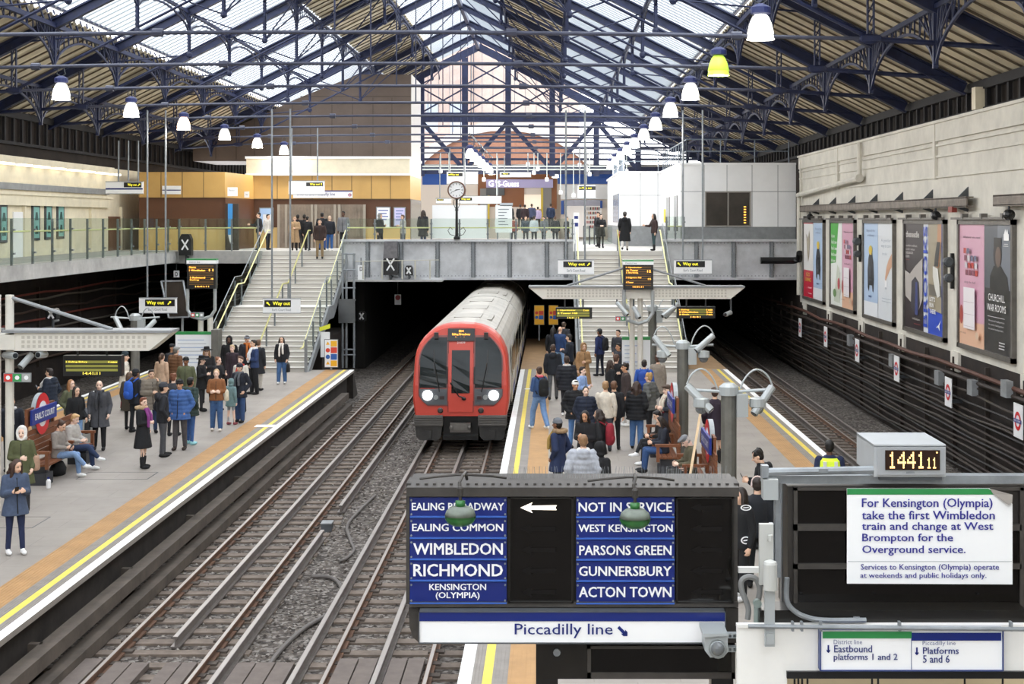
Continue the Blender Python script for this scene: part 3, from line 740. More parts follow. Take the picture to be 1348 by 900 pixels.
# roof railings on cabin and office
M_railb = mat('blue_grey_rail', '#75808c', .4, .3)
def railing(label, pts, h, sp, group):
    t = thing('roof_railing', label, 'railing', pts[0], group)
    b = MB(); q = MB()
    for a, c in zip(pts, pts[1:]):
        a, c = Vector(a), Vector(c); L = (c-a).length; n = max(1, int(L/sp))
        for z in (h, h*.5): b.tube([a+EZ*z, c+EZ*z], .03, 6)
        for i in range(n+1): p = a.lerp(c, i/n); q.tube([p, p+EZ*h], .028, 6)
    b.build('rails', M_railb, t); q.build('uprights', M_railb, t)
zr = zc+.1
railing('grey tubular railing on the roof of the white cabin', [(XW-.3,YC+.3,zr),(xc0+.3,YC+.3,zr),(xc0+.3,YC+14,zr)], 1.1, 1.3, 'roof railings')
zr2 = CAMZ+61.3*k2+.1
railing('grey tubular railing on the roof of the lower white office', [(xc0-.1,YC2+.3,zr2),(x0+.3,YC2+.3,zr2),(x0+.3,YC2+16,zr2)], 1.1, 1.0, 'roof railings')
# ---- station hall at the back: blue, brown and white panels, shop fronts
YH = 106.; kH = YH/F
hx = lambda x: (x-VX)*kH
hz = lambda y: CAMZ-(y-VY)*kH
b = MB().box(-20.6, hx(555), YH, YH+.3, ZD, hz(222)).box(hx(555), hx(690), YH, YH+.3, ZD, hz(224)).box(hx(690), hx(738), YH, YH+.3, hz(256), hz(224)).box(hx(738), hx(745), YH, YH+.3, ZD, hz(224)).box(hx(745), hx(792), YH, YH+.3, hz(262), hz(224)).box(hx(792), 11.4, YH, YH+.3, ZD, hz(222))
b.box(-20.6, 11.4, YH+4.5, YH+4.8, ZD, hz(222)).box(-20.6, 11.4, YH, YH+4.8, hz(224), hz(222))
struct(b.build('wall_concourse_end', mat('hall_cream','#e8ddd2',.6)))
def panel(name, label, cat, x0, y0, x1, y1, m, t=.06, Y=YH): return tag(bpx(MB(), x0, y0, x1, y1, Y-t, t).build(name, m), label, cat)
M_hallblue = mat('hall_blue', '#2c57a8', .5)
tag(bpx(MB(),556,225,588,243,YH-.1,.1).build('wall_panel', M_hallblue), 'blue wall panel left of the white way out board', 'wall panel', 'hall wall panels')
tag(bpx(MB(),734,224,806,242,YH-.1,.1).build('wall_panel', M_hallblue), 'blue wall panel above the right shop front', 'wall panel', 'hall wall panels')
tag(bpx(bpx(MB(),629,225,733,237,YH-.12,.12),629,237,690,272,YH-.12,.12).build('wall_panel', mat('hall_brown','#8a5227',.5,0,.1,1)), 'brown timber panel around the bakery shop front', 'wall panel', 'hall wall panels')
tag(bpx(MB(),716,237,733,275,YH-.12,.12).build('wall_panel', mat('hall_brown')), 'brown timber strip right of the lit shop opening', 'wall panel', 'hall wall panels')
t = thing('shop_front', 'brightly lit shop front with a pale violet sign fascia', 'shop', (hx(712), YH, ZD))
bpx(MB(),640,236,728,247,YH-.3,.15).build('fascia', mat('violet_fascia','#a9a2cc',.4,emit=.08), t)
b = MB(); wpx(b, 'G', 643, 237.5, 650, 245.5, YH-.31, .02); wpx(b, '°S-Guess', 652, 237.5, 683, 245.5, YH-.31, .01); b.build('lettering', mat('lit_white_letters','#ffffff',.5,emit=1.0), t)
bpx(MB(),690,248,728,275,YH+2.2,.1).build('lit_interior', mat('shop_glow','#fff1dc',.6,emit=.6), t)
bpx(MB(),690,268,728,315,YH+2.25,.1).build('counter_wall', mat('shop_back','#d8c6b6',.6), t)
b = MB(); bpx(b,640,247.5,664,257,YH-.5,.25); b.build('grey_screen', M_dgrey, t)
b = MB(); bpx(b,632,248,642,300,YH-.2,.2); bpx(b,713,246,726,300,YH-.2,.2); b.build('pillar', mat('hall_grey','#8d8b88',.6), t)
b = MB(); bpx(b,642,248,644.5,300,YH-.25,.1); bpx(b,712,247,715,300,YH-.25,.1); b.build('pillar_edge', mat('hall_yellow','#d8bd45',.5), t)
t = thing('kiosk_shop', 'white kiosk shop with shelves and a grey fascia on the right', 'shop', (hx(768), YH, ZD))
bpx(MB(),738,243,806,262,YH-.2,.15).build('white_fascia', M_white, t)
bpx(MB(),742,263,790,271,YH-.3,.12).build('sign_fascia', mat('kiosk_fascia','#a9aab8',.4,emit=.05), t)
bpx(MB(),738.5,264,742.5,282,YH-.3,.12).build('post', M_hallblue, t); bpx(MB(),790,264,793,274,YH-.3,.12).build('post', M_hallblue, t)
bpx(MB(),742,271,792,312,YH+1.9,.1).build('lit_interior', mat('kiosk_glow','#f4f0ec',.6,emit=.35), t)
b = MB(); rr = random.Random(5)
for r in range(5): bpx(b,772,276+6*r,790,277+6*r,YH+1.2,.4)
b.build('shelf', M_white, t)
b = MB()
for r in range(5):
    for c in range(8): b.m(rr.randrange(4)); bpx(b,772.3+2.2*c,277.5+6*r-5,773.8+2.2*c,276+6*r,YH+1.25,.2)
b.build('goods', [mat('goods_black','#2a2a2d',.5), mat('goods_red','#b2312b',.5), mat('goods_white','#dddddd',.5), mat('goods_tan','#b08a5a',.5)], t)
struct(MB().box(-20.6, 11.4, YG+.4, 112, 10.5, 10.65).build('ceiling_concourse', mat('hall_ceiling','#cfcac3',.7)))
# hanging service tubes and small lamps of the hall ceiling grid
def hx2(x, Y): return (x-VX)*Y/F
b = MB(); Y = 96.
for y in (219, 223): b.tube([P(556,y,Y), P(806,y,Y)], .06, 6)
tag(b.build('ceiling_tube', mat('pale_tube','#c5ccc8',.4)), 'pale horizontal service tubes across the concourse above the signs', 'service tubes')
for i, (x, y0, y1) in enumerate(((580,150,222),(591,190,228),(612,200,235),(637,198,233),(654,198,290),(695,190,213),(703,208,224),(708,205,219),(720,205,233),(763,195,214),(772,200,220),(738,208,250),(755,208,254),(776,190,226),(812,190,214),(825,180,222))):
    t = thing('hanging_rod_light', 'thin hanging rod with a small white fitting, %s from the left over the concourse' % (['first','second','third','fourth','fifth','sixth','seventh','eighth','ninth','tenth','eleventh','twelfth','thirteenth','fourteenth','fifteenth','sixteenth'][sorted([580,591,612,637,654,695,703,708,720,763,772,738,755,776,812,825]).index(x)]), 'hanging light', P(x,y0,92.2), 'thin hanging rods with white fittings')
    a = P(x,y1,92.2); MB().tube([(a.x,92.2,11.12), a], .03, 6).build('rod', mat('pale_tube'), t)
    MB().lathe([(.02,0),(.12,-.05),(.12,-.26),(.08,-.3)], a, 8).build('fitting', M_white, t)
# ================================================================== TRAIN
M_red = mat('train_red', '#c74637', .42, 0, .06, 1); M_troof = mat('train_roof_grey', '#b4afa6', .5, .1, .2, 1.2); M_tbody = mat('train_body_white', '#cfcdc8', .35, .1, .08, 1)
M_tglass = mat('train_glass', '#141d1f', .08, 0, .5, 1.5, spec=.22); M_tdark = mat('train_underframe', '#3a3836', .6, .2, .35, 4); M_tblk = mat('train_black', '#141414', .3)
TX, TY = -2.66, 42.0
t = thing('underground_train', 'red fronted underground train emerging from beneath the bridge', 'train', (TX, TY, 0))
def section(hw, z0, zt, n=9, sh=2.45):
    """half body outline from the sill to the crown, mirrored; returns (x,z) left to right over the top"""
    pts = [(hw-.06, z0), (hw, z0+.45), (hw, 1.9), (hw-.03, sh)]
    for i in range(1, n+1):
        a = PI/2*i/n; pts.append(((hw-.03)*math.cos(a)**.78, sh+(zt-sh)*math.sin(a)**.9))
    R = pts; L = [(-x, z) for x, z in pts[:-1]]
    return L + R[::-1]
def shell(y0, y1, hw, z0, zt, name, mats, split=True, cap0=True):
    b = MB(); sec = section(hw, z0, zt); n = len(sec)
    b.add([(TX+x, y0, z) for x, z in sec]+[(TX+x, y1, z) for x, z in sec], [])
    for i in range(n-1):
        zz = (sec[i][1]+sec[i+1][1])/2; b.f.append([i, i+1, n+i+1, n+i]); b.mi.append(1 if zz > 3.0 else 0)
    b.f.append(list(range(n))); b.mi.append(0); b.f.append([n+i for i in range(n)][::-1]); b.mi.append(0)
    b.f.append([0, n, 2*n-1, n-1]); b.mi.append(0)
    return b.build(name, mats, t)
# nose: rings lofted from the flat front back to the full section
rings = []
for (dy, hs, zs, lean) in ((0, .955, .965, 1), (.05, .985, .985, 1), (.16, 1.0, .998, .9), (.45, 1.0, 1.0, .6), (1.25, 1.0, 1.0, .0)):
    sec = section(1.42*hs, 1.0, 1.0+2.70*zs)
    rings.append([(TX+x, TY+dy+lean*max(0, z-1.7)**1.5*.16, z) for x, z in sec])
b = MB(); n = len(rings[0])
for r in rings: b.v += r
for j in range(len(rings)-1):
    for i in range(n-1): b.f.append([j*n+i, j*n+i+1, (j+1)*n+i+1, (j+1)*n+i]); b.mi.append(0)
# front fascia as horizontal strips so that it follows the lean
h = n//2
for i in range(h): b.f.append([i, n-1-i, n-2-i, i+1] if n-2-i != i+1 else [i, n-1-i, i+1]); b.mi.append(0)
b.build('front_shell', [M_red], t)
def fy(z): return TY+max(0, z-1.7)**1.5*.16
def front_poly(poly, off, th, name, m, parent=t):
    """plate on the leaning front: polygon of (x from train centre, z)"""
    b = MB(); n = len(poly)
    for o in (off-th, off+.02): b.v += [(TX+x, fy(z)+o if o < 0 else fy(z)+o, z) for x, z in poly]
    b.f.append(list(range(n))); b.mi.append(0); b.f.append([n+i for i in range(n)][::-1]); b.mi.append(0)
    for i in range(n): b.f.append([i, n+i, n+(i+1) % n, (i+1) % n]); b.mi.append(0)
    return b.build(name, m, parent)
def grid_poly(xs_fn, z0, z1, k=8):
    zs = [z0+(z1-z0)*i/k for i in range(k+1)]
    return [(xs_fn(z)[0], z) for z in zs]+[(xs_fn(z)[1], z) for z in zs[::-1]]
def wx(z):
    o = 1.25 if z < 2.6 else 1.25-.42*((z-2.6)/.75)**2.2
    if z < 1.62: o = 1.25-.28*((1.62-z)/.32)**1.5
    return (.38, o)
for s in (-1, 1):
    f_ = (lambda z: tuple(sorted((s*wx(z)[0], s*wx(z)[1]))))
    sur = front_poly(grid_poly(lambda z: (f_(z)[0]-.0, f_(z)[1]+.0), 1.3, 3.36, 14), -.005, .012, 'window_surround', mat('train_surround_grey','#7b4340',.4))
    front_poly(grid_poly(lambda z: (f_(z)[0]+.04, f_(z)[1]-.04), 1.84, 3.3, 12), -.018, .012, 'windscreen', M_tglass, sur)
    lp = front_poly(grid_poly(lambda z: (f_(z)[0]+.03, f_(z)[1]-.03), 1.34, 1.8, 6), -.018, .015, 'lamp_panel', mat('lamp_panel_grey','#55585c',.35), sur)
    c = (TX+s*.975, fy(1.6)-.045, 1.62)
    MB().lathe([(.15,0),(.15,-.03),(.12,-.045)], c, 18, 'y').build('headlight', mat('headlight_white','#ffffff',.3,emit=4), t)
    MB().lathe([(.07,0),(.07,-.03)], (TX+s*.73, fy(1.56)-.04, 1.56), 12, 'y').build('marker_light', mat('marker_grey','#9c9f9f',.3,.3), t)
    MB().box(TX+s*.55-.07, TX+s*.55+.07, TY-.06, TY-.02, 1.5, 1.6).build('tail_light', mat('tail_light_dark','#3d3030',.3), t)
    MB().lathe([(.085,0),(.085,-.04),(.05,-.06)], (TX+s*.6, TY+.005, 1.17), 14, 'y').build('buffer_lamp', mat('buffer_lamp','#4f4b48',.3,.4), t)
    b = MB().tube([(TX+s*.62, fy(1.72)-.07, 1.72), (TX+s*.78, fy(2.6)-.06, 2.55)], .014, 6); b.bar((TX+s*.78,fy(2.3)-.055,2.25),(TX+s*.8,fy(2.9)-.055,2.95),.025,.02); b.build('wiper', M_tblk, t)
    MB().box(TX+s*.74-.06, TX+s*.74+.06, fy(3.3)-.12, fy(3.3), 3.27, 3.45).build('camera_pod', mat('pod_dark','#3a3334',.4), t)
    # seat and desk glimpsed behind the glass are left to the reflections
# cab door
d = front_poly(grid_poly(lambda z: (-.36,.36), 1.12, 3.17, 8), -.012, .02, 'cab_door', M_red)
front_poly(grid_poly(lambda z: (-.27,.27), 1.68, 2.93, 6), -.032, .012, 'door_window', M_tglass, d)
b = MB()
for s in (-1, 1): b.bar((TX+s*.37, fy(1.12)-.035, 1.12), (TX+s*.37, fy(3.17)-.035, 3.17), .018, .02)
b.build('door_seam', mat('seam_dark_red','#6e1d18',.5), d)
b = MB()
for s in (-1, 1): b.tube([(TX+s*.4, fy(2.0)-.05, 1.95), (TX+s*.4, fy(2.4)-.05, 2.45)], .016, 6)
b.build('grab_handle', M_tblk, d)
b = MB().tube([(TX-.3, TY-.06, 2.0), (TX-.05, TY-.08, 1.6), (TX+.12, TY-.07, 1.55)], .02, 6); b.ell((TX+.1,TY-.08,1.52),(.07,.04,.05),8); b.build('door_wiper', M_tblk, d)
# destination display
dd = front_poly([(-.4,3.2),(.4,3.2),(.4,3.56),(-.4,3.56)], -.03, .04, 'destination_display', M_tblk)
b = MB(); y = fy(3.4)-.085
write(b, 'ED1', (TX-.07, y+.02, 3.46), EX, EZ, .14, .06, .02); write(b, 'Ealing Broadway', (TX-.27, y+.005, 3.345), EX, EZ, .54, .085, .015); write(b, 'District line', (TX-.18, y-.01, 3.245), EX, EZ, .36, .075, .015)
b.build('lettering', M_amber, dd)
b = MB(); write(b, '21039', (TX-.12, fy(3.15)-.045, 3.12), EX, EZ, .24, .06); b.build('fleet_number', M_white, t)
# front lower skirt: anticlimber, bumpers, coupler
for s in (-1, 1):
    b = MB(); x0, x1 = sorted((TX+s*.52, TX+s*1.36)); b.box(x0, x1, TY-.12, TY+.5, .72, 1.03)
    for k in range(4): b.box(x0, x1, TY-.16, TY-.12, .76+.07*k, .79+.07*k)
    b.build('anticlimber', mat('anticlimber_grey','#67635f',.5,.2,.2,3), t)
for s in (-1, 1):
    b = MB(); b.prism([(-.4,.72),(.4,.72),(.36,.4),(.26,.3),(-.26,.3),(-.36,.4)], (TX+s*.94,TY-.08,0), EX, EZ, EY*.5); b.prism([(-.07,.35),(.07,.35),(.1,.6),(-.1,.6)], (TX+s*.94,TY-.14,0), EX, EZ, EY*.1); b.build('bumper', M_tdark, t)
b = MB().box(TX-.52, TX+.52, TY+.15, TY+.5, .35, 1.02).box(TX-.52, TX+.52, TY-.05, TY+.2, .3, .42); b.build('coupler_recess', M_tblk, t)
b = MB().box(TX-.3, TX+.3, TY-.22, TY-.08, .55, .82).box(TX-.18, TX+.18, TY-.26, TY-.2, .62, .78).tube([(TX,TY-.1,.68),(TX,TY+.3,.68)], .1, 10); b.ell((TX-.26,TY-.2,.68),(.06,.06,.08),8); b.ell((TX+.26,TY-.2,.68),(.06,.06,.08),8); b.build('coupler', mat('coupler_steel','#6d6964',.4,.4,.2,5), t)
# cars
y = TY+1.25
for c, L in enumerate((14.2, 15.4, 15.4)):
    shell(y, y+L, 1.42, .98, 3.70, 'car_body', [M_tbody, M_troof])
    MB().box(TX-1.2, TX+1.2, y+.3, y+L-.3, .3, .98).build('underframe', M_tdark, t)
    for k in range(3):
        d0 = y+1.6+4.6*k
        for s in (1, -1):
            xx = TX+s*1.42
            for e in (0, .75): 
                MB().box(min(xx,xx+s*.012), max(xx,xx+s*.012), d0+e, d0+e+.72, 1.05, 2.85).build('sliding_door', M_red if 0 else mat('door_cream','#b9b1a2',.4), t)
                MB().box(min(xx+s*.012,xx+s*.02), max(xx+s*.012,xx+s*.02), d0+e+.1, d0+e+.62, 1.75, 2.75).build('door_glass', M_tglass, t)
            MB().box(min(xx,xx+s*.014), max(xx,xx+s*.014), d0+1.75, d0+4.35, 1.8, 2.7).build('side_window', M_tglass, t)
            MB().box(min(xx,xx+s*.006), max(xx,xx+s*.006), d0+1.6, d0+4.5, 1.05, 1.32).build('blue_sill_band', mat('sill_blue','#3a4f93',.4), t)
    b = MB()
    for k in range(3): b.box(TX-.42, TX+.42, y+2+4.4*k, y+3.8+4.4*k, 3.66, 3.705)
    b.box(TX+.62, TX+.78, y+2, y+4.2, 3.55, 3.63); b.box(TX-.9, TX-.85, y+.2, y+L-.2, 3.42, 3.5); b.box(TX+.95, TX+1.0, y+.2, y+L-.2, 3.38, 3.47)
    b.build('roof_hatches', mat('roof_hatch','#a39e95',.5,.1,.2,2), t)
    y += L+.5
# gutter curve at the front edge of the roof
# ================================================================== POSTERS AND FITTINGS ON THE RIGHT WALL
M_pframe = mat('poster_frame', '#6b6762', .4, .3, .2, 4)
XP = XW-.12
def yw(x): return F*XW/(x-VX)
def poster_site(label, xa, xb, left, right, z0=3.27, z1=6.8):
    """xa,xb: image columns of the frame's far and near edges; posters are drawn by functions in a unit square"""
    ya, yb = yw(xa), yw(xb); t = thing('advert_board', label, 'poster frame', (XW, (ya+yb)/2, z0), 'poster frames on the right wall')
    e = .13; b = MB()
    b.box(XP, XW, yb, ya, z0, z0+e).box(XP, XW, yb, ya, z1-e, z1).box(XP, XW, yb, yb+e, z0, z1).box(XP, XW, ya-e, ya, z0, z1)
    b.box(XP-.1, XP, yb-.1, ya+.25, z1, z1+.06)
    for k in range(3): b.box(XP-.12, XP+.05, yb+.4+k*1.7, yb+.55+k*1.7, z1+.02, z1+.16)
    b.build('frame', M_pframe, t)
    ym = (ya+yb)/2
    for (y0, y1, fn) in ((ya-e, ym+.02, left), (ym-.02, yb+e, right)):
        fn(t, y0, y1, z0+e, z1-e)
class Pos:
    """poster painter: (u,v) in 0..1, u left to right as seen, v up"""
    def __init__(s, t, y0, y1, z0, z1, base):
        s.y0, s.y1, s.z0, s.z1 = y0, y1, z0, z1; s.b = MB(); s.m = [base]; s.lay = 0; s.rect(0,0,1,1,base)
        s.t = t
    def p(s, u, v): return Vector((XP+.05-.004*s.lay, s.y0+(s.y1-s.y0)*u, s.z0+(s.z1-s.z0)*v))
    def idx(s, m):
        if m not in s.m: s.m.append(m)
        s.b.m(s.m.index(m))
    def poly(s, pts, m):
        s.idx(m); s.b.add([s.p(u, v) for u, v in pts], [tuple(range(len(pts)))]); s.lay += 1; return s
    def rect(s, u0, v0, u1, v1, m): return s.poly([(u0,v0),(u1,v0),(u1,v1),(u0,v1)], m)
    def ell(s, u, v, a, c, m, n=20): return s.poly([(u+a*math.cos(2*PI*i/n), v+c*math.sin(2*PI*i/n)) for i in range(n)], m)
    def text(s, txt, u0, v0, u1, h, m, bold=0.):
        s.idx(m); o = s.p(u0, v0); write(s.b, txt, o, -EY, EZ, (u1-u0)*abs(s.y1-s.y0), h*(s.z1-s.z0), bold); s.lay += .5; return s
    def vtext(s, txt, u0, v0, v1, w, m, bold=0.):
        s.idx(m); o = s.p(u0+w, v0); write(s.b, txt, o, EZ, EY, (v1-v0)*(s.z1-s.z0), w*abs(s.y1-s.y0), bold); s.lay += .5; return s
    def done(s, lab=None):
        o = s.b.build('poster', s.m, s.t)
        if lab: o['label'] = lab
def pm(c): return mat('print_'+c, '#'+c, .35)
def poster_red(t, *a):
    q = Pos(t, *a, pm('f4f1ee')); q.rect(0,0,1,.36,pm('cf1f3f')).rect(0,.985,1,1,pm('cf1f3f'))
    q.poly([(.3,.85),(.45,.78),(.62,.9),(.68,.75),(.6,.55),(.5,.47),(.38,.6)], pm('b8ad98')).text('GO', .3,.28,.7,.05,pm('f6c945'),.02).text('LIVING', .22,.21,.8,.05,pm('f6c945'),.02).text('discover', .5,.12,.9,.03,pm('ffffff')).text('today', .55,.04,.9,.03,pm('ffffff')).done('red and white poster')
def bag(q):
    q.poly([(.3,.3),(.28,.5),(.34,.62),(.42,.68),(.6,.68),(.7,.58),(.74,.4),(.7,.26),(.64,.27),(.6,.33),(.42,.33),(.38,.26)], pm('2a2b31')).ell(.5,.71,.13,.05,pm('e3c43a')).rect(.44,.66,.6,.71,pm('e3c43a')).ell(.48,.48,.07,.06,pm('45474f')).rect(.4,.38,.62,.4,pm('45474f'))
def poster_bag(t, *a):
    q = Pos(t, *a, pm('b9cfea')); q.rect(0,0,1,.15,pm('eef1f5')).text('Beyond the', .2,.9,.8,.035,pm('6f86a8')).text('ordinary', .25,.85,.75,.035,pm('6f86a8')); bag(q); q.text('wandr', .38,.2,.6,.03,pm('3f5f98'),.02).done('pale blue poster of a black bag with a yellow top')
def poster_green(t, *a):
    q = Pos(t, *a, pm('f1f4ee')); q.poly([(0,.5),(.45,.52),(.7,1),(0,1)], pm('55b54a'))
    for i, w in enumerate((.3,.5,.55,.5,.35)): q.text('feel it now', .06,.82-.075*i,.06+w,.045,pm('ffffff'),.02)
    q.poly([(.3,.05),(.5,.3),(.62,.5),(.8,.45),(.9,.2),(.8,.04)], pm('d5dccb')).ell(.75,.27,.1,.07,pm('c65a5f')).ell(.4,.15,.15,.05,pm('7fa06d')).done('white and green poster')
def shelfposter(t, *a):
    q = Pos(t, *a, pm('dba8bd')); q.rect(0,0,1,.2,pm('e8bb9d')).text('Whatever you need', .15,.88,.85,.025,pm('5c3a48'))
    rr = random.Random(2)
    for i in range(14):
        u, v = .25+.14*(i % 4), .58+.06*(i//4); q.rect(u,v,u+.1,v+.045,pm(['8b4256','d8d0d6','c0392f','6d6a86'][rr.randrange(4)]))
    q.text('shop the shelf', .3,.51,.75,.025,pm('5c3a48')).rect(.26,.14,.72,.48,pm('f4eef0'))
    for k in range(3): q.rect(.28,.16+.1*k,.7,.162+.1*k,pm('a98d99'))
    q.ell(.2,.25,.07,.08,pm('b0483f')).text('open daily', .1,.09,.4,.02,pm('8a5a4a')).ell(.84,.1,.06,.03,pm('e0c3a8')).done('pink poster of a shelf unit')
def poster_hand(t, *a):
    q = Pos(t, *a, pm('e2e6ea')); q.text('A gentler', .2,.8,.85,.04,pm('a9b3bd')).text('way to care', .2,.74,.85,.04,pm('a9b3bd')).text('for skin', .3,.67,.6,.03,pm('a9b3bd'))
    q.poly([(1,.72),(1,.58),(.78,.52),(.6,.44),(.5,.4),(.48,.43),(.58,.55),(.7,.62)], pm('d8a886')).rect(.47,.34,.62,.41,pm('f7f8fa')).text('new', .5,.32,.6,.02,pm('8795a3')).rect(.3,.22,.9,.225,pm('a9b3bd')).rect(.3,.19,.9,.195,pm('a9b3bd')).done('white poster with a reaching hand')
def poster_leaf(t, *a):
    q = Pos(t, *a, pm('30262b')); q.text('theneedle', .06,.87,.78,.06,pm('e9e6e2'),.01)
    for i, w in enumerate((.62,.5,.4,.2)): q.text('comfort without' if i < 2 else 'season', .06,.78-.035*i,.06+w,.022,pm('d9d3cf'))
    q.text('always', .06,.645,.28,.018,pm('b23b3b'))
    q.poly([(.05,.3),(.02,.55),(.3,.52),(.6,.6),(.98,.68),(.98,.3),(.8,.2),(.6,.14),(.35,.25)], pm('b9b2ac')).poly([(.35,.2),(.4,.45),(.6,.5),(.8,.45),(.85,.25),(.7,.12)], pm('3a3742')).poly([(.6,.14),(.62,.45),(.72,.45),(.74,.14)], pm('3f4a86')).text('exhibition', .45,.09,.85,.022,pm('cfc8c2')).rect(.55,.05,.9,.056,pm('a84a4a')).done('dark brown poster')
def poster_run(t, *a):
    q = Pos(t, *a, pm('a59a82')); q.rect(0,0,.24,1,pm('d7dbe3')).poly([(.24,0),(1,0),(1,.2),(.24,.23)], pm('2b4fc4')).rect(.3,.35,1,.45,pm('6b655b'))
    q.poly([(.72,1),(.95,1),(.9,.86),(.78,.62),(.68,.6),(.7,.82)], pm('c08a62')).poly([(.7,.84),(.85,.84),(.75,.62),(.55,.62),(.6,.72)], pm('2a2a2a'))
    q.poly([(.5,.62),(.74,.6),(.82,.45),(.84,.36),(.72,.34),(.6,.42),(.5,.52)], pm('e7e6df')).rect(.92,.2,1,1,pm('2b3b78'))
    q.vtext('BROOKS', .035, .05, .98, .19, pm('2b50c8'), .012)
    for i, w in enumerate(("LET'S", "RUN", "THERE")): q.text(w, .36,.3-.055*i,.36+(.26,.2,.3)[i],.04,pm('ffffff'),.03)
    q.poly([(.68,.07),(.8,.1),(.92,.15),(.84,.1),(.86,.05),(.78,.08)], pm('ffffff')).done('poster of a running shoe with a big blue vertical word')
def poster_dark(t, *a):
    q = Pos(t, *a, pm('2d2d2e')); q.rect(0,.5,1,1,pm('555a63')).poly([(.45,.5),(.5,1),(.95,1),(1,.5)], pm('767c86'))
    q.poly([(.2,.42),(.22,.6),(.36,.68),(.62,.68),(.85,.6),(.95,.42)], pm('141415')).ell(.5,.77,.15,.11,pm('2b2422')).ell(.53,.75,.1,.08,pm('6e5a50')).rect(.38,.83,.64,.9,pm('1d1a1a'))
    q.rect(.74,.88,.92,.93,pm('ffffff')).poly([(.76,.93),(.8,.97),(.83,.94),(.87,.97),(.9,.93)], pm('ffffff')).rect(.76,.85,.9,.855,pm('dddddd')).rect(.74,.835,.92,.84,pm('dddddd'))
    q.text('CHURCHILL', .2,.405,.8,.055,pm('ffffff'),.0).text('WAR ROOMS', .16,.325,.84,.055,pm('ffffff'),.0).rect(.18,.28,.8,.284,pm('d0d0d0'))
    for i in range(3): q.text('the secret headquarters', .22,.24-.032*i,.8-.02*i,.018,pm('cccccc'))
    for i in range(3): q.rect(.62,.09-.022*i,.82,.098-.022*i,pm('dddddd'))
    q.done('black poster of a seated man in a dark coat')
poster_site('poster frame of a red poster and a blue bag poster beside the bridge', 1059.5, 1087, poster_red, poster_bag)
poster_site('poster frame pairing a green and white poster with a pink shelf poster', 1095.3, 1128, poster_green, shelfposter)
poster_site('poster frame of a large black bag poster beside a white hand poster', 1139, 1180, poster_bag, poster_hand)
poster_site('poster frame of a dark brown poster beside a running shoe poster', 1193, 1247.6, poster_leaf, poster_run)
poster_site('poster frame of a pink shelf poster beside a black portrait poster', 1265, 1338.6, shelfposter, poster_dark)
# steel channel with brackets over the posters
for (ya, yb, lab) in ((38.0, 63.4, 'long rusty steel channel fixed to the wall above the posters'), (28, 35.7, 'short end of a steel channel above the poster at the picture edge')):
    t = thing('wall_channel', lab, 'steel channel', (XW, ya, 7.2), 'steel channels on the right wall')
    b = MB().box(XW-.3, XW-.26, ya, yb, 7.15, 7.4).box(XW-.3, XW-.1, ya, yb, 7.38, 7.42).box(XW-.3, XW-.1, ya, yb, 7.13, 7.17); b.build('channel', mat('rusty_channel','#7d746b',.6,.2,.4,3), t)
    y = ya+.8
    while y < yb: 
        MB().prism([(0,7.42),(-.28,7.42),(0,7.7)], (XW,y,0), EX, EZ, EY*.08).bar((XW-.28,y+.04,7.15),(XW,y+.04,7.05),.08).build('bracket', M_dgrey, t); y += 3.6
    b = MB(); b.box(XW-.34, XW-.2, ya+1.2, ya+1.6, 7.0, 7.16); b.build('red_clamp', mat('clamp_red','#8c3a30',.5), t)
for y, lab in ((61.2,'small black floodlight under the wall channel next to the red poster'),(41.2,'small black floodlight above the running shoe poster'),(34.6,'small black floodlight above the black portrait poster')):
    t = thing('wall_floodlight', lab, 'light', (XW-.25, y, 6.9), 'floodlights over the posters')
    MB().lathe([(.04,-.12),(.13,-.08),(.14,.03),(.06,.1)], (XW-.25,y,6.92), 12, 'y').build('lamp_head', M_black, t); MB().tube([(XW-.25,y,7.0),(XW-.25,y,7.2)], .03, 6).build('stem', M_dgrey, t)
for y, z, lab in ((52.2,5.75,'black wall speaker bracket between the pink shelf poster and the bag poster'),(40.2,5.35,'black wall speaker bracket right of the running shoe poster')):
    t = thing('wall_speaker', lab, 'speaker', (XW-.2, y, z), 'speakers between the posters')
    MB().box(XW-.1, XW-.01, y-.06, y+.06, z-.5, z+.5).build('mount_plate', M_black, t)
    MB().lathe([(.08,.12),(.13,.1),(.15,-.15),(.11,-.2)], (XW-.17,y+.05,z+.25), 12, 'y').build('horn', M_dgrey, t)
    MB().lathe([(.08,.12),(.11,.1),(.13,-.15),(.09,-.2)], (XW-.16,y+.05,z-.2), 12, 'y').build('horn', M_dgrey, t)
# white pipe along the top of the wall
t = thing('wall_pipe', 'white pipe sloping along the wall above the far posters', 'pipe', (XW-.15, 58, 7.7))
b = MB().tube([(XW-.18,64.3,3.4),(XW-.18,64.3,7.95)], .1, 8); b.build('downpipe', M_wallW, t)
MB().tube([(XW-.22,64.3,7.9),(XW-.22,51.6,8.3)], .11, 8).lathe([(.15,-.12),(.15,.12)], (XW-.22,51.6,8.3), 10, 'y').build('branch_pipe', M_wallW, t)
MB().tube([(XW-.2,51.6,8.3),(XW-.2,51.6,9.6)], .09, 8).build('riser', M_wallW, t)
tag(MB().tube([(XW-1.9,64.4,4.95),(XW-.4,64.4,4.95),(XW-.2,64.2,5.0),(XW-.2,63.9,5.3)], .16, 10).build('black_pipe', M_black), 'black pipe elbow joining the bridge girder to the right wall', 'pipe')
# alarm box on the eaves
tag(MB().box(XW-.05, XW+.2, 38.0, 38.35, 9.75, 10.35).build('eaves_box', M_cream), 'small pale box standing on top of the right wall', 'box')
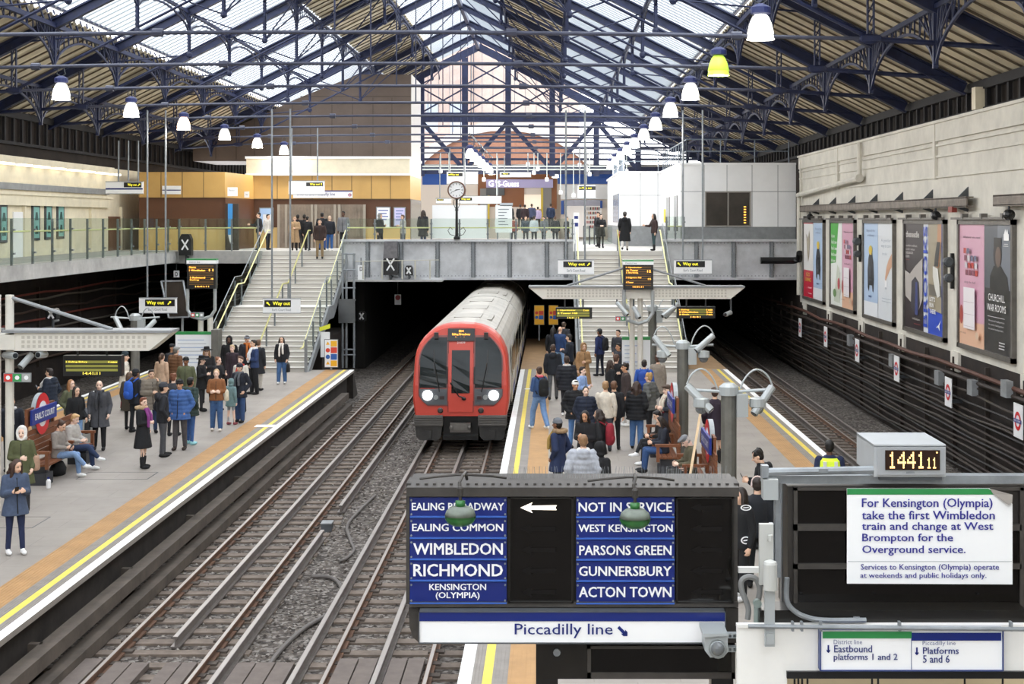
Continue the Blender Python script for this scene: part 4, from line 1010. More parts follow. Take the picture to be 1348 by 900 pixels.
# cable runs on the dark lower wall
rr = random.Random(11); M_cab = [mat('cable_black','#15110f',.6), mat('cable_brown','#2c211b',.7), mat('cable_grey','#39312b',.7), mat('cable_red','#543226',.7)]
zs = [2.75,2.5,2.2,1.95,1.75,1.6,1.45,1.3,1.15,1.0,.85,.7,.55,.4,.25,.1]
for i, z in enumerate(zs):
    pts = []; y = 14.; r = (.06 if i in (0, 1) else .034)
    while y < 104:
        pts.append((XW-.2-.02*(i % 3)-.05*max(0, 8-i)*.1, y, z+rr.uniform(-.07,.04))); y += 3.0
    o = MB().tube(pts, r, 6).build('wall_cable', M_cab[3 if i in (0,) else i % 3])
    tag(o, 'soot covered cable sagging along the lower right wall, %s down from the posters' % (['first','second','third','fourth','fifth','sixth','seventh','eighth','ninth','tenth','eleventh','twelfth','thirteenth','fourteenth','fifteenth','sixteenth'][i]), 'cable', 'cables on the lower right wall')
t = thing('cable_bracket_row', 'row of dark cable brackets on the lower right wall', 'cable brackets', (XW, 40, 1.4), None)
for y in range(16, 100, 3):
    MB().box(XW-.1, XW, y-.04, y+.04, 0, 2.95).box(XW-.3, XW, y-.05, y+.05, 2.62, 2.68).box(XW-.3, XW, y-.05, y+.05, 2.38, 2.42).build('cable_bracket', M_cab[2] if y % 2 else M_cab[1], t)
# ---- roundels on the cable wall
M_rred = mat('roundel_red', '#d4262c', .35); M_rblue = mat('roundel_blue', '#20358c', .35)
def roundel_geo(b, c, u, v, R, nrm, lay=.006):
    """white ground, red ring, blue bar; materials 0 white 1 red 2 blue"""
    c, u, v, nrm = Vector(c), Vector(u), Vector(v), Vector(nrm); n = 28
    for i in range(n):
        a0, a1 = 2*PI*i/n, 2*PI*(i+1)/n; b.m(1)
        b.add([c+nrm*lay+(u*math.cos(a)+v*math.sin(a))*r for a, r in ((a0,R*.62),(a1,R*.62),(a1,R),(a0,R))], [(0,1,2,3)])
    b.m(2); b.add([c+nrm*2*lay+u*p+v*q for p, q in ((-R*1.25,-R*.2),(R*1.25,-R*.2),(R*1.25,R*.2),(-R*1.25,R*.2))], [(0,1,2,3)])
NTH = ['first','second','third','fourth','fifth','sixth']
for i, x in enumerate((1340,1248,1180,1128,1086.5,1053)):
    y = F*(XW-.45)/(x-VX); z = CAMZ-{1340:554,1248:516,1180:485,1128:461,1086.5:443,1053:431}[x]*0
    py = {1340:554,1248:516,1180:485,1128:461,1086.5:443,1053:431}[x]; z = CAMZ-(py-VY)*y/F
    t = thing('roundel_sign', 'white roundel station sign on the dark right wall, %s from the picture edge' % NTH[i], 'sign', (XW-.45, y, z), 'roundel signs on the right wall')
    MB().box(XW-.45, XW-.43, y-.32, y+.32, z-.4, z+.4).build('sign_plate', M_white, t)
    b = MB(); roundel_geo(b, (XW-.452,y,z), -EY, EZ, .22, -EX); b.m(0); write(b, "EARL'S COURT", (XW-.468, y+.24, z-.02), -EY, EZ, .48, .045, .01); b.build('roundel', [M_white, M_rred, M_rblue], t)
    MB().box(XW-.43, XW-.05, y-.03, y+.03, z-.3, z-.2).build('bracket', M_dgrey, t)
for y, z in ((46,1.85),(40.5,1.9),(52.5,1.95),(34.5,2.3),(37.3,2.0)):
    tag(MB().box(XW-.42, XW-.25, y-.22, y+.22, z+.2, z+.6).build('junction_box', M_grey), 'small grey junction box among the cables, about %d metres from the bridge' % round(65-y), 'junction box', 'junction boxes on the right wall')

for i, (z, m_, lab) in enumerate(((3.9,3,'dull red cable along the dark wall under the gallery, topmost'),(3.6,2,'grey cable along the dark wall under the gallery, second from the top'),(3.2,1,'brown cable along the dark wall under the gallery, third from the top'),(2.8,3,'dull red cable along the dark wall under the gallery, fourth from the top'),(2.4,2,'grey cable along the dark wall under the gallery, fifth from the top'),(2.0,1,'brown cable along the dark wall under the gallery, sixth from the top'),(1.6,2,'grey cable along the dark wall under the gallery, seventh from the top'),(1.2,1,'brown cable along the dark wall under the gallery, eighth from the top'))):
    pts = [(XWL+.16, 20+2.5*k, z+rr.uniform(-.08,.08)) for k in range(32)]; o = MB().tube(pts, .045, 6).build('trackside_cable', [M_cab[0], mat('cable_brown2','#4f3d33',.7), mat('cable_grey2','#6f675f',.7), mat('cable_red2','#7d3a30',.7)][m_]); tag(o, lab, 'cable', 'cables under the gallery')
t = thing('cable_bracket_row', 'row of dark cable brackets on the wall under the gallery', 'cable brackets', (XWL, 45, 2.5), None)
for y in range(22, 96, 5): MB().box(XWL, XWL+.12, y-.04, y+.04, .9, 4.1).build('cable_bracket', M_cab[2], t)
# ================================================================== PENDANT LAMPS
LAMP_W = 260
M_lampw = mat('lamp_shade_glow', '#fffdf6', .4, emit=1.1); M_lampy = mat('lamp_shade_lime', '#cfe66a', .4, emit=.62, ecol='#bfe63a'); M_lampwarm = mat('lamp_shade_warm', '#ffe6cf', .4, emit=2.2, ecol='#ffd9bd')
M_bulb = mat('lamp_bulb', '#ffffff', .4, emit=8); M_lcap = mat('lamp_cap_blue', '#2a3468', .5)
def pendant(name, shade, label, c, group, ztop, watts=None):
    t = thing(name, label, 'lamp', c, group); c = Vector(c)
    b = MB().lathe([(.262,-.26),(.25,-.26),(.235,-.15),(.2,.02),(.15,.14),(.09,.2),(.09,.22),(.155,.15),(.21,.02),(.25,-.15)], c, 20); b.build('lamp_shade', shade, t, True)
    b = MB().ell(c+Vector((0,0,-.06)), (.1,.1,.14), 10); b.build('bulb', M_bulb, t, True)
    b = MB().lathe([(.09,.2),(.19,.22),(.19,.33),(.14,.36),(.07,.4)], c, 14); b.build('lamp_cap', M_lcap, t)
    b = MB(); b.tube([c+Vector((.0,0,.38)), c+Vector((-.12,0,.46)), c+Vector((-.08,0,.6)), c+Vector((0,0,.64)), c+Vector((.08,0,.6)), c+Vector((.12,0,.46)), c+Vector((0,0,.38))], .014, 6, False); b.tube([c+Vector((0,0,.62)), (c.x, c.y, ztop)], .016, 6); b.build('hanger', M_dgrey, t)
    ld = bpy.data.lights.new('lamp_light', 'POINT'); ld.energy = watts or LAMP_W; ld.shadow_soft_size = .12; ld.color = (1,.95,.88); lo = bpy.data.objects.new('lamp_light', ld); COL.objects.link(lo); lo.location = c+Vector((0,0,-.3)); attach(lo, t)
    return t
for k, y in enumerate(YT):
    if k < 11:
        m = M_lampy if k == 1 else M_lampw
        nm = 'lime green glowing pendant lamp in the right lamp row' if k == 1 else 'white bell pendant lamp, %s in the row over the island platform' % ORD[k]
        pendant('pendant_lamp', m, nm, (3.88, y, 10.39), 'right row of pendant lamps', 11.08, 260 if k < 6 else 200)
for k, y in enumerate(YT[2:8]):
    pendant('pendant_lamp', M_lampwarm if k == 2 else M_lampw, 'white bell pendant lamp, %s from the picture edge in the row over the left platform' % ORD[k], (-13.6, y, 10.39), 'left row of pendant lamps', 11.05)
for k, y in enumerate([72.3, 76.5, 80.7, 85, 90, 95, 99]):
    pendant('pendant_lamp', M_lampw, 'white bell pendant lamp, %s in the short row over the concourse' % ORD[k], (-4.1, y, 10.2), 'concourse row of pendant lamps', 11.14, 220)
tag(MB().tube([(-4.1,72,11.16),(-4.1,100,11.16)], .04, 6).build('lamp_rail', M_steel), 'long thin rail carrying the short lamp row over the concourse', 'rail')
pendant('pendant_lamp', M_lampw, 'single white pendant lamp right of the brown shop panel', P(731,229,100), None, 11, 60)
# ================================================================== HANGING WAY OUT SIGNS
M_pale = mat('pale_grey_lettering', '#7e868c', .5)
def way_out(label, x0, y0, x1, y1, Y, box, txt, arr, rods, rod_top, group='hanging way out signs', sub="Earl's Court Road", band=None):
    """box: pixel box of the black lit panel; arr: (x, angle) of the arrow or None"""
    t = thing('way_out_sign', label, 'sign', P((x0+x1)/2, y0, Y), group)
    b = bpx(MB(), x0, y0, x1, y1, Y, .12); b.build('sign_box', M_white, t)
    b = bpx(MB(), x0-.4, y0-.4, x1+.4, y0+.4, Y-.01, .14); bpx(b, x0-.4, y1-.4, x1+.4, y1+.4, Y-.01, .14); b.build('edge_frame', M_steel, t)
    p = qpx(MB(), *box, Y-.012).build('lit_panel', M_black, t)
    b = MB(); bw = box[2]-box[0]; bh = box[3]-box[1]
    tx0, tx1 = txt
    wpx(b, 'Way out', tx0, box[1]+bh*.2, tx1, box[3]-bh*.12, Y-.016, .02)
    if arr: arrow(b, P(arr[0], (box[1]+box[3])/2, Y-.016), EX, EZ, bh*.68*Y/F, arr[1], .22)
    b.build('lettering', M_lettyel, p)
    if sub:
        b = MB(); wpx(b, sub, x0+(x1-x0)*.25, y1-(y1-box[3])*.75, x0+(x1-x0)*.75, y1-(y1-box[3])*.35, Y-.012); b.build('sub_lettering', M_pale, t)
    if band: qpx(MB(), x0, band[0], x1, band[1], Y-.011).build('blue_stripe', M_signblue, t)
    b = MB()
    for x in rods: b.tube([P(x, rod_top, Y+.06), P(x, y0, Y+.06)], .035, 6)
    if rods: b.build('hanging_rods', M_steel, t)
    return t
D45 = PI/4
way_out('hanging way out sign with arrow pointing up right over the left platform', 183, 392, 232, 412, 52.7, (191,394,230,403), (193,216), (223, D45), (194,218), 145)
way_out('hanging way out sign with arrow pointing up left before the left stairs', 346, 393, 395, 412, 52.7, (348,395,383,404), (359,382), (353, PI-D45), (358,382), 143)
way_out('hanging way out sign with arrow pointing up right over the island platform', 734.5, 342, 782, 361, 52.7, (741.5,344,779,351.5), (748,770), (775, D45), (745,770), 145)
way_out('hanging way out sign with arrow pointing up left before the grey girder', 887.5, 342, 937, 360.5, 52.7, (890,343.5,928,351.5), (899,919), (894, PI-D45), (899,925), 145)
way_out('small way out sign hanging in front of the cream gallery wall', 139, 239, 188, 255, 61, (163,240,186,246.5), (168,180), (183, D45), (156,169,182), 185, 'far way out signs', None, (247.5,249.5))
way_out('way out sign hanging above the left stair head', 380, 238, 427, 256, 68, (403,240,425,245), (408,421), (423, PI/2), (384,418), 166, 'far way out signs', None)
way_out('way out board above the concourse clock', 588, 226, 629, 242, 84, (590,227.5,609,232), (593,604), (591.5, PI), (592,611), 195, 'far way out signs', None)
way_out('way out sign hanging left of the kiosk shop', 760.5, 243, 784, 261, 84, (762,245,784,250), (766,779), (764, PI), (763,772), 195, 'far way out signs', None)
way_out('long low way out sign behind the clock post', 603, 258, 660, 268, 80, (605,260,621.5,264), (607,619), None, (612,655), 205, 'far way out signs', None)
way_out('framed way out sign above the shop fascia', 658, 226.5, 699, 233, 88, (660,227.5,671,230), (662,669), None, (664,695), 205, 'far way out signs', None)
way_out('faint way out sign left of the clock', 574, 261, 594, 268, 88, (575,262,584,264), (576,583), None, (579,), 205, 'far way out signs', None)
# fascia signs on the ochre wall
t = thing('line_sign', 'long white line sign with blue stripe on the ochre wall', 'sign', P(424, 256, 72.9))
bpx(MB(),386,250.5,464,260.5,72.93,.05).build('sign_plate', M_white, t); qpx(MB(),386,250.5,464,252,72.92).build('blue_stripe', M_signblue, t)
b = MB(); wpx(b,'District and Piccadilly line',391,253.5,441,258.5,72.915); b.build('lettering', M_signblue, t); b = MB(); roundel_geo(b, P(460.5,256.5,72.92), EX, EZ, .08, -EY); b.build('emblem', [M_white, M_rred, M_rblue], t)
for (x0,y0,x1,y1,Y,lab) in ((453.9-240+240,0,0,0,0,''),):
    pass
for (x0,y0,x1,y1,Y,lab) in ((299.5,246.5,312.5,258,67.4,'small white notice on the angled ochre wall'),(321.5,252,328,260,70.3,'tiny white notice beside the angled ochre wall')):
    t = thing('wall_notice', lab, 'notice', P(x0,y1,Y), 'notices on the ochre wall'); bpx(MB(),x0,y0,x1,y1,Y,.04).build('notice_plate', M_white, t); b = MB(); wpx(b,'Notice',x0+2,y0+2.5,x0+(x1-x0)*.7,y0+5,Y-.006); b.build('lettering', M_pale, t)
t = thing('line_sign', 'small white line sign with blue stripe on the ochre wall above the gallery', 'sign', P(225,250,67.5)); bpx(MB(),213.5,244.5,238,255.5,67.5,.05).build('sign_plate', M_white, t); qpx(MB(),213.5,249.6,238,250.8,67.49).build('blue_stripe', M_signblue, t)
# posters and door on the gallery wall and office wall
for i, (x0,y0,x1,y1) in enumerate(((495,272,514,300),(518,272.5,534,298))):
    t = thing('wall_poster', ('white map poster on the brown wall','violet photo poster on the brown wall')[i], 'poster', P(x0,y1,72.9), 'posters on the brown wall'); bpx(MB(),x0,y0,x1,y1,72.95,.06).build('poster_frame', M_steel, t)
    b = MB(); qpx(b,x0+1.3,y0+1.3,x1-1.3,y1-1.3,72.94); b.m(1)
    for k in range(4): qpx(b,x0+3,y0+4+4*k,x1-3-2*(k % 2),y0+5.6+4*k,72.932)
    b.build('poster_sheet', [M_white if i == 0 else mat('violet_print','#c9c6ea',.4), mat('print_greyblue','#7d86b5',.5)], t)
t = thing('wall_poster', 'tall pale blue poster beside the left stair head', 'poster', P(351,300,72.9)); bpx(MB(),341,273,360,301,72.95,.06).build('poster_frame', M_steel, t); b = qpx(MB(),342.3,274.3,358.7,299.7,72.94).m(1); qpx(b,346,282,357,299,72.935); b.build('poster_sheet', [mat('sky_print','#a8c8ee',.4), mat('print_white','#e8ecf2',.4)], t)
t = thing('banner_sign', 'narrow blue banner sign with a pointed white foot by the dark doorway', 'sign', P(303,318,66.9))
bpx(MB(),300,268,306,309,66.9,.04).build('banner', mat('banner_blue','#3d8fd0',.4), t); b = MB(); o = P(300.3,309,66.9); b.prism([(0,0),(.2,0),(.1,-.42)], o, EX, EZ, EY*.04); b.build('banner_foot', M_white, t)
for i, (xa, xb, lab) in enumerate(((-2,8,'teal exhibition poster at the very edge of the gallery wall'),(41,51,'teal poster, first of three together on the gallery wall'),(58,67,'teal poster, second of three together on the gallery wall'),(74,83,'teal poster, third of three together on the gallery wall'))):
    ya, yb = F*XWL/(xa-VX), F*XWL/(xb-VX); t = thing('wall_poster', lab, 'poster', (XWL+.05, ya, 6.2), 'teal posters on the gallery wall')
    z1 = CAMZ+20.5*ya/F; z0 = z1-1.45; MB().box(XWL, XWL+.06, ya, yb, z0, z1).build('poster_frame', M_dgrey, t)
    b = MB(); b.add([(XWL+.066,ya+.12,z0+.1),(XWL+.066,yb-.12,z0+.1),(XWL+.066,yb-.12,z1-.1),(XWL+.066,ya+.12,z1-.1)], [(0,1,2,3)]); b.m(1)
    for zz in (z0+.4, z0+.95):
        ym = (ya+yb)/2; b.add([(XWL+.07,ym-.2,zz-.14),(XWL+.07,ym+.2,zz-.14),(XWL+.07,ym+.1,zz+.18),(XWL+.07,ym-.1,zz+.18)], [(0,1,2,3)])
    b.build('poster_sheet', [mat('teal_print','#7fb9b4',.4), mat('print_darkteal','#24524f',.4)], t)
b = MB()
for x in (30, 118, 158): y = F*XWL/(x-VX); b.box(XWL, XWL+.12, y-.1, y+.1, ZD, 7.4)
struct(b.build('trim_gallery_pilasters', M_cream))
y = F*XWL/(151-VX); struct(MB().box(XWL, XWL+.05, y-1.0, y+1.2, ZD, 6.95).build('door_1', mat('brown_door','#6a4a35',.5))); y = F*XWL/(24-VX); struct(MB().box(XWL, XWL+.05, y-.6, y+.6, ZD, 7.1).build('door_2', M_white))
# ================================================================== PLATFORM CLOCK on the bridge
Y = 64.7; cc = P(601, 250, Y); k = Y/F
t = thing('station_clock', 'round white station clock with brown rim on a black post', 'clock', (cc.x, Y, 5.9))
b = MB().lathe([(11.4*k,.0),(12*k,-.03),(11.8*k,-.1),(10.2*k,-.1),(10.2*k,.0)], (cc.x,Y,cc.z), 32, 'y'); b.lathe([(11.4*k,.3),(12*k,.3),(12*k,0),(11.4*k,0)], (cc.x,Y,cc.z), 32, 'y'); b.build('clock_case', mat('clock_brown','#6b4a3a',.4), t, True)
b = MB().lathe([(10.4*k,0),(10.4*k,-.05)], (cc.x,Y,cc.z), 32, 'y'); f = b.build('dial', M_white, t)
b = MB()
for i in range(12):
    a = PI/6*i; d = Vector((math.sin(a),0,math.cos(a))); n = Vector((math.cos(a),0,-math.sin(a))); r0, r1 = (7.2 if i % 3 else 6.6)*k, 9*k; w = .012
    c0 = Vector((cc.x,Y-.055,cc.z)); b.add([c0+d*r0-n*w, c0+d*r0+n*w, c0+d*r1+n*w, c0+d*r1-n*w], [(0,1,2,3)])
b.build('hour_marks', M_black, f)
b = MB(); c0 = Vector((cc.x,Y-.06,cc.z))
for a, L, w in ((math.radians(80), 5.0*k, .022), (math.radians(246), 7.8*k, .014)):
    d = Vector((math.sin(a),0,math.cos(a))); n = Vector((math.cos(a),0,-math.sin(a))); b.add([c0-d*.05-n*w, c0-d*.05+n*w, c0+d*L+n*w*.5, c0+d*L-n*w*.5], [(0,1,2,3)])
b.build('hand', M_black, f)
b = MB().lathe([(.14,5.9),(.14,6.0),(.07,6.05),(.055,7.2),(.09,7.24),(.05,7.3),(.05,cc.z-11*k)], (cc.x,Y+.1,0), 12)
for s in (-1, 1): b.tube([(cc.x+s*.05,Y+.1,6.05),(cc.x+s*.3,Y+.1,6.12),(cc.x+s*.4,Y+.1,6.3),(cc.x+s*.3,Y+.1,6.45),(cc.x+s*.18,Y+.1,6.35)], .016, 6); b.tube([(cc.x+s*.05,Y+.1,7.3),(cc.x+s*.14,Y+.1,7.5),(cc.x+s*.12,Y+.1,7.7),(cc.x,Y+.1,7.72)], .016, 6)
b.build('post', M_black, t)
# white partition boards and poster stand on the bridge walkway
tag(bpx(bpx(MB(),569,270,640,314,69,.1),640.5,270,641.2,314,69,.1).build('white_partition', M_white), 'plain white partition screen behind the clock post', 'partition')
t = thing('poster_stand', 'white freestanding notice board on the bridge walkway', 'notice board', P(664,316,69)); bpx(MB(),652,270,674,306,68.6,.08).build('board', mat('pale_board','#eef2f2',.4), t); bpx(MB(),658,267,675,271,68.6,.1).build('header', mat('board_header','#b9bfc4',.4), t)
b = bpx(bpx(MB(),654,306,656,327,68.6,.06),671,306,673,327,68.6,.06); b.build('leg', M_steel, t)
b = MB()
for r in range(7): qpx(b,656,275+4*r,670-(r*3) % 7,276+4*r,68.59)
b.build('print_lines', M_pale, t)
t = thing('banner_stand', 'narrow white and blue pull up banner right of the bridge glass', 'banner', P(758,327,70)); bpx(MB(),755,280,762,318,70,.05).build('banner', M_white, t); b = qpx(qpx(MB(),756,284,761,288,69.99),756,293,761,298,69.99); b.build('print', M_signblue, t)
# ================================================================== SIGNALS WITH COVERS
def cross(b, c, s, w, d=-.01):
    c = Vector(c)
    for sg in (-1, 1):
        u = Vector((s*.62,0,sg*s)); n = Vector((s,0,-sg*s*.62)).normalized()*w; b.add([c+Vector((0,d,0))-u-n, c+Vector((0,d,0))+u-n, c+Vector((0,d,0))+u+n, c+Vector((0,d,0))-u+n], [(0,1,2,3)])
def covered_signal(label, x, y, w, h, Y, top=None, stem=None):
    t = thing('covered_signal', label, 'signal', P(x, y, Y), 'signals crossed out of use'); k = Y/F; c = P(x, y, Y)
    b = MB(); pts = [(-w/2*k,-h/2*k),(w/2*k,-h/2*k),(w/2*k,h*.25*k),(w*.3*k,h/2*k),(-w*.3*k,h/2*k),(-w/2*k,h*.25*k)]; b.prism(pts, c, EX, EZ, EY*.4); b.build('cover', M_black, t)
    b = MB(); cross(b, c, min(w,h)*.42*k, .035); b.build('white_cross', M_white, t)
    if top: b = MB(); b.prism([(-w*.5*k,0),(w*.5*k,0),(w*.42*k,top*k),(-w*.42*k,top*k)], c+Vector((0,-.03,h*.3*k)), EX, EZ, EY*.45); b.build('draped_sheet', mat('tarpaulin','#6f6d70',.7,0,.3,6), t)
    b = MB().tube([c+Vector((0,.2,-h/2*k)), c+Vector((0,.2,-h/2*k-(stem or 10)*k))], .05, 6); b.tube([c+Vector((0,.2,-h/2*k-.1)), c+Vector((0,.75,-h/2*k-.1))], .05, 6); b.build('post', M_dgrey, t)
covered_signal('black hooded signal with a white cross at the gallery corner', 243.5, 322, 16, 28, 64.4, None, 12)
covered_signal('signal box draped in grey sheeting with a large white cross', 514, 348, 19, 28, 64.4, 22, 6)
covered_signal('small round covered signal with a cross on the bridge girder', 538, 356, 10, 13, 64.4, None, 5)
covered_signal('dark signal with a white cross on the black tunnel wall', 476, 416, 10, 13, 66.4, None, 4)
covered_signal('dark round signal with a white cross under the gallery', 67, 413, 14, 14, 50, None, 20)
# walkway frame hanging on the left of the girder
t = thing('access_walkway', 'grey steel access walkway with rails fixed along the girder', 'walkway', P(520, 369, 64.3)); b = MB()
a, c = P(457,369,64.0), P(582,367,64.0); b.box(a.x, c.x, 64.0, 64.9, a.z-.06, a.z); b.build('deck', M_conc, t)
b = MB()
for x in (478, 503, 529.5, 546.5, 566): b.tube([P(x,367,64.05), P(x,343,64.05)], .035, 6)
b.tube([P(465,344,64.05), P(578,342,64.05)], .02, 6); b.build('uprights', mat('pale_rail','#c4c1b4',.5), t)
t = thing('access_ladder', 'grey steel ladder frame beside the left staircase', 'ladder', P(460, 470, 62)); b = MB()
for x in (451, 456, 466): b.tube([P(x,333,62), P(x,484,62)], .05, 6)
for y in (334, 355, 379, 395, 421, 460, 467): b.tube([P(450,y,62), P(468,y,62)], .04, 6)
b.build('frame', M_steel, t); bpx(MB(),445.5,393.5,467,425,61.8,.08).build('mirror_panel', mat('dull_mirror','#77797b',.25,.6,.3,1), t)
t = thing('platform_mirror', 'tilted grey framed mirror under the gallery beside the hanging sign', 'mirror', P(232,430,55)); b = MB(); o = P(212,370,56); 
q = [P(212,370,55.5),P(241,369.5,55.5),P(249,417,55),P(222,418,55)]
for i in range(4): b.bar(q[i], q[(i+1) % 4], .06, .06)
b.build('mirror_frame', M_steel, t); b = MB(); b.add([v+Vector((0,.01,0)) for v in q]+[v+Vector((0,.05,0)) for v in q], [(3,2,1,0),(4,5,6,7),(0,1,5,4),(1,2,6,5),(2,3,7,6),(3,0,4,7)]); b.build('mirror_glass', mat('dark_mirror','#3a342f',.2,.3,.3,1), t)
MB().tube([P(240,418,55.1), P(240,452,55.1)], .05, 6).build('post', M_steel, t)
for (x0,y0,x1,y1,Y,lab,let) in ((228.5,356,236,365,65.2,'small white letter plate hanging under the gallery','D'),(471,349,479.5,369,64.84,'white letter plate with signal number below the girder','D')):
    t = thing('letter_plate', lab, 'sign', P(x0,y1,Y), 'white letter plates'); bpx(MB(),x0,y0,x1,y1,Y,.04).build('plate', M_white, t); b = MB(); wpx(b,let,x0+(x1-x0)*.3,y0+2,x0+(x1-x0)*.75,y0+7.5,Y-.006,.02); b.build('lettering', M_black, t)
    MB().tube([P((x0+x1)/2,y0,Y+.02), P((x0+x1)/2,y0-10,Y+.02)], .02, 6).build('hanger', M_dgrey, t)
t = thing('tunnel_notice', 'small red and white limit notice deep in the tunnel mouth', 'notice', P(524,394,70)); bpx(MB(),519.5,387.5,528,401,70,.04).build('plate', M_white, t); b = MB().lathe([(.13,0),(.13,-.02)], P(523.7,391.5,69.98), 16, 'y'); b.build('red_disc', mat('dark_red_disc','#9c2a2a',.5), t)
MB().tube([P(523.7,387,70.05), P(523.7,366,70.05)], .03, 6).build('hanger', M_dgrey, t)
# multi hazard boards
M_hazy = mat('hazard_yellow','#f0b324',.5)
def hazard(label, x0, y0, x1, y1, Y, foot, base=None):
    t = thing('hazard_board', label, 'safety sign', P(x0, foot, Y), 'four panel safety boards'); bpx(MB(),x0,y0,x1,y1,Y,.05).build('board', base or M_white, t); w = x1-x0; h = y1-y0
    b = MB(); cols = [M_hazy, mat('hazard_red','#d5432f',.5), mat('hazard_blue','#2b5fae',.5), M_hazy]
    for i in range(4):
        b.m(i); qpx(b, x0+w*.46, y0+h*(.04+.24*i), x1-w*.05, y0+h*(.25+.24*i), Y-.006); 
        c = P(x0+w*.24, y0+h*(.145+.24*i), Y-.006); r = w*.17*Y/F
        n = 3 if i in (0, 3) else 14; b.add([c+EX*(r*math.sin(2*PI*j/n))+EZ*(r*math.cos(2*PI*j/n)) for j in range(n)][::-1], [tuple(range(n))])
    b.build('symbols', cols, t); f = bpx(bpx(MB(),x0-.6,y0-.6,x0,y1+.6,Y-.01,.08),x1,y0-.6,x1+.6,y1+.6,Y-.01,.08); bpx(f,x0-.6,y0-.6,x1+.6,y0,Y-.01,.08); bpx(f,x0-.6,y1,x1+.6,y1+.6,Y-.01,.08); f.build('edge_frame', M_dgrey, t)
    MB().tube([P((x0+x1)/2,y1,Y+.04), P((x0+x1)/2,foot,Y+.04)], .04, 6).build('post', M_steel, t)
hazard('multi coloured safety board at the end of the left platform', 427.5, 447, 444.5, 483, 55.1, 487)
hazard('first yellow safety board at the far end of the island platform', 703.5, 402, 716, 427, 66, 448, M_hazy)
hazard('second yellow safety board hanging nearer the dot matrix display', 722.5, 402, 734.5, 427, 66, 448, M_hazy)
t = thing('yellow_barrier', 'small yellow and white barrier panel behind the left safety board', 'barrier', P(428,470,56)); b = MB(); b.prism([(0,0),(.42,.12),(.42,.3),(0,.16)], P(420.5,436,56.5), EX, EZ, EY*.05); b.build('yellow_band', mat('barrier_yellow','#d8dc3a',.5), t); bpx(MB(),422,437,434,470,56.6,.05).build('white_panel', M_white, t)
# ================================================================== PLATFORM BOOMS, POSTS, CAMERAS, DISPLAYS
M_boom = mat('boom_cream', '#d9d5cb', .5, 0, .1, 2); M_boomdot = mat('boom_dots', '#bcb7ac', .6); M_cctv = mat('cctv_grey', '#aeb3b4', .35, .2); M_lens = mat('lens_dark', '#2b2e31', .1)
M_pole = mat('pole_grey', '#74736d', .45, .3, .2, 4)
def boom(label, xc, Y, half, z, right_tip=True):
    t = thing('light_boom', label, 'platform light boom', (xc, Y, .95), 'cross shaped light booms'); h = .36; zz = z-h/2
    b = MB()
    for s in (-1, 1):
        b.prism([(.32,0),(half-.45,0),(half,h),(.32,h)], (xc,Y,zz), EX*s, EZ, EY*.55)
    b.build('boom_arm', M_boom, t)
    b = MB(); n = int((half-.9)/.11)
    for s in (-1, 1):
        for i in range(n):
            x = xc+s*(.5+i*.11)
            for r in range(3): b.box(x-.03, x+.03, Y-.008, Y+.01, zz+.06+r*.09, zz+.12+r*.09)
    b.build('grille_pattern', M_boomdot, t)
    b = MB()
    for s in (-1, 1): b.box(min(xc+s*.1,xc+s*half), max(xc+s*.1,xc+s*half), Y-.05, Y+.62, zz+h, zz+h+.05); b.tube([(xc+s*.15,Y+.25,zz+1.05),(xc+s*2.2,Y+.25,zz+h+.05)], .04, 6)
    b.build('top_tray', M_grey, t)
    b = MB()
    for e in (-.13, .13): b.tube([(xc+e,Y+.27,.95),(xc+e,Y+.27,zz+1.1)], .085, 10)
    b.box(xc-.34, xc+.34, Y-.02, Y+.56, zz+.02, zz+h-.04); b.build('twin_post', M_boom, t)
    return t
boom('long cream perforated light boom over the island platform', 2.72, 45.0, 3.42, 4.47)
boom('long cream perforated light boom crossing the left platform at the picture edge', -11.0, 28.3, 3.45, 4.37)
def display(label, x0, y0, x1, y1, Y, rows, col, hang_to, group='platform dot matrix displays', foot=None):
    t = thing('train_display', label, 'display', P((x0+x1)/2, y0, Y), group); bpx(MB(),x0,y0,x1,y1,Y,.2).build('case', M_black, t)
    for (rx0, ry0, rx1, ry1, txt, m) in rows:
        b = MB(); 
        if txt: wpx(b, txt, rx0, ry0, rx1, ry1, Y-.012, .015)
        else: qpx(b, rx0, ry0, rx1, ry1, Y-.006)
        b.build('lettering' if txt else 'lit_row', m, t)
    b = MB(); 
    for x in (x0+(x1-x0)*.25, x0+(x1-x0)*.75): b.tube([P(x,y0,Y+.1), P(x,hang_to,Y+.1)], .025, 6)
    b.build('hanger', M_dgrey, t)
    return t
M_olive = mat('unlit_row_olive', '#8b8a3c', .5, emit=.15); M_yell = mat('display_yellow','#f1dc55',.5,emit=.9)
display('black dot matrix display with olive rows under the left platform boom', 83, 468, 160, 495, 28.6, [(86,474.5,155,478,'',M_olive),(86.5,480,155,483.2,'',M_olive),(87,485,155,488.5,'',M_olive),(87,475,115,477.6,'1 Ealing Bdwy',M_yell),(142,475,154,477.6,'4 mins',M_yell),(109,489.5,132,493,'14:41:11',M_yell)], 0, 461)
display('black dot matrix display hanging left of the island boom post', 731.5, 404.5, 779.5, 419.5, 45.2, [(733,407,776,409.6,'',M_olive),(733,410.8,776,413.4,'',M_olive),(733,414.2,776,416.6,'',M_olive),(734,407.2,758,409.4,'1 Upminster',M_yell),(768,407.2,775,409.4,'2 min',M_yell),(734,411,760,413.2,'2 Tower Hill',M_yell),(747,417,762,419.2,'14:41:11',M_yell)], 0, 393)
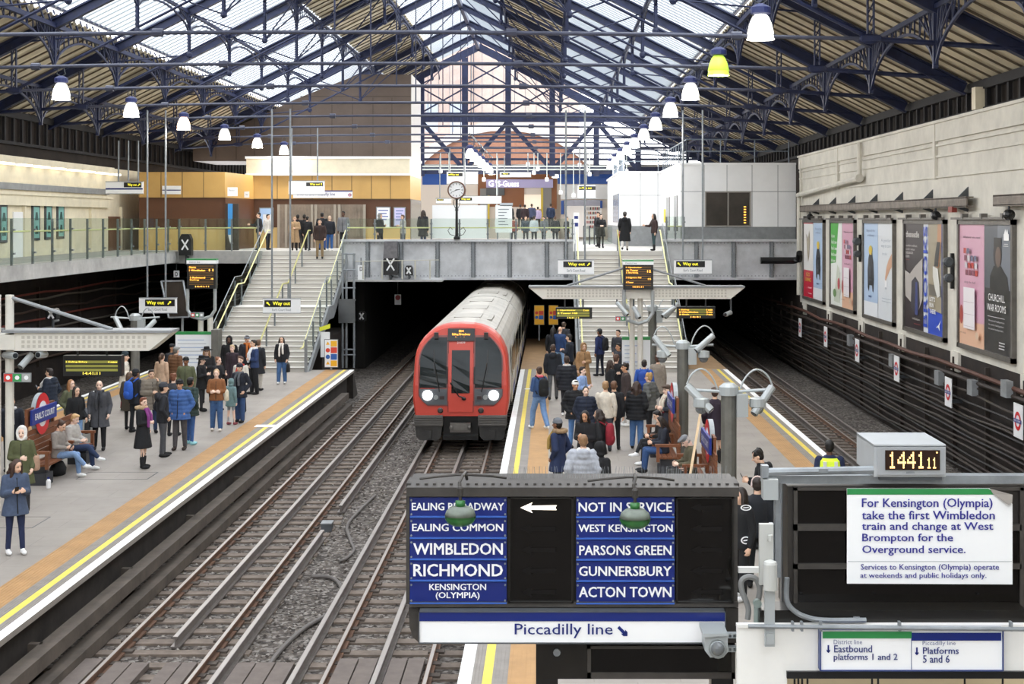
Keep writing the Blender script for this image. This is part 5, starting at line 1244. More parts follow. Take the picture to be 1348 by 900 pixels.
display('amber dot matrix display hanging right of the island boom post', 891, 403.5, 941.5, 419, 45.2, [(894,406.5,938,408.6,'',M_olive),(894,409.6,938,411.6,'',M_olive),(894,412.8,938,414.8,'',M_olive),(894,406.6,907,408.6,'1 Ealing',M_amber),(930,406.6,938,408.6,'1 min',M_amber),(894,409.6,919,411.6,'2 Wimbledon',M_amber),(930,409.6,938,411.6,'5 min',M_amber),(894,412.8,907,414.8,'3 Rich',M_amber),(930,412.8,938,414.8,'7 min',M_amber),(909,416,922,418,'14:41',M_amber)], 0, 393)
def tall_display(label, x0, y0, x1, y1, Y, rows, base_y, px):
    t = thing('train_describer', label, 'display', P(px, base_y, Y), 'tall train describers'); b = bpx(MB(),x0,y0+4,x1,y1,Y,.3); b.build('case', M_black, t)
    bpx(MB(),x0-.5,y0,x1+.5,y0+2,Y-.02,.34).build('green_header', M_green, t); bpx(MB(),x0-.5,y0+2,x1+.5,y0+6.5,Y-.02,.34).build('white_header', M_white, t)
    b = MB(); wpx(b,'District line',x0+3,y0+3,x0+(x1-x0)*.45,y0+5.5,Y-.03); b.build('header_lettering', M_pale, t)
    for (rx0, ry0, rx1, ry1, txt) in rows:
        b = MB(); wpx(b, txt, rx0, ry0, rx1, ry1, Y-.01, .02); b.build('lettering', M_amber, t)
    bb = MB()
    for i in range(9): qpx(bb, x0+3, y0+9+3*i, x1-3, y0+10.2+3*i, Y-.004)
    bb.build('row_bands', mat('amber_dim','#6d4f22',.5,emit=.1), t)
    b = MB(); a, c = P(x0+1,y1,Y+.15), P(x1-1,y1,Y+.15); lo = P(px,base_y,Y+.15)
    b.tube([a, Vector((a.x,a.y,a.z-.75)), Vector((a.x+.15,a.y,a.z-.98)), Vector(((a.x+c.x)/2,a.y,a.z-1.08)), Vector((c.x-.15,a.y,a.z-.98)), Vector((c.x,a.y,a.z-.75)), c], .06, 8); b.build('yoke', M_cctv, t)
    return t
tall_display('tall amber train describer on a yoke above the left platform', 246, 340.5, 284, 380, 50, [(249,350.5,258,353,'District'),(249,354.5,270,357,'1 Wimbledon'),(275,354,281,357,'11'),(250,364,270,366.4,'2 Richmond'),(277,366,281,368,'4'),(250,367.5,262,369.5,'Ealing'),(257,376,275,378,'14:41:11')], 440, 272)
tall_display('tall amber train describer above the island boom', 820.5, 342, 860, 381, 44.8, [(824,351,845,353.2,'1 Upminster'),(824,354.6,840,357,'via Tower'),(852,355.5,857,358.5,'12'),(824,358,840,360,'2 Barking'),(824,364.5,844,366.5,'3 Edgware Rd'),(853,366,857,368,'15'),(824,370.5,834,372.5,'4 Tower'),(833,376.5,847,378.5,'14:41:11')], 393, 838)
b = MB()
for e in (-.13,.15): b.tube([(-12.2+e*1.2,50.2,.95),(-12.2+e*1.2,50.2,3.35)], .1, 10)
tag(b.build('describer_post', M_boom), 'twin cream posts carrying the train describer above the left platform', 'post')
# -- CCTV posts
def bullet(b, lens, p, q, r=.075):
    p, q = Vector(p), Vector(q); d = (q-p).normalized(); b.tube([p, p.lerp(q,.02), q], [r*.7, r, r], 10); lens.tube([q, q+d*.015], r*.75, 10)
def cctv_post(label, x, Y, ztop, arms, domes=True, base=.95, box=True):
    t = thing('cctv_post', label, 'camera post', (x, Y, base), 'camera posts on the platforms'); MB().tube([(x,Y,base),(x,Y,ztop)], .14, 14).lathe([(.2,base),(.2,base+.06),(.15,base+.08)], (x,Y,0), 14).build('post', M_pole, t)
    b = MB().lathe([(.18,ztop-.05),(.18,ztop+.1),(.1,ztop+.16)], (x,Y,0), 12); 
    for s in (-1, 1): b.tube([(x,Y,ztop),(x+s*.75,Y,ztop+.05)], .03, 6)
    b.build('cross_arm', M_cctv, t)
    for i, (dx, dz, tx, tz, ty) in enumerate(arms):
        c = MB(); l = MB(); p = Vector((x+dx,Y,ztop+dz)); q = Vector((x+tx,Y+ty,ztop+tz)); bullet(c, l, p, q); m_ = c.build('camera', M_cctv, t); l.build('lens', M_lens, m_)
        s = 1 if dx > 0 else -1
        MB().tube([Vector((x+s*.2,Y,ztop+.05)).lerp(Vector((p.x,p.y,p.z+.02)), u)+EZ*(.32*math.sin(PI*u)**.7) for u in [q_/10 for q_ in range(11)]], .018, 6).build('cable_loop', M_cctv, t)
    if domes:
        for s in (-1, 1):
            c = MB().lathe([(.06,.1),(.14,.08),(.15,-.06),(.12,-.08)], (x+s*.5,Y-.1,ztop-.18), 14); d = c.build('dome_camera', M_cctv, t); MB().ell((x+s*.5,Y-.1,ztop-.28),(.11,.11,.1),12).build('dome', mat('dome_smoke','#6a6d6f',.1), d)
    if box: MB().box(x+.12, x+.32, Y-.2, Y, ztop-.42, ztop-.02).build('junction_box', M_cctv, t)
cctv_post('grey camera post with two bullet cameras on the left platform', -12.8, 43.8, 3.75, ((-.62,.05,-.3,-.42,-.25),(.62,-.05,.35,-.38,-.25)), False)
cctv_post('grey camera post in front of the route map on the island platform', 3.34, 46.7, 3.85, ((-.95,.2,-.45,-.3,-.2),(.85,.2,.4,-.25,-.2)), False)
cctv_post('grey camera post with dome cameras, second along the island platform', 3.22, 34.7, 3.7, ((-.7,.25,-.35,-.2,-.2),(.75,.28,.3,-.08,-.2)))
cctv_post('thick grey camera post with dome cameras nearest the sign gantry', 3.18, 25.4, 3.72, ((-.75,.12,-.34,-.3,-.2),(.78,.1,.42,-.36,-.2)))
def boom_cams(label, pts, Y, top_z, name='boom_camera'):
    for i, (px, py, tx, ty, nm) in enumerate(pts):
        t = thing(name, nm, 'camera', P(px,py,Y), 'cameras hanging under the booms'); c = MB(); l = MB(); bullet(c, l, P(px,py,Y), P(tx,ty,Y-.25), .07); m_ = c.build('camera_body', M_cctv, t); l.build('lens', M_lens, m_); a = P(px,py,Y); MB().tube([a, (a.x,a.y,top_z)], .025, 6).build('bracket', M_dgrey, t)
boom_cams('', ((42,466,27,483,'grey bullet camera tilted under the left boom'),(60,466,50,467,'square grey camera under the left boom'),(6,467,20,468,'round grey camera by the left boom post')), 28.5, 4.2)
boom_cams('', ((962,411,955,414,'small dome camera hanging at the end of the island boom'),), 45.2, 4.3)
boom_cams('', ((812,398,826,414,'bullet camera left of the island boom post'),(834,404,842,418,'bullet camera crossing the island boom post'),(888,404,872,416,'bullet camera right of the island boom post')), 44.7, 4.3)
# safety signs strip
for (x0,y0,x1,y1,Y,lab) in ((4.5,491,40.5,503,28.2,'red and green emergency sign strip on the left boom post'),(810,416,830,422.5,44.6,'red and green emergency sign strip on the island boom post'),(251,411,268,418,49.9,'small red and green sign strip under the left describer')):
    t = thing('emergency_sign', lab, 'sign', P(x0,y1,Y), 'emergency sign strips'); bpx(MB(),x0,y0,x1,y1,Y,.05).build('plate', M_steel, t); b = MB(); w = (x1-x0)/3
    for i in range(3): b.m(i); qpx(b,x0+i*w+.6,y0+1,x0+(i+1)*w-.4,y1-1,Y-.006)
    b.m(3)
    for i in range(3): c = P(x0+(i+.5)*w,(y0+y1)/2,Y-.012); r = (y1-y0)*.25*Y/F; b.add([c+EX*(r*math.sin(2*PI*j/8))+EZ*(r*math.cos(2*PI*j/8)) for j in range(8)][::-1], [tuple(range(8))])
    b.build('pictogram', [mat('safety_red','#d33b35',.5), mat('safety_green','#3a9a55',.5), mat('safety_grey','#a8aaa8',.5), M_white], t)
# route map boards
def map_board(label, x0, y0, x1, Y, ztop, zlow):
    k = Y/F; xa, xb = (x0-VX)*k, (x1-VX)*k; t = thing('map_board', label, 'map board', ((xa+xb)/2, Y, .95), 'route map boards'); MB().box(xa, xb, Y, Y+.12, zlow, ztop-.1).build('board', mat('board_white','#eceff2',.35), t); MB().box(xa, xb, Y-.01, Y+.13, ztop-.1, ztop).build('green_header', M_green, t)
    b = MB(); rr = random.Random(int(x0))
    for r in range(9):
        z = ztop-.3-.13*r; b.m(r % 2); L = (xb-xa)*rr.uniform(.25,.8); b.add([(xa+.08,Y-.006,z),(xa+.08+L,Y-.006,z),(xa+.08+L,Y-.006,z+.025),(xa+.08,Y-.006,z+.025)], [(0,1,2,3)])
    b.build('printed_lines', [mat('map_blue','#9fb2d4',.5), mat('map_grey','#b7bcc2',.5)], t)
    for x in (xa+.06, xb-.06): MB().box(x-.04, x+.04, Y+.02, Y+.1, .95, zlow).build('leg', M_steel, t)
map_board('white route map board with green top on the left platform', 231, 437, 279, 49.5, 2.9, 1.25)
map_board('white route map board with green top on the island platform', 819, 443, 856, 45.9, 3.02, 1.25)
tag(MB().box((279-VX)*49.5/F+.02, (289-VX)*49.5/F, 49.3, 49.9, .95, 2.98).build('grey_cabinet', M_pole), 'narrow grey cabinet right of the left map board', 'cabinet')
# ================================================================== BENCHES WITH ROUNDELS
M_wood = mat('bench_wood', '#7b4a2c', .5, 0, .25, 6); M_bbase = mat('bench_base', '#35363a', .6)
def bench(label, xb, y0, y1, face, sign):
    """back plane at x=xb, seat on the side 'face' (+1 / -1)"""
    f = face; t = thing('platform_bench', label, 'bench', (xb, (y0+y1)/2, .95), 'wooden benches with station roundels')
    B = lambda b, a, c, ya, yb, z0, z1: b.box(min(xb+f*a, xb+f*c), max(xb+f*a, xb+f*c), ya, yb, z0, z1)
    b = MB()
    for i in range(4): B(b, .06+.12*i, .165+.12*i, y0, y1, 1.36, 1.4)
    b.build('seat', M_wood, t)
    b = MB()
    for i in range(5): B(b, 0, .035, y0, y1, 1.48+.13*i, 1.59+.13*i)
    b.build('backrest', M_wood, t)
    for y in (y0, (y0+y1)/2, y1):
        b = MB(); B(b, .02, .09, y-.04, y+.04, 1.4, 1.66); B(b, .48, .55, y-.04, y+.04, 1.3, 1.66); B(b, 0, .58, y-.045, y+.045, 1.64, 1.7); b.build('armrest', M_wood, t)
    for y in (y0+.2, y1-.2):
        b = MB(); B(b, .05, .5, y-.22, y+.22, .95, 1.2); B(b, .1, .45, y-.1, y+.1, 1.2, 1.36); b.build('base', M_bbase, t)
    if sign:
        yc, zc, R = sign; c = Vector((xb+f*.06, yc, zc))
        b = MB().box(xb-.03, xb+.03, yc-.86, yc-.8, 1.4, zc+.2).box(xb-.03, xb+.03, yc+.8, yc+.86, 1.4, zc+.2); b.build('sign_post', M_wood, t)
        b = MB().lathe([(R,-.05),(R,.05)], (xb,yc,zc), 28, 'x'); d = b.build('roundel_disc', mat('roundel_edge','#9aa0a4',.4), t)
        b = MB(); roundel_geo(b, c, EY*f, EZ, R, EX*f, .004)
        b.m(0); n = 28; b.add([c+EX*f*.001+(EY*math.cos(2*PI*i/n)+EZ*math.sin(2*PI*i/n))*R*.63 for i in range(n)], [tuple(range(n))])
        b.build('roundel_face', [M_white, M_rred, M_rblue], d)
        b = MB().box(min(xb+f*.06,xb+f*.11), max(xb+f*.06,xb+f*.11), yc-.78, yc+.78, zc-.17, zc+.17); p = b.build('name_bar', M_rblue, t)
        b = MB(); write(b, "EARL'S COURT", (xb+f*.115, yc-f*.62, zc-.075), EY*f, EZ, 1.24, .15, .02); b.build('lettering', M_white, p)
        MB().box(min(xb-f*.03,xb+f*.02), max(xb-f*.03,xb+f*.02), yc-.82, yc+.82, zc-.2, zc+.2).build('back_board', M_wood, t)
    return t
bench("left platform wooden bench with the blue station name bar and red roundel", -11.6, 31.3, 34.4, 1, (32.3, 2.4, .47))
bench('wooden bench on the island platform where two women sit', 2.95, 32.3, 35.4, -1, (33.9, 2.45, .47))
bench('wooden bench with roundel seen end on beside the near camera post', 3.32, 28.3, 31.0, -1, (29.6, 2.2, .45))
# ================================================================== NEAR SIGN GANTRY
YN_ = 11.3
M_cab2 = mat('describer_black', '#1a1816', .3, 0, .25, 4); M_cabedge = mat('describer_edge', '#3f3b37', .55, .1, .3, 6); M_dglass = mat('describer_glass', '#0e0c0b', .08)
M_arrow_off = mat('arrow_unlit', '#1c1a19', .9, spec=.1); M_arrow_on = mat('arrow_lit', '#fff3e2', .5, emit=1.2)
t = thing('train_describer_cabinet', 'old black train describer with blue destination strips and arrow panels', 'train describer', P(754,795,YN_), 'old train describers')
b = bpx(MB(),538.5,645,970,797,YN_+.02,.5); b.build('cabinet', M_cab2, t)
b = bpx(MB(),535,641.5,973,653.5,YN_-.05,.62); bpx(b,535,636,973,641.5,YN_+.25,.3)
a, c = P(537,643,YN_-.06), P(971,643,YN_-.06)
for i in range(40): x = a.x+(c.x-a.x)*i/39; b.box(x-.012,x+.012,YN_+.05,YN_+.09,a.z,a.z+.022)
b.build('top_tray', M_cabedge, t)
b = bpx(MB(),538.5,792,972,799,YN_-.03,.55); bpx(b,534.5,653,539,795,YN_-.02,.5); bpx(b,966,653,971,795,YN_-.02,.5); b.build('case_edges', M_cabedge, t)
def strips(x0, x1, ys, names):
    for (ya, yb), nm in zip(zip(ys, ys[1:]), names):
        s_ = bpx(MB(), x0, ya+.4, x1, yb-2.2, YN_-.02, .05); pl = s_.build('destination_strip', M_signblue, t)
        b = MB(); bpx(b, x0, yb-2.2, x1, yb-.2, YN_-.035, .05); b.build('strip_ridge', mat('strip_ridge_blue','#3a63b8',.3), pl)
        b = MB(); f = YN_-.024
        for ln in nm: wpx(b, ln[0], ln[1], ln[2], ln[3], ln[4], f, .02)
        b.build('lettering', M_white, pl)
        b = MB()
        for xx in (x0+2, x1-2):
            for yy in (ya+4, yb-5): p = P(xx, yy, f); b.lathe([(.008,0),(.008,-.01)], p, 8, 'y')
        b.build('screw', M_steel, pl)
strips(539.5, 667, (654,681.5,709.5,737.5,765.5,795), ([('EALING BROADWAY',542,661.5,663.5,671.5)],[('EALING COMMON',542.5,689,662.5,699)],[('WIMBLEDON',544,714.5,662,730)],[('RICHMOND',544,742,662,758.5)],[('KENSINGTON',565,768,640,776.5),('(OLYMPIA)',573.5,779,631.5,789.5)]))
strips(758.5, 888, (654,682,710,738,766,795.5), ([('NOT IN SERVICE',761.5,661,884.5,673.5)],[('WEST KENSINGTON',761.5,690,885.5,700)],[('PARSONS GREEN',762.5,717.5,884,730.5)],[('GUNNERSBURY',762,745,884,758)],[('ACTON TOWN',762,772,884,786)]))
for (x0, x1, ax0, ax1, on) in ((669,755,685,733,0),(890,966,909,952,-1)):
    p = bpx(MB(), x0, 654.5, x1, 794, YN_-.01, .04).build('arrow_panel', M_dglass, t)
    f = bpx(bpx(MB(),x0,654.5,x0+2.5,794,YN_-.035,.04),x1-2.5,654.5,x1,794,YN_-.035,.04); bpx(f,x0,654.5,x1,656.5,YN_-.035,.04); bpx(f,x0,792,x1,794,YN_-.035,.04); f.build('panel_frame', M_cab2, p)
    for i, y in enumerate((668,696,723.5,751,779)):
        b = MB(); h = 3.2; pts = [(ax0,y),(ax0+16,y-7),(ax0+13.5,y-2.6),(ax1,y-3.2),(ax1-2,y),(ax1,y+3.2),(ax0+13.5,y+2.6),(ax0+16,y+7)]
        b.add([P(px,py,YN_-.014) for px, py in pts][::-1], [tuple(range(8))]); b.build('arrow', M_arrow_on if on == i else M_arrow_off, p)
# lower sign: Piccadilly line
t = thing('line_sign', 'long white Piccadilly line sign with blue stripe below the describer', 'sign', P(753,846,11.2))
b = bpx(MB(),552,806,954.5,846,11.18,.08); b.build('sign_plate', M_white, t); bpx(MB(),552,806,954.5,817.5,11.172,.02).build('blue_stripe', M_signblue, t)
b = MB(); wpx(b,'Piccadilly line',677.5,820.5,806.5,839.5,11.174,.004); b.build('lettering', M_signblue, t); b = MB(); arrow(b, P(820,831,11.174), EX, EZ, 17*11.2/F, -PI/4, .24); b.build('arrow', M_signblue, t)
b = bpx(bpx(MB(),550.8,804.6,955.7,806,11.165,.1),550.8,846,955.7,847.4,11.165,.1); bpx(b,550.8,804.6,552,847,11.165,.1); bpx(b,954.5,804.6,955.7,847,11.165,.1); b.build('edge_frame', M_dgrey, t)
t = thing('sign_backing', 'curved black tray hanging under the describer behind the white sign', 'bracket', P(700,830,11.4)); o = P(538,846,11.32); k = 11.32/F
b = MB(); b.prism([(0,46*k),(434*k,46*k),(434*k,0),(14*k,0),(5*k,8*k),(1*k,22*k)], o, EX, EZ, EY*.35); b.build('tray', M_cabedge, t)
# lower dark display unit
t = thing('dark_display_unit', 'switched off black display unit under the Piccadilly line sign', 'display', P(835,895,11.35)); bpx(MB(),706,848,968,893.5,11.36,.35).build('case', M_cab2, t); p = bpx(MB(),778,854,963,885,11.345,.03).build('screen', M_dglass, t); f = bpx(bpx(MB(),773,850,968,854,11.33,.05),773,885,968,893,11.33,.05); bpx(f,773,850,778,893,11.33,.05); bpx(f,963,850,968,893,11.33,.05); f.build('bezel', M_cabedge, p)
MB().lathe([(.03,0),(.03,-.02)], P(733,858,11.36), 10, 'y').build('lock', M_steel, t)
# two green enamel lamps on hooked brackets
M_enamel = mat('enamel_green', '#2f6b36', .3); M_enamelgrey = mat('enamel_dusty', '#6d766c', .5, 0, .3, 8)
for (x, y, lab) in ((606,676,'old green enamel lamp hanging over the left destination strips'),(836,679,'old green enamel lamp hanging over the right destination strips')):
    c = P(x, y, 10.85); k = 10.85/F; t = thing('enamel_lamp', lab, 'lamp', c, 'green enamel lamps')
    b = MB().m(1).lathe([(3*k,18*k),(6.5*k,17*k),(6.5*k,9*k)], c, 20).m(0); b.lathe([(6.5*k,10*k),(13*k,8.5*k),(18.5*k,4*k),(20.6*k,-2*k)], c, 24).m(1); b.lathe([(20.6*k,-2*k),(20.4*k,-6*k),(17.5*k,-11*k),(11*k,-15*k),(.5*k,-16.5*k)], c, 24); b.build('lamp_shade', [M_enamelgrey, M_enamel], t, True)
    b = MB(); b.tube([c+EZ*18*k, c+EZ*30*k, c+Vector((-.01,0.03,40*k)), c+Vector((0.01,.12,46*k)), c+Vector((.02,.35,44*k)), c+Vector((.02,.5,30*k))], 2.2*k, 8); b.lathe([(4*k,24*k),(4.5*k,34*k),(3*k,36*k)], c, 10); b.build('bracket', M_cabedge, t)
    b = MB().tube([c+Vector((-60*k,.45,32*k)), c+Vector((-40*k,.4,36*k)), c+Vector((-8*k,.3,42*k)), c+Vector((10*k,.3,42*k)), c+Vector((40*k,.4,37*k)), c+Vector((58*k,.45,33*k))], 1.8*k, 6); b.build('cable', M_cabedge, t)
# ---- right describer with notice
YR_ = 11.0
t = thing('train_describer_cabinet', 'black glazed train describer behind the white Kensington notice', 'train describer', P(1190,805,YR_), 'old train describers')
b = bpx(MB(),1037,640,1352,806,YR_+.05,.45); b.build('cabinet', mat('describer_brown','#332f2b',.45,0,.3,5), t)
for (x0,y0,x1,y1) in ((1049,645.5,1113,690),(1051,698.5,1345,742),(1051,749,1345,797)): bpx(MB(),x0,y0,x1,y1,YR_+.03,.04).build('glass_panel', M_dglass, t)
b = MB()
for (x0,y0,x1,y1) in ((1045,641.5,1352,645.5),(1045,690,1345,698.5),(1045,742,1345,749),(1045,797,1345,801),(1045,641,1050,801),(1343,641,1348,801)): bpx(b,x0,y0,x1,y1,YR_+.0,.06)
b.build('glazing_frame', M_cabedge, t)
t = thing('service_notice', 'white paper notice about Kensington trains with green band and a peeling corner', 'notice', P(1223,768,YR_-.02))
k = YR_/F; o = P(1115,768,YR_-.02); u = (1332.5-1115)*k; h = (768-643)*k
b = MB(); b.prism([(0,0),(u,-1*k),(u,h-20*k),(u-16*k,h-8*k),(u-30*k,h),(0,h)], o, EX, EZ, EY*.01); b.build('sheet', M_white, t)
b = MB(); b.add([o+Vector((0,-.003,h-8*k)), o+Vector((u-18*k,-.003,h-8*k)), o+Vector((u-32*k,-.003,h)), o+Vector((0,-.003,h))], [(0,1,2,3)]); b.build('green_band', M_green, t)
b = MB(); b.add([o+Vector((u-30*k,-.004,h)), o+Vector((u-26*k,-.01,h-7*k)), o+Vector((u-8*k,-.035,h-20*k)), o+Vector((u-2*k,-.03,h-18*k)), o+Vector((u,-.004,h-8*k))], [(0,1,2,3,4)]); b.build('peeling_corner', mat('paper_back','#8d8780',.7), t)
b = MB(); f = YR_-.026
for s_, x0, y0, x1, y1 in (('For Kensington (Olympia)',1134.5,655.5,1306.5,671),('take the first Wimbledon',1134.5,672,1309.5,683.5),('train and change at West',1134.5,687,1307.5,700.5),('Brompton for the',1135,702,1254.5,715.5),('Overground service.',1135,717.5,1271,731),('Services to Kensington (Olympia) operate',1133,742,1315,752),('at weekends and public holidays only.',1132.5,753.5,1298.5,762.5)): wpx(b,s_,x0,y0,x1,y1,f,.012 if y0 < 740 else .006)
b.build('lettering', mat('notice_blue','#2a2b8c',.5), t)
qpx(MB(),1116,738.6,1332,739.2,f).build('rule', M_pale, t)
# top steel frame with conduit
t = thing('sign_gantry', 'grey steel frame carrying the right describer and the clock', 'steel frame', P(1015,820,YR_+.2))
b = bpx(MB(),1004,626,1360,636.5,YR_+.02,.12); bpx(b,1021,632,1028,760,YR_+.05,.1); bpx(b,1014,690,1019,830,YR_+.1,.08); bpx(b,1029,632,1040,820,YR_+.3,.1); b.build('beam', M_steel, t)
b = MB(); b.tube([P(1005,621,YR_-.02), P(1160,618,YR_-.02)], .03, 8); bpx(b,1003,613,1012,629,YR_-.05,.08); bpx(b,1078,617,1090,622,YR_-.05,.05); b.build('conduit', M_steel, t)
bpx(MB(),1005,631,1024.5,658,YR_-.06,.12).build('junction_box', M_cctv, t)
t = thing('antenna', 'grey cylindrical antenna on a flat bracket between the two describers', 'antenna', P(1014,830,10.6)); k = 10.6/F
b = MB().tube([P(1014,776,10.6), P(1014,742,10.6)], 9.2*k, 16).lathe([(9.2*k,0),(8*k,3*k),(3*k,5*k)], P(1014,742,10.6), 16).lathe([(.02,0),(.02,8*k)], P(1014,712,10.7), 8); bpx(b,1000,690,1018,770,10.75,.05); b.build('antenna_body', mat('antenna_grey','#b9bab6',.45), t, False)
b = bpx(MB(),1007,776,1020,851,10.62,.04); bpx(b,1009,834,1019,848,10.6,.02); b.build('bracket', M_cctv, t)
# ---- white fascia wall of the stairwell below, with line sign
M_fascia = mat('fascia_white', '#e9e8e4', .5, 0, .06, 1.5)
b = bpx(MB(),970,824,1400,884,10.75,.04); bpx(b,970,884,1036,960,10.75,.04); bpx(b,970,822,1400,826,10.73,.06); struct(b.build('wall_stairwell', M_fascia))
struct(bpx(MB(),1036,884,1400,893,10.72,.3).build('trim_stairwell_edge', M_black))
b = bpx(MB(),1036,893,1400,1010,11.6,.05); struct(b.build('wall_stairwell_back', mat('stair_glow','#e3d3b0',.6)))
t = thing('stairwell_ceiling_rods', 'row of thin dark bars at the lower right corner of the white fascia opening', 'bars', P(1190,900,10.9)); 
for x in (1046,1051,1056,1063,1148,1156,1270,1320): MB().tube([P(x,893,10.9), P(x,960,10.9)], .008, 6).build('bar', M_black, t)
t = thing('line_sign', 'white sign for District and Piccadilly platforms with green and blue bands', 'sign', P(1200,882,10.7)); bpx(MB(),1081,829,1320,882,10.68,.06).build('sign_plate', M_white, t)
qpx(MB(),1083,831,1200,840,10.674).build('green_stripe', M_green, t); qpx(MB(),1200,832.5,1318,843,10.674).build('blue_stripe', M_signblue, t)
b = MB(); f = 10.672
for s_, x0, y0, x1, y1 in (('Eastbound',1098,849,1148,858.5),('platforms 1 and 2',1097.5,860,1181.5,871),('Platforms',1215,851.5,1262,860.5),('5 and 6',1215,862,1250,872)): wpx(b,s_,x0,y0,x1,y1,f,.008)
b.build('lettering', M_signblue, t)
for ax, ay in ((1090.5,854),(1207,857)): b = MB(); arrow(b, P(ax,ay,f), EX, EZ, 10.5*10.7/F, -PI/2, .2); b.build('arrow', M_signblue, t)
b = MB(); wpx(b,'District line',1097.5,841.8,1135,847.6,f); wpx(b,'Piccadilly line',1214.5,843.5,1258,850.5,f); b.build('small_lettering', mat('small_blue_grey','#6a7398',.5), t)
b = bpx(bpx(MB(),1080,827.6,1321,829,10.665,.08),1080,882,1321,883.4,10.665,.08); bpx(b,1079.5,828,1081,883,10.665,.08); bpx(b,1320,828,1321.5,883,10.665,.08); bpx(b,1199.6,831,1200.2,881,10.675,.02); b.build('edge_frame', mat('frame_blue','#34447c',.4), t)
# conduits in front of the fascia
t = thing('fascia_conduit', 'grey conduit running along the top of the white fascia', 'conduit', P(1180,824,10.6)); b = MB(); b.tube([P(985,824,10.6), P(1360,828,10.6)], .017, 8)
for x in (1044,1056,1081,1185,1332): bpx(b,x-1.5,819,x+1.5,831,10.59,.05)
b.build('pipe', M_steel, t)
t = thing('looped_conduit', 'grey conduit bending round the lower left corner of the right describer', 'conduit', P(1060,810,10.8)); b = MB(); b.tube(curve([P(1036,760,10.75),P(1036,790,10.75),P(1046,804,10.75),P(1062,812,10.75),P(1085,816,10.75),P(1140,816,10.75)]), .02, 8); bpx(b,1124,812,1132,820,10.78,.05); b.build('pipe', M_steel, t)
b = bpx(MB(),1000,803,1352,824,10.8,.25); tag(b.build('dark_trough', M_cab2), 'dark trough between the right describer and the white fascia', 'trough')
# ---- dome security camera on slotted channels
t = thing('gantry_camera', 'grey dome camera on slotted steel channels at the end of the Piccadilly sign', 'camera', P(940,850,10.9)); k = 10.95/F; Yc = 10.95
b = MB()
for y in (837, 855):
    b.add([],[]); bpx(b,955,y-3,1008,y-2,Yc,.06); bpx(b,955,y+2,1008,y+3,Yc,.06); 
    for i in range(9): bpx(b,957+6*i,y-2,959.5+6*i,y+2,Yc,.05)
b.build('slotted_channel', M_cctv, t)
b = MB(); c = P(943,850,Yc); n = 20
b.prism([(-15*k,12*k),(15*k,14*k),(15*k,-8*k),(9*k,-15*k),(-8*k,-15*k),(-15*k,-6*k)], P(943,850,Yc-.12), EX, EZ, EY*.22); b.prism([(-17*k,11*k),(15*k,13*k),(15*k,16*k),(-17*k,16*k)], P(943,850,Yc-.16), EX, EZ, EY*.3); b.build('housing', M_cctv, t)
d = MB().lathe([(11.5*k,0),(11.5*k,-.04),(9.5*k,-.05)], P(944.5,853,Yc-.12), 20, 'y').build('lens_ring', mat('lens_ring','#8f9495',.3,.4), t); MB().ell(P(944.5,853,Yc-.15), (9.5*k,9.5*k,9.5*k), 16).build('dome', mat('dome_smoke'), d)
b = MB(); b.tube([P(996.5,795,Yc-.05), P(996.5,852,Yc-.05)], .025, 10)
for y in (794, 845): b.lathe([(5.5*k,-.02),(5.5*k,.03)], P(997,y,Yc-.06), 12, 'y')
b.build('arm_tube', mat('green_grey_tube','#8d9a95',.4,.2), t)
b = MB().tube(curve([P(984,815,Yc),P(985,800,Yc),P(977,778,Yc),P(976,765,Yc),P(984,759,Yc),P(995,762,Yc),P(1000,775,Yc),P(998,790,Yc)]), .022, 8); b.lathe([(7*k,-.03),(7*k,.03)], P(982,826,Yc), 10, 'y'); b.build('flex_cable', mat('flex_grey','#7b7c7b',.5), t)
bpx(MB(),985,822,987,905,11.0,.03).build('drop_rod', M_steel, t)
b = bpx(MB(),972,747,1000,754,11.3,.05); b.build('ledge', M_fascia, t)
# ---- digital clock 14:41
t = thing('digital_clock', 'grey boxed digital clock showing 1441 in amber on the frame', 'clock', P(1197,628,10.9)); Yd = 10.95; k = Yd/F
b = MB(); a, c = P(1150.5,627.5,Yd), P(1245,587,Yd); b.box(a.x,c.x,Yd,Yd+.62,a.z,c.z); b.box(a.x-.0,c.x,Yd+.0,Yd+.62,c.z-.005,c.z+.012); b.build('case', mat('clock_case','#b3b6b8',.4,.1,.08,3), t)
f = bpx(MB(),1155,588.5,1243.5,625,Yd-.02,.03); f.build('front_plate', mat('clock_case_dark','#a2a5a8',.4,.1), t)
s_ = bpx(MB(),1165.5,592.5,1237.5,618.5,Yd-.03,.02).build('screen', mat('clock_screen','#2a1509',.3), t)
b = MB(); G5 = {'1': '0010001100001000010000100001000111', '4': '00010001100101010010111110001000010'}
G5['1'] = '00100'+'01100'+'00100'+'00100'+'00100'+'00100'+'01110'
def dots(ch, x, y, w, h):
    for r_ in range(7):
        for c_ in range(5):
            if G5[ch][r_*5+c_] == '1': qpx(b, x+w*c_/5+w*.01, y+h*r_/7+h*.008, x+w*(c_+1)/5-w*.01, y+h*(r_+1)/7-h*.008, Yd-.034)
for i, ch in enumerate('1441'): dots(ch, 1169+12.6*i, 594.5, 11.4, 22)
for i, ch in enumerate('11'): dots(ch, 1219.5+7.2*i, 602, 7, 14.5)
qpx(b,1232.5,594.5,1234.5,596.5,Yd-.034)
b.build('digits', mat('clock_digits','#ffcf86',.5,emit=1.3), s_)
b = bpx(MB(),1158,627.5,1240,632,Yd+.02,.4); b.build('foot', M_dgrey, t)
qpx(MB(),1193,620.5,1204,623,Yd-.022).build('maker_plate', M_steel, t)
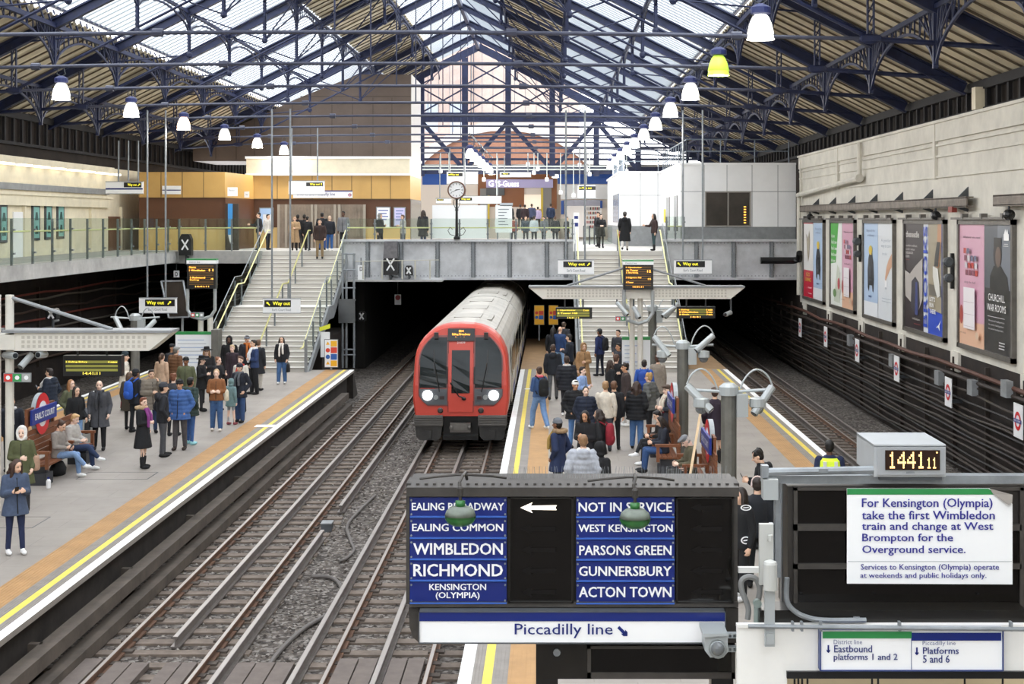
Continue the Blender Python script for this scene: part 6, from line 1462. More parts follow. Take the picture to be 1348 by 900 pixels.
# hanging supports of the gantry down to the platform
t = thing('gantry_post', 'black steel post carrying the old train describer from the platform', 'post', P(735,1000,11.9)); b = MB()
for x in (720, 950): p = P(x,800,11.75); b.box(p.x-.09,p.x+.09,11.7,11.88,.95,p.z)
b.build('post', M_black, t)
# anti pigeon spikes along the top tray
b = MB(); a, c = P(660,636,YN_+.3), P(955,636,YN_+.3)
for i in range(110):
    x = a.x+(c.x-a.x)*i/109; b.bar((x,YN_+.35,a.z),(x+random.uniform(-.02,.02),YN_+.35+random.uniform(-.04,.04),a.z+.13),.0016)
o = b.build('bird_spikes', M_steel); tag(o, 'fine steel bird spikes standing along the top of the describer', 'bird spikes'); o['kind'] = 'stuff'
# ================================================================== PEOPLE
PEND = []
def V3(*a): return Vector(a)
def capsule(m, a, b, ra, rb, n=10):
    a, b = Vector(a), Vector(b); d = (b-a)
    if d.length < 1e-5: d = V3(0,0,1e-4)
    d.normalize(); pts = []; rs = []
    for t in (.96,.7,.35,0): pts.append(a-d*ra*t); rs.append(ra*math.sqrt(1-t*t))
    for t in (0,.35,.7,.96): pts.append(b+d*rb*t); rs.append(rb*math.sqrt(1-t*t))
    m.tube(pts, rs, n)
def limb(m, pts, rs, n=10):
    for i in range(len(pts)-1): capsule(m, pts[i], pts[i+1], rs[i], rs[i+1], n)
def loft(m, rings, n=18):
    k = len(m.v)
    for cx, cy, z, rx, ry in rings:
        for j in range(n):
            t = 2*PI*j/n; m.v.append((cx+rx*math.cos(t), cy+ry*math.sin(t), z))
    for i in range(len(rings)-1):
        for j in range(n):
            j2 = (j+1) % n; m.f.append([k+i*n+j, k+i*n+j2, k+(i+1)*n+j2, k+(i+1)*n+j]); m.mi.append(0)
    m.f.append([k+j for j in range(n)][::-1]); m.mi.append(0); e = k+(len(rings)-1)*n; m.f.append([e+j for j in range(n)]); m.mi.append(0)
def blob(name, mb, mats, parent, vox, sm=2, post=None):
    """one continuous skin grown over the union of the lumps in mb"""
    me = mb.mesh(name); o = bpy.data.objects.new(name, me); COL.objects.link(o)
    r = o.modifiers.new('skin', 'REMESH'); r.mode = 'VOXEL'; r.voxel_size = vox; r.use_smooth_shade = True
    if sm: s = o.modifiers.new('smooth', 'SMOOTH'); s.factor = .5; s.iterations = sm
    if parent: o.parent = parent; o.matrix_parent_inverse = Matrix.Identity(4)
    PEND.append((o, mats, post)); return o
def bake_all():
    bpy.context.view_layer.update(); dg = bpy.context.evaluated_depsgraph_get(); new = []
    for o, mats, post in PEND: new.append(bpy.data.meshes.new_from_object(o.evaluated_get(dg)))
    for (o, mats, post), me in zip(PEND, new):
        old = o.data; o.modifiers.clear(); me.materials.clear()
        for m_ in mats: me.materials.append(m_)
        o.data = me; bpy.data.meshes.remove(old)
        me.polygons.foreach_set('use_smooth', [True]*len(me.polygons))
        me.polygons.foreach_set('material_index', [0]*len(me.polygons))
        if post: post(me)
    PEND.clear()
SKIN = {'l': '#e0b79c', 'p': '#ecc9b4', 't': '#c99673', 'b': '#8a5d43', 'd': '#5a3b2c'}
def fabric(c): return mat('fabric_'+c.lstrip('#'), c, .85, 0, .18, 14)
ARM = {'down': ((.06,-.03,-.28),(-.01,.06,-.25)), 'pocket': ((.09,-.09,-.26),(-.09,.15,-.19)), 'phone': ((.05,.02,-.28),(-.11,.21,.06)), 'chest': ((.06,.03,-.27),(-.22,.15,.0)),
       'face': ((.05,.15,-.22),(-.09,.05,.24)), 'carry': ((.07,-.02,-.28),(-.02,.14,-.2)), 'rail': ((.1,.1,-.24),(.06,.2,.02)), 'lap': ((.06,.06,-.27),(-.12,.22,-.02)), 'out': ((.08,.14,-.22),(.0,.24,.08))}
NPERS = [0]
def person(label, pos, h, yaw, top, legs, hair, skin='l', arms=('down','down'), stance='stand', head=(0,0), hat=None, scarf=None, fur=None, hood=None, shoe='#1c1c1e', puffer=False, female=False, sleeve=None, boots=False, lean=0., detail=1, stripe=None, group=None, hem=None, pack=None, tote=None, phone=False, collar=None):
    s = h/1.72; seed = NPERS[0]; NPERS[0] += 1; rnd = random.Random(seed)
    sit = stance.startswith('sit'); dz = -.38 if sit else 0.
    vb = .0125 if detail else .017; vc = .017 if detail else .022
    T = lambda v: Vector(v)*s
    shw = .165 if female else .185; hpw = .165 if female else .155
    lz = lambda p, z: p+ V3(0, lean*(z-.9), 0)
    up = lambda x, y, z: V3(x, y+lean*max(0, z-.9), z+dz)
    # legs
    J = {}
    for sg in (-1, 1):
        hip = V3(sg*.09, 0, .9+dz)
        if sit:
            J[sg] = (hip, V3(sg*.12, .43, .53), V3(sg*.12, .47, .09))
            if stance == 'sitx' and sg > 0: J[sg] = (hip, V3(.06, .45, .58), V3(-.12, .62, .3))
        elif stance == 'walk':
            f = .26*sg*(1 if seed % 2 else -1); J[sg] = (hip, V3(sg*.09, f*.55+.05, .49), V3(sg*.085, f-(.05 if f < 0 else 0), .09 if f > 0 else .13))
        else:
            f = .05*sg*(1 if seed % 2 else -1); J[sg] = (hip, V3(sg*.1, f*.5+.015, .49), V3(sg*(.1+.02*rnd.random()), f, .085))
    A = {}
    for sg, nm in zip((-1, 1), arms):
        e, w = ARM[nm]; S = up(sg*shw, -.005, 1.385); E = S+V3(sg*e[0], e[1], e[2]); W = E+V3(sg*w[0], w[1], w[2]); A[sg] = (S, E, W)
    # ---- head
    nb = up(0, .01, 1.47); hc = up(0, .035, 1.605); R = Euler((-head[1], 0, head[0]), 'XYZ').to_matrix()
    hp = lambda x, y, z: nb + R @ (V3(x, y, z) + (hc-nb))
    b = MB(); E_ = lambda c, r: b.ell(T(hp(*c)), (r[0]*s, r[1]*s, r[2]*s), 14, R)
    E_((0,-.012,.03), (.074,.092,.088)); E_((0,.012,-.035), (.058,.074,.078)); E_((0,.03,-.085), (.036,.045,.03))
    capsule(b, T(hp(0,.084,.0)), T(hp(0,.104,-.032)), .011*s, .016*s)
    for sg in (-1, 1): E_((sg*.074,-.012,-.008), (.013,.024,.034))
    capsule(b, T(up(0,-.01,1.4)), T(nb+V3(0,.01,.05)), .062*s, .054*s)
    loft(b, [(0,p.y*s,p.z*s,rx*s,ry*s) for p, rx, ry in ((up(0,0,.83),hpw*.7,.08),(up(0,0,.9),hpw,.105),(up(0,0,1.06),.14,.095),(up(0,0,1.25),.155,.108),(up(0,0,1.37),shw,.098),(up(0,0,1.43),.12,.075),(up(0,0,1.46),.06,.055))])
    for sg in (-1, 1):
        S, E, W = A[sg]; limb(b, [T(S), T(E), T(W)], [.052*s, .04*s, .028*s])
        d = (W-E).normalized(); n_ = V3(-sg, 0, 0); n_ = (n_-d*n_.dot(d)); n_ = n_.normalized() if n_.length > .1 else V3(0,0,-1); sd = d.cross(n_)
        if sd.y+.5*sd.z < 0: sd = -sd
        limb(b, [T(W), T(W+d*.045), T(W+d*.085)], [.027*s, .033*s, .03*s]); capsule(b, T(W+d*.08-sd*.022), T(W+d*.08+sd*.022), .017*s, .017*s)
        for i in range(4):
            L = (.05,.062,.066,.056)[i]; p0 = W+d*.085+sd*(i-1.5)*.022; p1 = p0+(d*.95+n_*.28+sd*(i-1.5)*.13).normalized()*L*.6; p2 = p1+(d*.65+n_*.75+sd*(i-1.5)*.1).normalized()*L*.6
            limb(b, [T(p0), T(p1), T(p2)], [.0105*s, .01*s, .0095*s], 8)
        p0 = W+d*.03+sd*.024; p1 = p0+(d*.7+sd*.7+n_*.2).normalized()*.042; p2 = p1+(d*.85+sd*.2+n_*.45).normalized()*.032
        limb(b, [T(p0), T(p1), T(p2)], [.014*s, .012*s, .0105*s], 8)
        h_, k_, a_ = J[sg]; limb(b, [T(h_), T(k_), T(a_)], [.08*s, .052*s, .036*s]); capsule(b, T(a_+V3(0,0,-.03)), T(a_+V3(0,.12,-.05)), .036*s, .028*s)
    eyes = [T(hp(sg*.031,.079,.004)) for sg in (-1, 1)]; brow = [T(hp(sg*.032,.082,.026)) for sg in (-1, 1)]; mouth = T(hp(0,.09,-.062)); Ri = R.inverted()
    def face(me):
        for p in me.polygons:
            c = p.center
            if (c-mouth).length > .13*s: continue
            for e in eyes:
                q = Ri @ (c-e)
                if abs(q.x) < .014*s and abs(q.z) < .008*s: p.material_index = 1
            for e in brow:
                q = Ri @ (c-e)
                if abs(q.x) < .019*s and abs(q.z) < .006*s and q.y > -.02: p.material_index = 1
            q = Ri @ (c-mouth)
            if abs(q.x) < .023*s and abs(q.z) < .008*s and q.y > -.03*s: p.material_index = 2
    sk = SKIN.get(skin, skin)
    body = blob('person', b, [mat('skin_'+sk.lstrip('#'), sk, .55), mat('eye_brow_dark','#2b1d17',.5), mat('lip_'+sk.lstrip('#'), {'#e0b79c':'#b5706a','#ecc9b4':'#c47d78','#c99673':'#9a5a50','#8a5d43':'#6e3c36','#5a3b2c':'#4a2824'}.get(sk,'#a06058'), .45)], None, vb, 2, face)
    tag(body, label, 'person', group); body.location = pos; body.rotation_euler = (0, 0, PI+math.radians(yaw))
    # ---- legwear
    b = MB(); kind, lc = legs; wide = {'jeans': 1.0, 'wide': 1.22, 'slim': .84, 'leggings': .72, 'skirt': .72}[kind]
    loft(b, [(0,p.y*s,p.z*s,rx*s,ry*s) for p, rx, ry in ((up(0,0,.8),hpw*.72,.1),(up(0,0,.9),hpw+.015,.122),(up(0,0,1.03),.158,.115))])
    for sg in (-1, 1):
        h_, k_, a_ = J[sg]; q = k_.lerp(a_, .94)
        limb(b, [T(h_+V3(0,0,-.02)), T(k_), T(q)], [.095*s, .07*wide*s, .056*wide*s])
    if kind == 'skirt' and not sit: loft(b, [(0,0,.45*s,.2*s,.17*s),(0,0,.7*s,.185*s,.145*s),(0,0,1.0*s,.16*s,.12*s)])
    blob('trousers' if kind != 'skirt' else 'skirt', b, [fabric(lc)], body, vc)
    # ---- shoes
    for sg in (-1, 1):
        a_ = J[sg][2]; m = MB(); fd = .0 if not sit else .0
        c = a_+V3(0,.065,-.04); m.ell(T(c), (.046*s,.138*s,.045*s), 12); m.ell(T(a_+V3(0,.0,-.02)), (.043*s,.06*s,.062*s), 12)
        if boots: limb(m, [T(a_+V3(0,0,.0)), T(a_.lerp(J[sg][1],.42))], [.056*s,.062*s])
        floor = (a_.z-.085)*s
        m.v = [(x, y, max(z, floor)) for x, y, z in m.v]
        me = m.build('shoe', fabric(shoe), None, True); me.parent = body; me.matrix_parent_inverse = Matrix.Identity(4)
    # ---- upper garment
    style, tc = top; g = {'sweater': .014, 'jacket': .026, 'coat': .03, 'long': .032, 'puffer': .066}[style]
    hz_ = hem if hem is not None else {'sweater': .86, 'jacket': .8, 'coat': .58, 'long': .34, 'puffer': .76}[style]
    b = MB(); rings = []
    if sit: hz_ = max(hz_, .84)
    if hz_ < .8: rings.append((V3(0,0,hz_+dz), hpw+.035+(.9-hz_)*.1+g, .13+(.9-hz_)*.12+g))
    else: rings.append((up(0,0,hz_), hpw+.02+g, .115+g))
    rings += [(up(0,0,max(.92,hz_+.03)), hpw+.015+g, .115+g), (up(0,0,1.08), .145+g, .1+g), (up(0,0,1.25), .16+g, .11+g), (up(0,0,1.36), shw+.01+g*.6, .1+g*.8), (up(0,0,1.425), .125+g*.5, .08+g*.6), (up(0,0,1.47), .07+g*.3, .065+g*.3)]
    loft(b, [(0,p.y*s,p.z*s,rx*s,ry*s) for p, rx, ry in rings])
    for sg in (-1, 1):
        S, E, W = A[sg]; limb(b, [T(S), T(E), T(E.lerp(W,.93))], [(.062+g*.55)*s, (.05+g*.5)*s, (.038+g*.4)*s])
    if hood == 'back' or style == 'puffer' or collar: 
        for i in range(8):
            a0, a1 = 2*PI*i/8, 2*PI*(i+1)/8; c = up(0,-.005,1.465); capsule(b, T(c+V3(math.cos(a0)*.075,math.sin(a0)*.07,.0)), T(c+V3(math.cos(a1)*.075,math.sin(a1)*.07,0)), .03*s, .03*s, 8)
    if hood == 'back': b.ell(T(up(0,-.12,1.4)), (.13*s,.07*s,.11*s), 12)
    def quilt(me):
        if not (puffer or style == 'puffer'): return
        co = [v.co.copy() for v in me.vertices]; no = [v.normal.copy() for v in me.vertices]
        for v, c, n_ in zip(me.vertices, co, no): v.co = c+n_*(.011*abs(math.sin(c.z/s*PI/.1))-.006)
        me.update()
    garment = blob({'sweater':'sweater','jacket':'jacket','coat':'coat','long':'long_coat','puffer':'puffer_jacket'}[style], b, [fabric(tc)], body, vc, 2, quilt)
    if style in ('jacket','coat','long','puffer'):
        m = MB(); zz = [hz_+.04, 1.0, 1.2, 1.4]
        pts = [T(up(0, {0:.0}.get(9, 0)+y, z)) for z, y in zip(zz, ((.133+(.9-hz_)*.12 if hz_ < .8 else .115)+g+.004, .112+g, .11+g, .088+g*.8))]
        if not sit:
            m.tube(pts, .009*s, 6); z_ = m.build('front_zip', fabric('#1a1a1c' if tc != '#1a1b1f' else '#3c3c40'), None, True); z_.parent = body; z_.matrix_parent_inverse = Matrix.Identity(4)
    if stripe:
        m = MB(); m.bar(T(up(-.02,.14,1.05)), T(up(-.05,.12,1.42)), .09*s, .03*s); z_ = m.build('striped_scarf', fabric(stripe)); z_.parent = body; z_.matrix_parent_inverse = Matrix.Identity(4)
    # ---- hair
    hs, hcol = hair; hm = [mat('hair_'+hcol.lstrip('#'), hcol, .6, 0, .3, 30)]
    if hs != 'bald' and not (hood == 'up'):
        b = MB(); E2 = lambda c, r: b.ell(T(hp(*c)), (r[0]*s, r[1]*s, r[2]*s), 14, R)
        E2((0,-.03,.045), (.085,.094,.088)); E2((0,-.05,.0), (.08,.07,.09))
        if hs == 'short': E2((0,.02,.1), (.065,.06,.03))
        if hs == 'curly':
            for i in range(22): t_ = rnd.uniform(0, 2*PI); f = rnd.uniform(-.2,1); E2((.075*math.cos(t_)*math.sqrt(1-f*f*.6), -.025+.085*math.sin(t_)*.9*math.sqrt(1-f*f*.6), .05+.075*f), (.028,.028,.028))
        if hs in ('long','longcurly','bob'):
            L = {'long': .36, 'longcurly': .34, 'bob': .17}[hs]; w = .075 if hs != 'longcurly' else .1
            E2((0,-.055,-.03), (.09,.075,.11))
            limb(b, [T(hp(0,-.06,.0)), T(hp(0,-.085,-.1)), T(hp(0,-.11,-L*.8))], [.085*s, w*s, w*.75*s])
            for sg in (-1, 1): limb(b, [T(hp(sg*.075,-.01,.04)), T(hp(sg*.09,.0,-.06)), T(hp(sg*.1,.01,-L*.75))], [.03*s, .036*s, .03*s])
            if hs == 'longcurly':
                for i in range(26): z_ = rnd.uniform(-L,.05); E2((rnd.uniform(-.12,.12), -.09+rnd.uniform(-.05,.06), z_), (.035,.035,.04))
        if hs == 'bun': E2((0,-.1,.09), (.045,.045,.045))
        if hs == 'pony': limb(b, [T(hp(0,-.1,.06)), T(hp(0,-.16,.0)), T(hp(0,-.15,-.2))], [.035*s,.04*s,.02*s])
        blob('hair', b, hm, body, .013 if detail else .018, 1)
    if hat:
        hk, hcl = hat; b = MB(); E2 = lambda c, r: b.ell(T(hp(*c)), (r[0]*s, r[1]*s, r[2]*s), 14, R)
        E2((0,-.02,.065), (.09,.102,.078))
        if hk == 'beanie':
            for i in range(10): a0, a1 = 2*PI*i/10, 2*PI*(i+1)/10; capsule(b, T(hp(.085*math.cos(a0),-.018+.098*math.sin(a0),.04)), T(hp(.085*math.cos(a1),-.018+.098*math.sin(a1),.04)), .017*s, .017*s, 8)
        if hk == 'bobble': E2((0,-.03,.19), (.075,.075,.07)); E2((0,-.02,.09), (.1,.112,.085))
        if hk == 'cap': E2((0,.11,.045), (.06,.07,.012)); 
        if hk == 'flat': E2((0,.03,.09), (.09,.12,.04))
        if hk == 'wide': loft(b, [(hp(0,0,.05).x*s,hp(0,0,.05).y*s,(hp(0,0,.045).z)*s,.19*s,.2*s),(hp(0,0,.05).x*s,hp(0,0,.05).y*s,hp(0,0,.07).z*s,.18*s,.19*s)]); loft(b, [(hp(0,-.02,0).x*s,hp(0,-.02,0).y*s,hp(0,0,.06).z*s,.095*s,.105*s),(hp(0,-.02,0).x*s,hp(0,-.02,0).y*s,hp(0,0,.16).z*s,.085*s,.095*s)])
        if hk == 'headphones':
            b = MB(); pts = [T(hp(.09*math.cos(a), -.01, .03+.11*math.sin(a))) for a in [PI*i/8 for i in range(9)]]
            for p, q in zip(pts, pts[1:]): capsule(b, p, q, .016*s, .016*s, 8)
            for sg in (-1, 1): b.ell(T(hp(sg*.088,-.01,.0)), (.022*s,.04*s,.045*s), 10)
        blob('headphones' if hk == 'headphones' else 'hat', b, [fabric(hcl)], body, .013, 1)
    if hood == 'up':
        b = MB(); E2 = lambda c, r: b.ell(T(hp(*c)), (r[0]*s, r[1]*s, r[2]*s), 14, R)
        E2((0,-.04,.03), (.105,.105,.13)); E2((0,-.04,-.1), (.11,.1,.08))
        for i in range(12): a0, a1 = 2*PI*i/12, 2*PI*(i+1)/12; capsule(b, T(hp(.088*math.cos(a0),.04-.03*math.cos(a0)**2,.0+.13*math.sin(a0))), T(hp(.088*math.cos(a1),.04-.03*math.cos(a1)**2,.0+.13*math.sin(a1))), .026*s, .026*s, 8)
        blob('hood', b, [fabric(fur or tc)], body, .014, 1)
    elif fur:
        b = MB(); c = up(0,-.02,1.46)
        for i in range(16):
            a0 = 2*PI*i/16; 
            for q in range(2): b.ell(T(c+V3(math.cos(a0)*.12,math.sin(a0)*.12-.02,.01+.02*rnd.random())), (.048*s*rnd.uniform(.8,1.15),.048*s,.045*s), 8)
        blob('fur_collar', b, [fabric(fur)], body, .014, 1)
    if scarf:
        b = MB(); c = up(0,.01,1.46)
        for i in range(12): a0, a1 = 2*PI*i/12, 2*PI*(i+1)/12; capsule(b, T(c+V3(math.cos(a0)*.09,math.sin(a0)*.085,.005*math.sin(3*a0))), T(c+V3(math.cos(a1)*.09,math.sin(a1)*.085,.0)), .038*s, .038*s, 8)
        limb(b, [T(c+V3(.04,.1,-.02)), T(c+V3(.06,.15+g,-.18)), T(c+V3(.06,.15+g,-.42))], [.035*s,.04*s,.04*s]); limb(b, [T(c+V3(-.05,.1,-.02)), T(c+V3(-.06,.15+g,-.16)), T(c+V3(-.07,.15+g,-.34))], [.035*s,.038*s,.038*s])
        blob('scarf', b, [fabric(scarf)], body, .016, 1)
    M = Matrix.Translation(Vector(pos)) @ Matrix.Rotation(PI+math.radians(yaw), 4, 'Z')
    Wd = lambda v: M @ T(v)
    def free(name, mb, mats, lab, cat, smooth=True):
        mb.v = [tuple(M @ Vector(v)) for v in mb.v]; c = Vector(pos); o = mb.build(name, mats, None, smooth); return tag(o, lab, cat)
    if pack:
        col, lab = pack; b = MB(); y0 = -.12-g
        loft_ = [(0,(y0-.1)*s,z*s,rx*s,ry*s) for z, rx, ry in ((.94,.1,.06),(.98,.15,.09),(1.2,.15,.1),(1.36,.13,.085),(1.42,.08,.05))]; loft_ = [(a,b_+lean*(z/s-.9)*s,z,rx,ry) for a,b_,z,rx,ry in loft_]
        loft(b, loft_); b.ell(T(up(0,y0-.17,1.08)), (.11*s,.05*s,.1*s), 12)
        for sg in (-1, 1): b.tube([T(up(sg*.1,y0-.02,1.4)), T(up(sg*.11,.0,1.46+g)), T(up(sg*.12,.1+g,1.36)), T(up(sg*.14,.09+g,1.2)), T(up(sg*.15,y0,1.0))], .018*s, 6)
        free('backpack', b, fabric(col), lab, 'backpack')
    if tote:
        col, side, lab = tote; S, E, W = A[side]; b = MB(); c = V3(W.x+side*.04, W.y+.02, W.z-.3); 
        if 'shoulder' in lab: c = V3(side*(shw+.1), -.06, 1.0+dz)
        loft(b, [(c.x*s,c.y*s,(c.z-.16)*s,.06*s,.14*s),(c.x*s,c.y*s,(c.z-.14)*s,.07*s,.16*s),(c.x*s,c.y*s,(c.z+.1)*s,.06*s,.15*s),(c.x*s,c.y*s,(c.z+.14)*s,.03*s,.13*s)])
        topp = W+V3(0,.0,-.02) if 'shoulder' not in lab else up(side*.13,-.01,1.45+g)
        for dy in (-.09,.09): b.tube([T(c+V3(0,dy,.12)), T(c.lerp(topp,.6)+V3(0,dy*.6,.05)), T(topp)], .01*s, 6)
        free('shoulder_bag' if 'shoulder' in lab else 'hand_bag', b, fabric(col), lab, 'bag')
    if phone:
        S, E, W = A[1] if arms[1] in ('phone','face','out','lap') else A[-1]; d = (W-E).normalized(); c = W+d*.1+V3(0,.02,.03); b = MB()
        b.prism([(-.036,-.07),(.036,-.07),(.036,.07),(-.036,.07)], T(c), V3(1,0,0)*s, V3(0,.5,.85)*s, V3(0,.008,-.005)*s); free('phone', b, mat('phone_black','#111215',.2), phone, 'phone', False)
    return body
def hd(px, py, h, z=.95):
    Y = F*(CAMZ-z-h)/(py-VY); return Vector(((px-VX)*Y/F, Y, z))
def ft(px, py, z=.95): return plat(px, py, z)
def deckpos(px, Y, z=ZD): return Vector(((px-VX)*Y/F, Y, z))
BK, NV, GY, BR, OL, JN, DK = '#1a1b1f', '#1f2a44', '#6d7076', '#5a4436', '#4f5236', '#4f6f9c', '#26272c'
# ---- left platform
person('person with long curly brown hair in a slate blue coat looking at a phone', ft(20,729), 1.66, 35, ('coat','#46536b'), ('slim','#20294a'), ('longcurly','#3f2a20'), 'l', ('phone','phone'), shoe='#eeeeee', female=True, hem=.72, head=(.35,.25), phone='phone held by the person in the slate blue coat', collar=True)
person('person in an olive parka with a white hood up near the left boom post', hd(29,562,1.70), 1.70, 10, ('coat','#54583a'), ('slim','#2a2a2e'), ('long','#5d4030'), 'p', ('carry','chest'), female=True, hood='up', fur='#e9e6e2', tote=('#b08f78', -1, 'tan shoulder bag of the person in the olive parka'))
person('bald person in a dark navy jacket with a pale scarf beside the boom post', hd(15,522,1.74), 1.74, 10, ('jacket','#20242e'), ('jeans','#23252b'), ('bald','#000000'), 't', ('down','down'), scarf='#c9c7c6')
person('person seated on the left bench in a grey checked coat and pale jeans', V3(-11.2,32.35,.95), 1.66, 75, ('jacket','#8f8780'), ('jeans','#7f9cc4'), ('bun','#4a3528'), 'l', ('lap','lap'), 'sitx', (0,.5), shoe='#f0f0ee', female=True, phone='phone held by the seated person in pale jeans')
person('blonde person seated further along the left bench in a pale grey coat and dark jeans', V3(-11.2,33.3,.95), 1.68, 75, ('coat','#b5b0aa'), ('jeans','#2d3d5e'), ('short','#cfa873'), 'p', ('lap','lap'), 'sitx', (0,.35), shoe='#f0f0ee', female=True)
person('person in a navy puffer with a white hood down behind the left bench', hd(66,485,1.76), 1.76, -100, ('puffer','#1e2736'), ('slim','#1c1d22'), ('short','#2a211c'), 'l', ('phone','pocket'), hood='back', phone='phone held by the person in the navy puffer behind the bench', scarf='#dcdad6')
person('person with long auburn hair in an olive bomber jacket behind the dark haired person', hd(93,500,1.66), 1.66, 60, ('jacket','#5c5f48'), ('leggings','#2a2b2b'), ('long','#a3714a'), 'p', ('pocket','pocket'), female=True)
person('person with long dark hair in a black jumper and light blue jeans', hd(100,509,1.66), 1.66, 50, ('jacket','#16171a'), ('wide','#7fa3cf'), ('long','#2b211d'), 'l', ('carry','down'), female=True, hem=.86, tote=('#6a6c72', -1, 'grey shoulder bag on the person in light blue jeans'))
person('bald person in a grey overcoat and black trousers holding a dark tote', ft(131,592), 1.76, 10, ('coat','#4b4c51'), ('jeans','#1a1a1d'), ('bald','#000000'), 'p', ('carry','carry'), tote=('#26272b', 1, 'dark tote bag carried by the bald person in the grey overcoat'), scarf='#3a3b40')
t = thing('suitcase', 'silver wheeled suitcase with raised handle beside the bald person in the overcoat', 'suitcase', ft(117,585)); c = ft(117,585)
b = MB().box(c.x-.21,c.x+.21,c.y-.12,c.y+.12,1.02,1.6); b.build('shell', mat('suitcase_silver','#b9bab6',.35,.2), t); b = MB()
for s_ in (-1,1): b.tube([(c.x+s_*.12,c.y+.08,1.6),(c.x+s_*.12,c.y+.08,2.0)], .012, 6)
b.tube([(c.x-.14,c.y+.08,2.0),(c.x+.14,c.y+.08,2.0)], .018, 6); b.build('handle', M_steel, t)
for s_ in (-1,1): MB().lathe([(.045,-.02),(.045,.02)], (c.x+s_*.15,c.y,.995), 12, 'x').build('wheel', M_black, t)
person('person in a long black coat with a tan fur hood, red socks and black boots', ft(188,616), 1.66, 75, ('coat',BK), ('leggings','#201c22'), ('short','#7a4630'), 'p', ('pocket','chest'), fur='#b59a78', female=True, hem=.5, head=(-.3,0), boots=True, scarf='#8a3f86')
person('person in a dark jacket and grey beanie turned towards the blue puffer wearer', ft(214,601), 1.82, 120, ('jacket','#23252b'), ('jeans','#4a4b50'), ('short','#2a2220'), 'l', ('pocket','pocket'), hat=('beanie','#3d4047'), hood='back')
person('bearded person in a bright blue puffer jacket and black beanie with hands in pockets', ft(237,592), 1.78, -5, ('puffer','#40639f'), ('jeans','#504c4e'), ('short','#1a1513'), 't', ('pocket','pocket'), hat=('beanie','#17181b'), shoe='#3a2f2a')
person('person with pale blue trainers standing half behind the blue puffer jacket', ft(250,585), 1.74, 150, ('puffer','#2f3f3a'), ('slim','#3f64a0'), ('short','#1c1714'), 'b', ('pocket','pocket'), shoe='#9fd8e0', hood='back')
person('person with a round bun of ginger curls glimpsed between two beanie wearers', hd(228,492,1.68), 1.68, 170, ('jacket','#3a3b40'), ('slim','#232327'), ('curly','#7c4d35'), 'p', ('down','down'), female=True)
person('person in a taupe padded coat holding up a camera on the left platform', hd(199,487,1.72), 1.72, 30, ('puffer','#7d7468'), ('jeans','#2c3d5c'), ('short','#3a2c24'), 'l', ('face','chest'), hem=.66)
person('person in black with a black beanie wearing a blue backpack near the display', hd(178,486,1.74), 1.74, 150, ('jacket','#24262c'), ('slim','#1d1f24'), ('short','#1a1614'), 'b', ('down','down'), hat=('beanie',BK), pack=('#2f5fc0','bright blue backpack on the person in the black beanie'))
person('person in a cream coat and dark red trousers under a large dark bobble hat', ft(164,541), 1.78, 90, ('coat','#ded6c8'), ('slim','#7c2233'), ('short','#4a3528'), 'l', ('chest','chest'), hat=('bobble','#2d3a40'), shoe='#ececec', hem=.7)
person('person in a rust brown jacket and grey cap near the left map board', hd(231,457,1.76), 1.76, 150, ('puffer','#6b4a30'), ('slim','#26272b'), ('short','#6a655f'), 'l', ('phone','down'), hat=('flat','#8b8a86'))
person('person in a beige top with a brown ponytail left of the map board', hd(213,465,1.66), 1.66, 160, ('jacket','#c7a78c'), ('slim','#30343c'), ('pony','#4e382b'), 'l', ('down','down'), female=True)
person('person in a black cap right beside the left map board', hd(226,453,1.78), 1.78, 60, ('jacket','#2a2c31'), ('slim','#232428'), ('short','#1a1715'), 't', ('down','down'), hat=('cap','#1b1c20'))
person('person in an olive green field jacket and black cap facing the camera', hd(245,470,1.74), 1.74, 0, ('jacket','#5d6247'), ('jeans','#1f2023'), ('short','#15110f'), 'b', ('down','pocket'), hat=('beanie','#1d1e20'))
person('person in a black leather coat and black bucket hat with arms reaching forward', ft(265,541), 1.66, 80, ('coat','#17171a'), ('slim','#2c2c30'), ('short','#2a2420'), 'p', ('phone','phone'), hat=('wide','#141416'), hem=.7)
person('person in black wearing a wide brimmed black hat with long fair hair', ft(272,530), 1.76, 15, ('coat','#1c1c1f'), ('slim','#26282e'), ('long','#a27c58'), 'p', ('chest','down'), hat=('wide','#111113'), female=True)
person('person with tied red brown hair in a black coat right of the wide brimmed hat', hd(287,470,1.64), 1.64, 60, ('coat','#1d1d22'), ('slim','#1c1c1f'), ('bun','#8a5a40'), 'p', ('phone','down'), female=True)
person('person in a brown suede jacket and flared jeans with arms folded over a phone', ft(285,567), 1.7, 5, ('jacket','#8c5a36'), ('wide','#3d5c88'), ('bun','#c3a077'), 'p', ('chest','chest'), female=True, shoe='#d9cfc4', hem=.86, tote=('#d9cfb8', -1, 'cream shoulder bag of the person in the suede jacket'))
person('child in a teal hooded coat and grey leggings beside the suede jacket', ft(304,559), 1.3, 150, ('coat','#6f8a8c'), ('leggings','#9aa2ab'), ('short','#5a4a3c'), 'p', ('down','down'), hood='up', shoe='#8e4a50', hem=.7)
person('person in a dark navy coat and beanie with a wide grey scarf over blue jeans', ft(316,556), 1.7, -20, ('coat','#1f2430'), ('wide','#37517c'), ('short','#2a2220'), 'l', ('pocket','carry'), hat=('beanie','#1c2433'), hem=.74, scarf='#55585e')
person('person with a red scarf over a white fleece jacket', hd(317,469,1.7), 1.7, -10, ('jacket','#d7d3c8'), ('slim','#2a2c33'), ('curly','#5c3f30'), 'p', ('phone','down'), scarf='#b5392c', female=True)
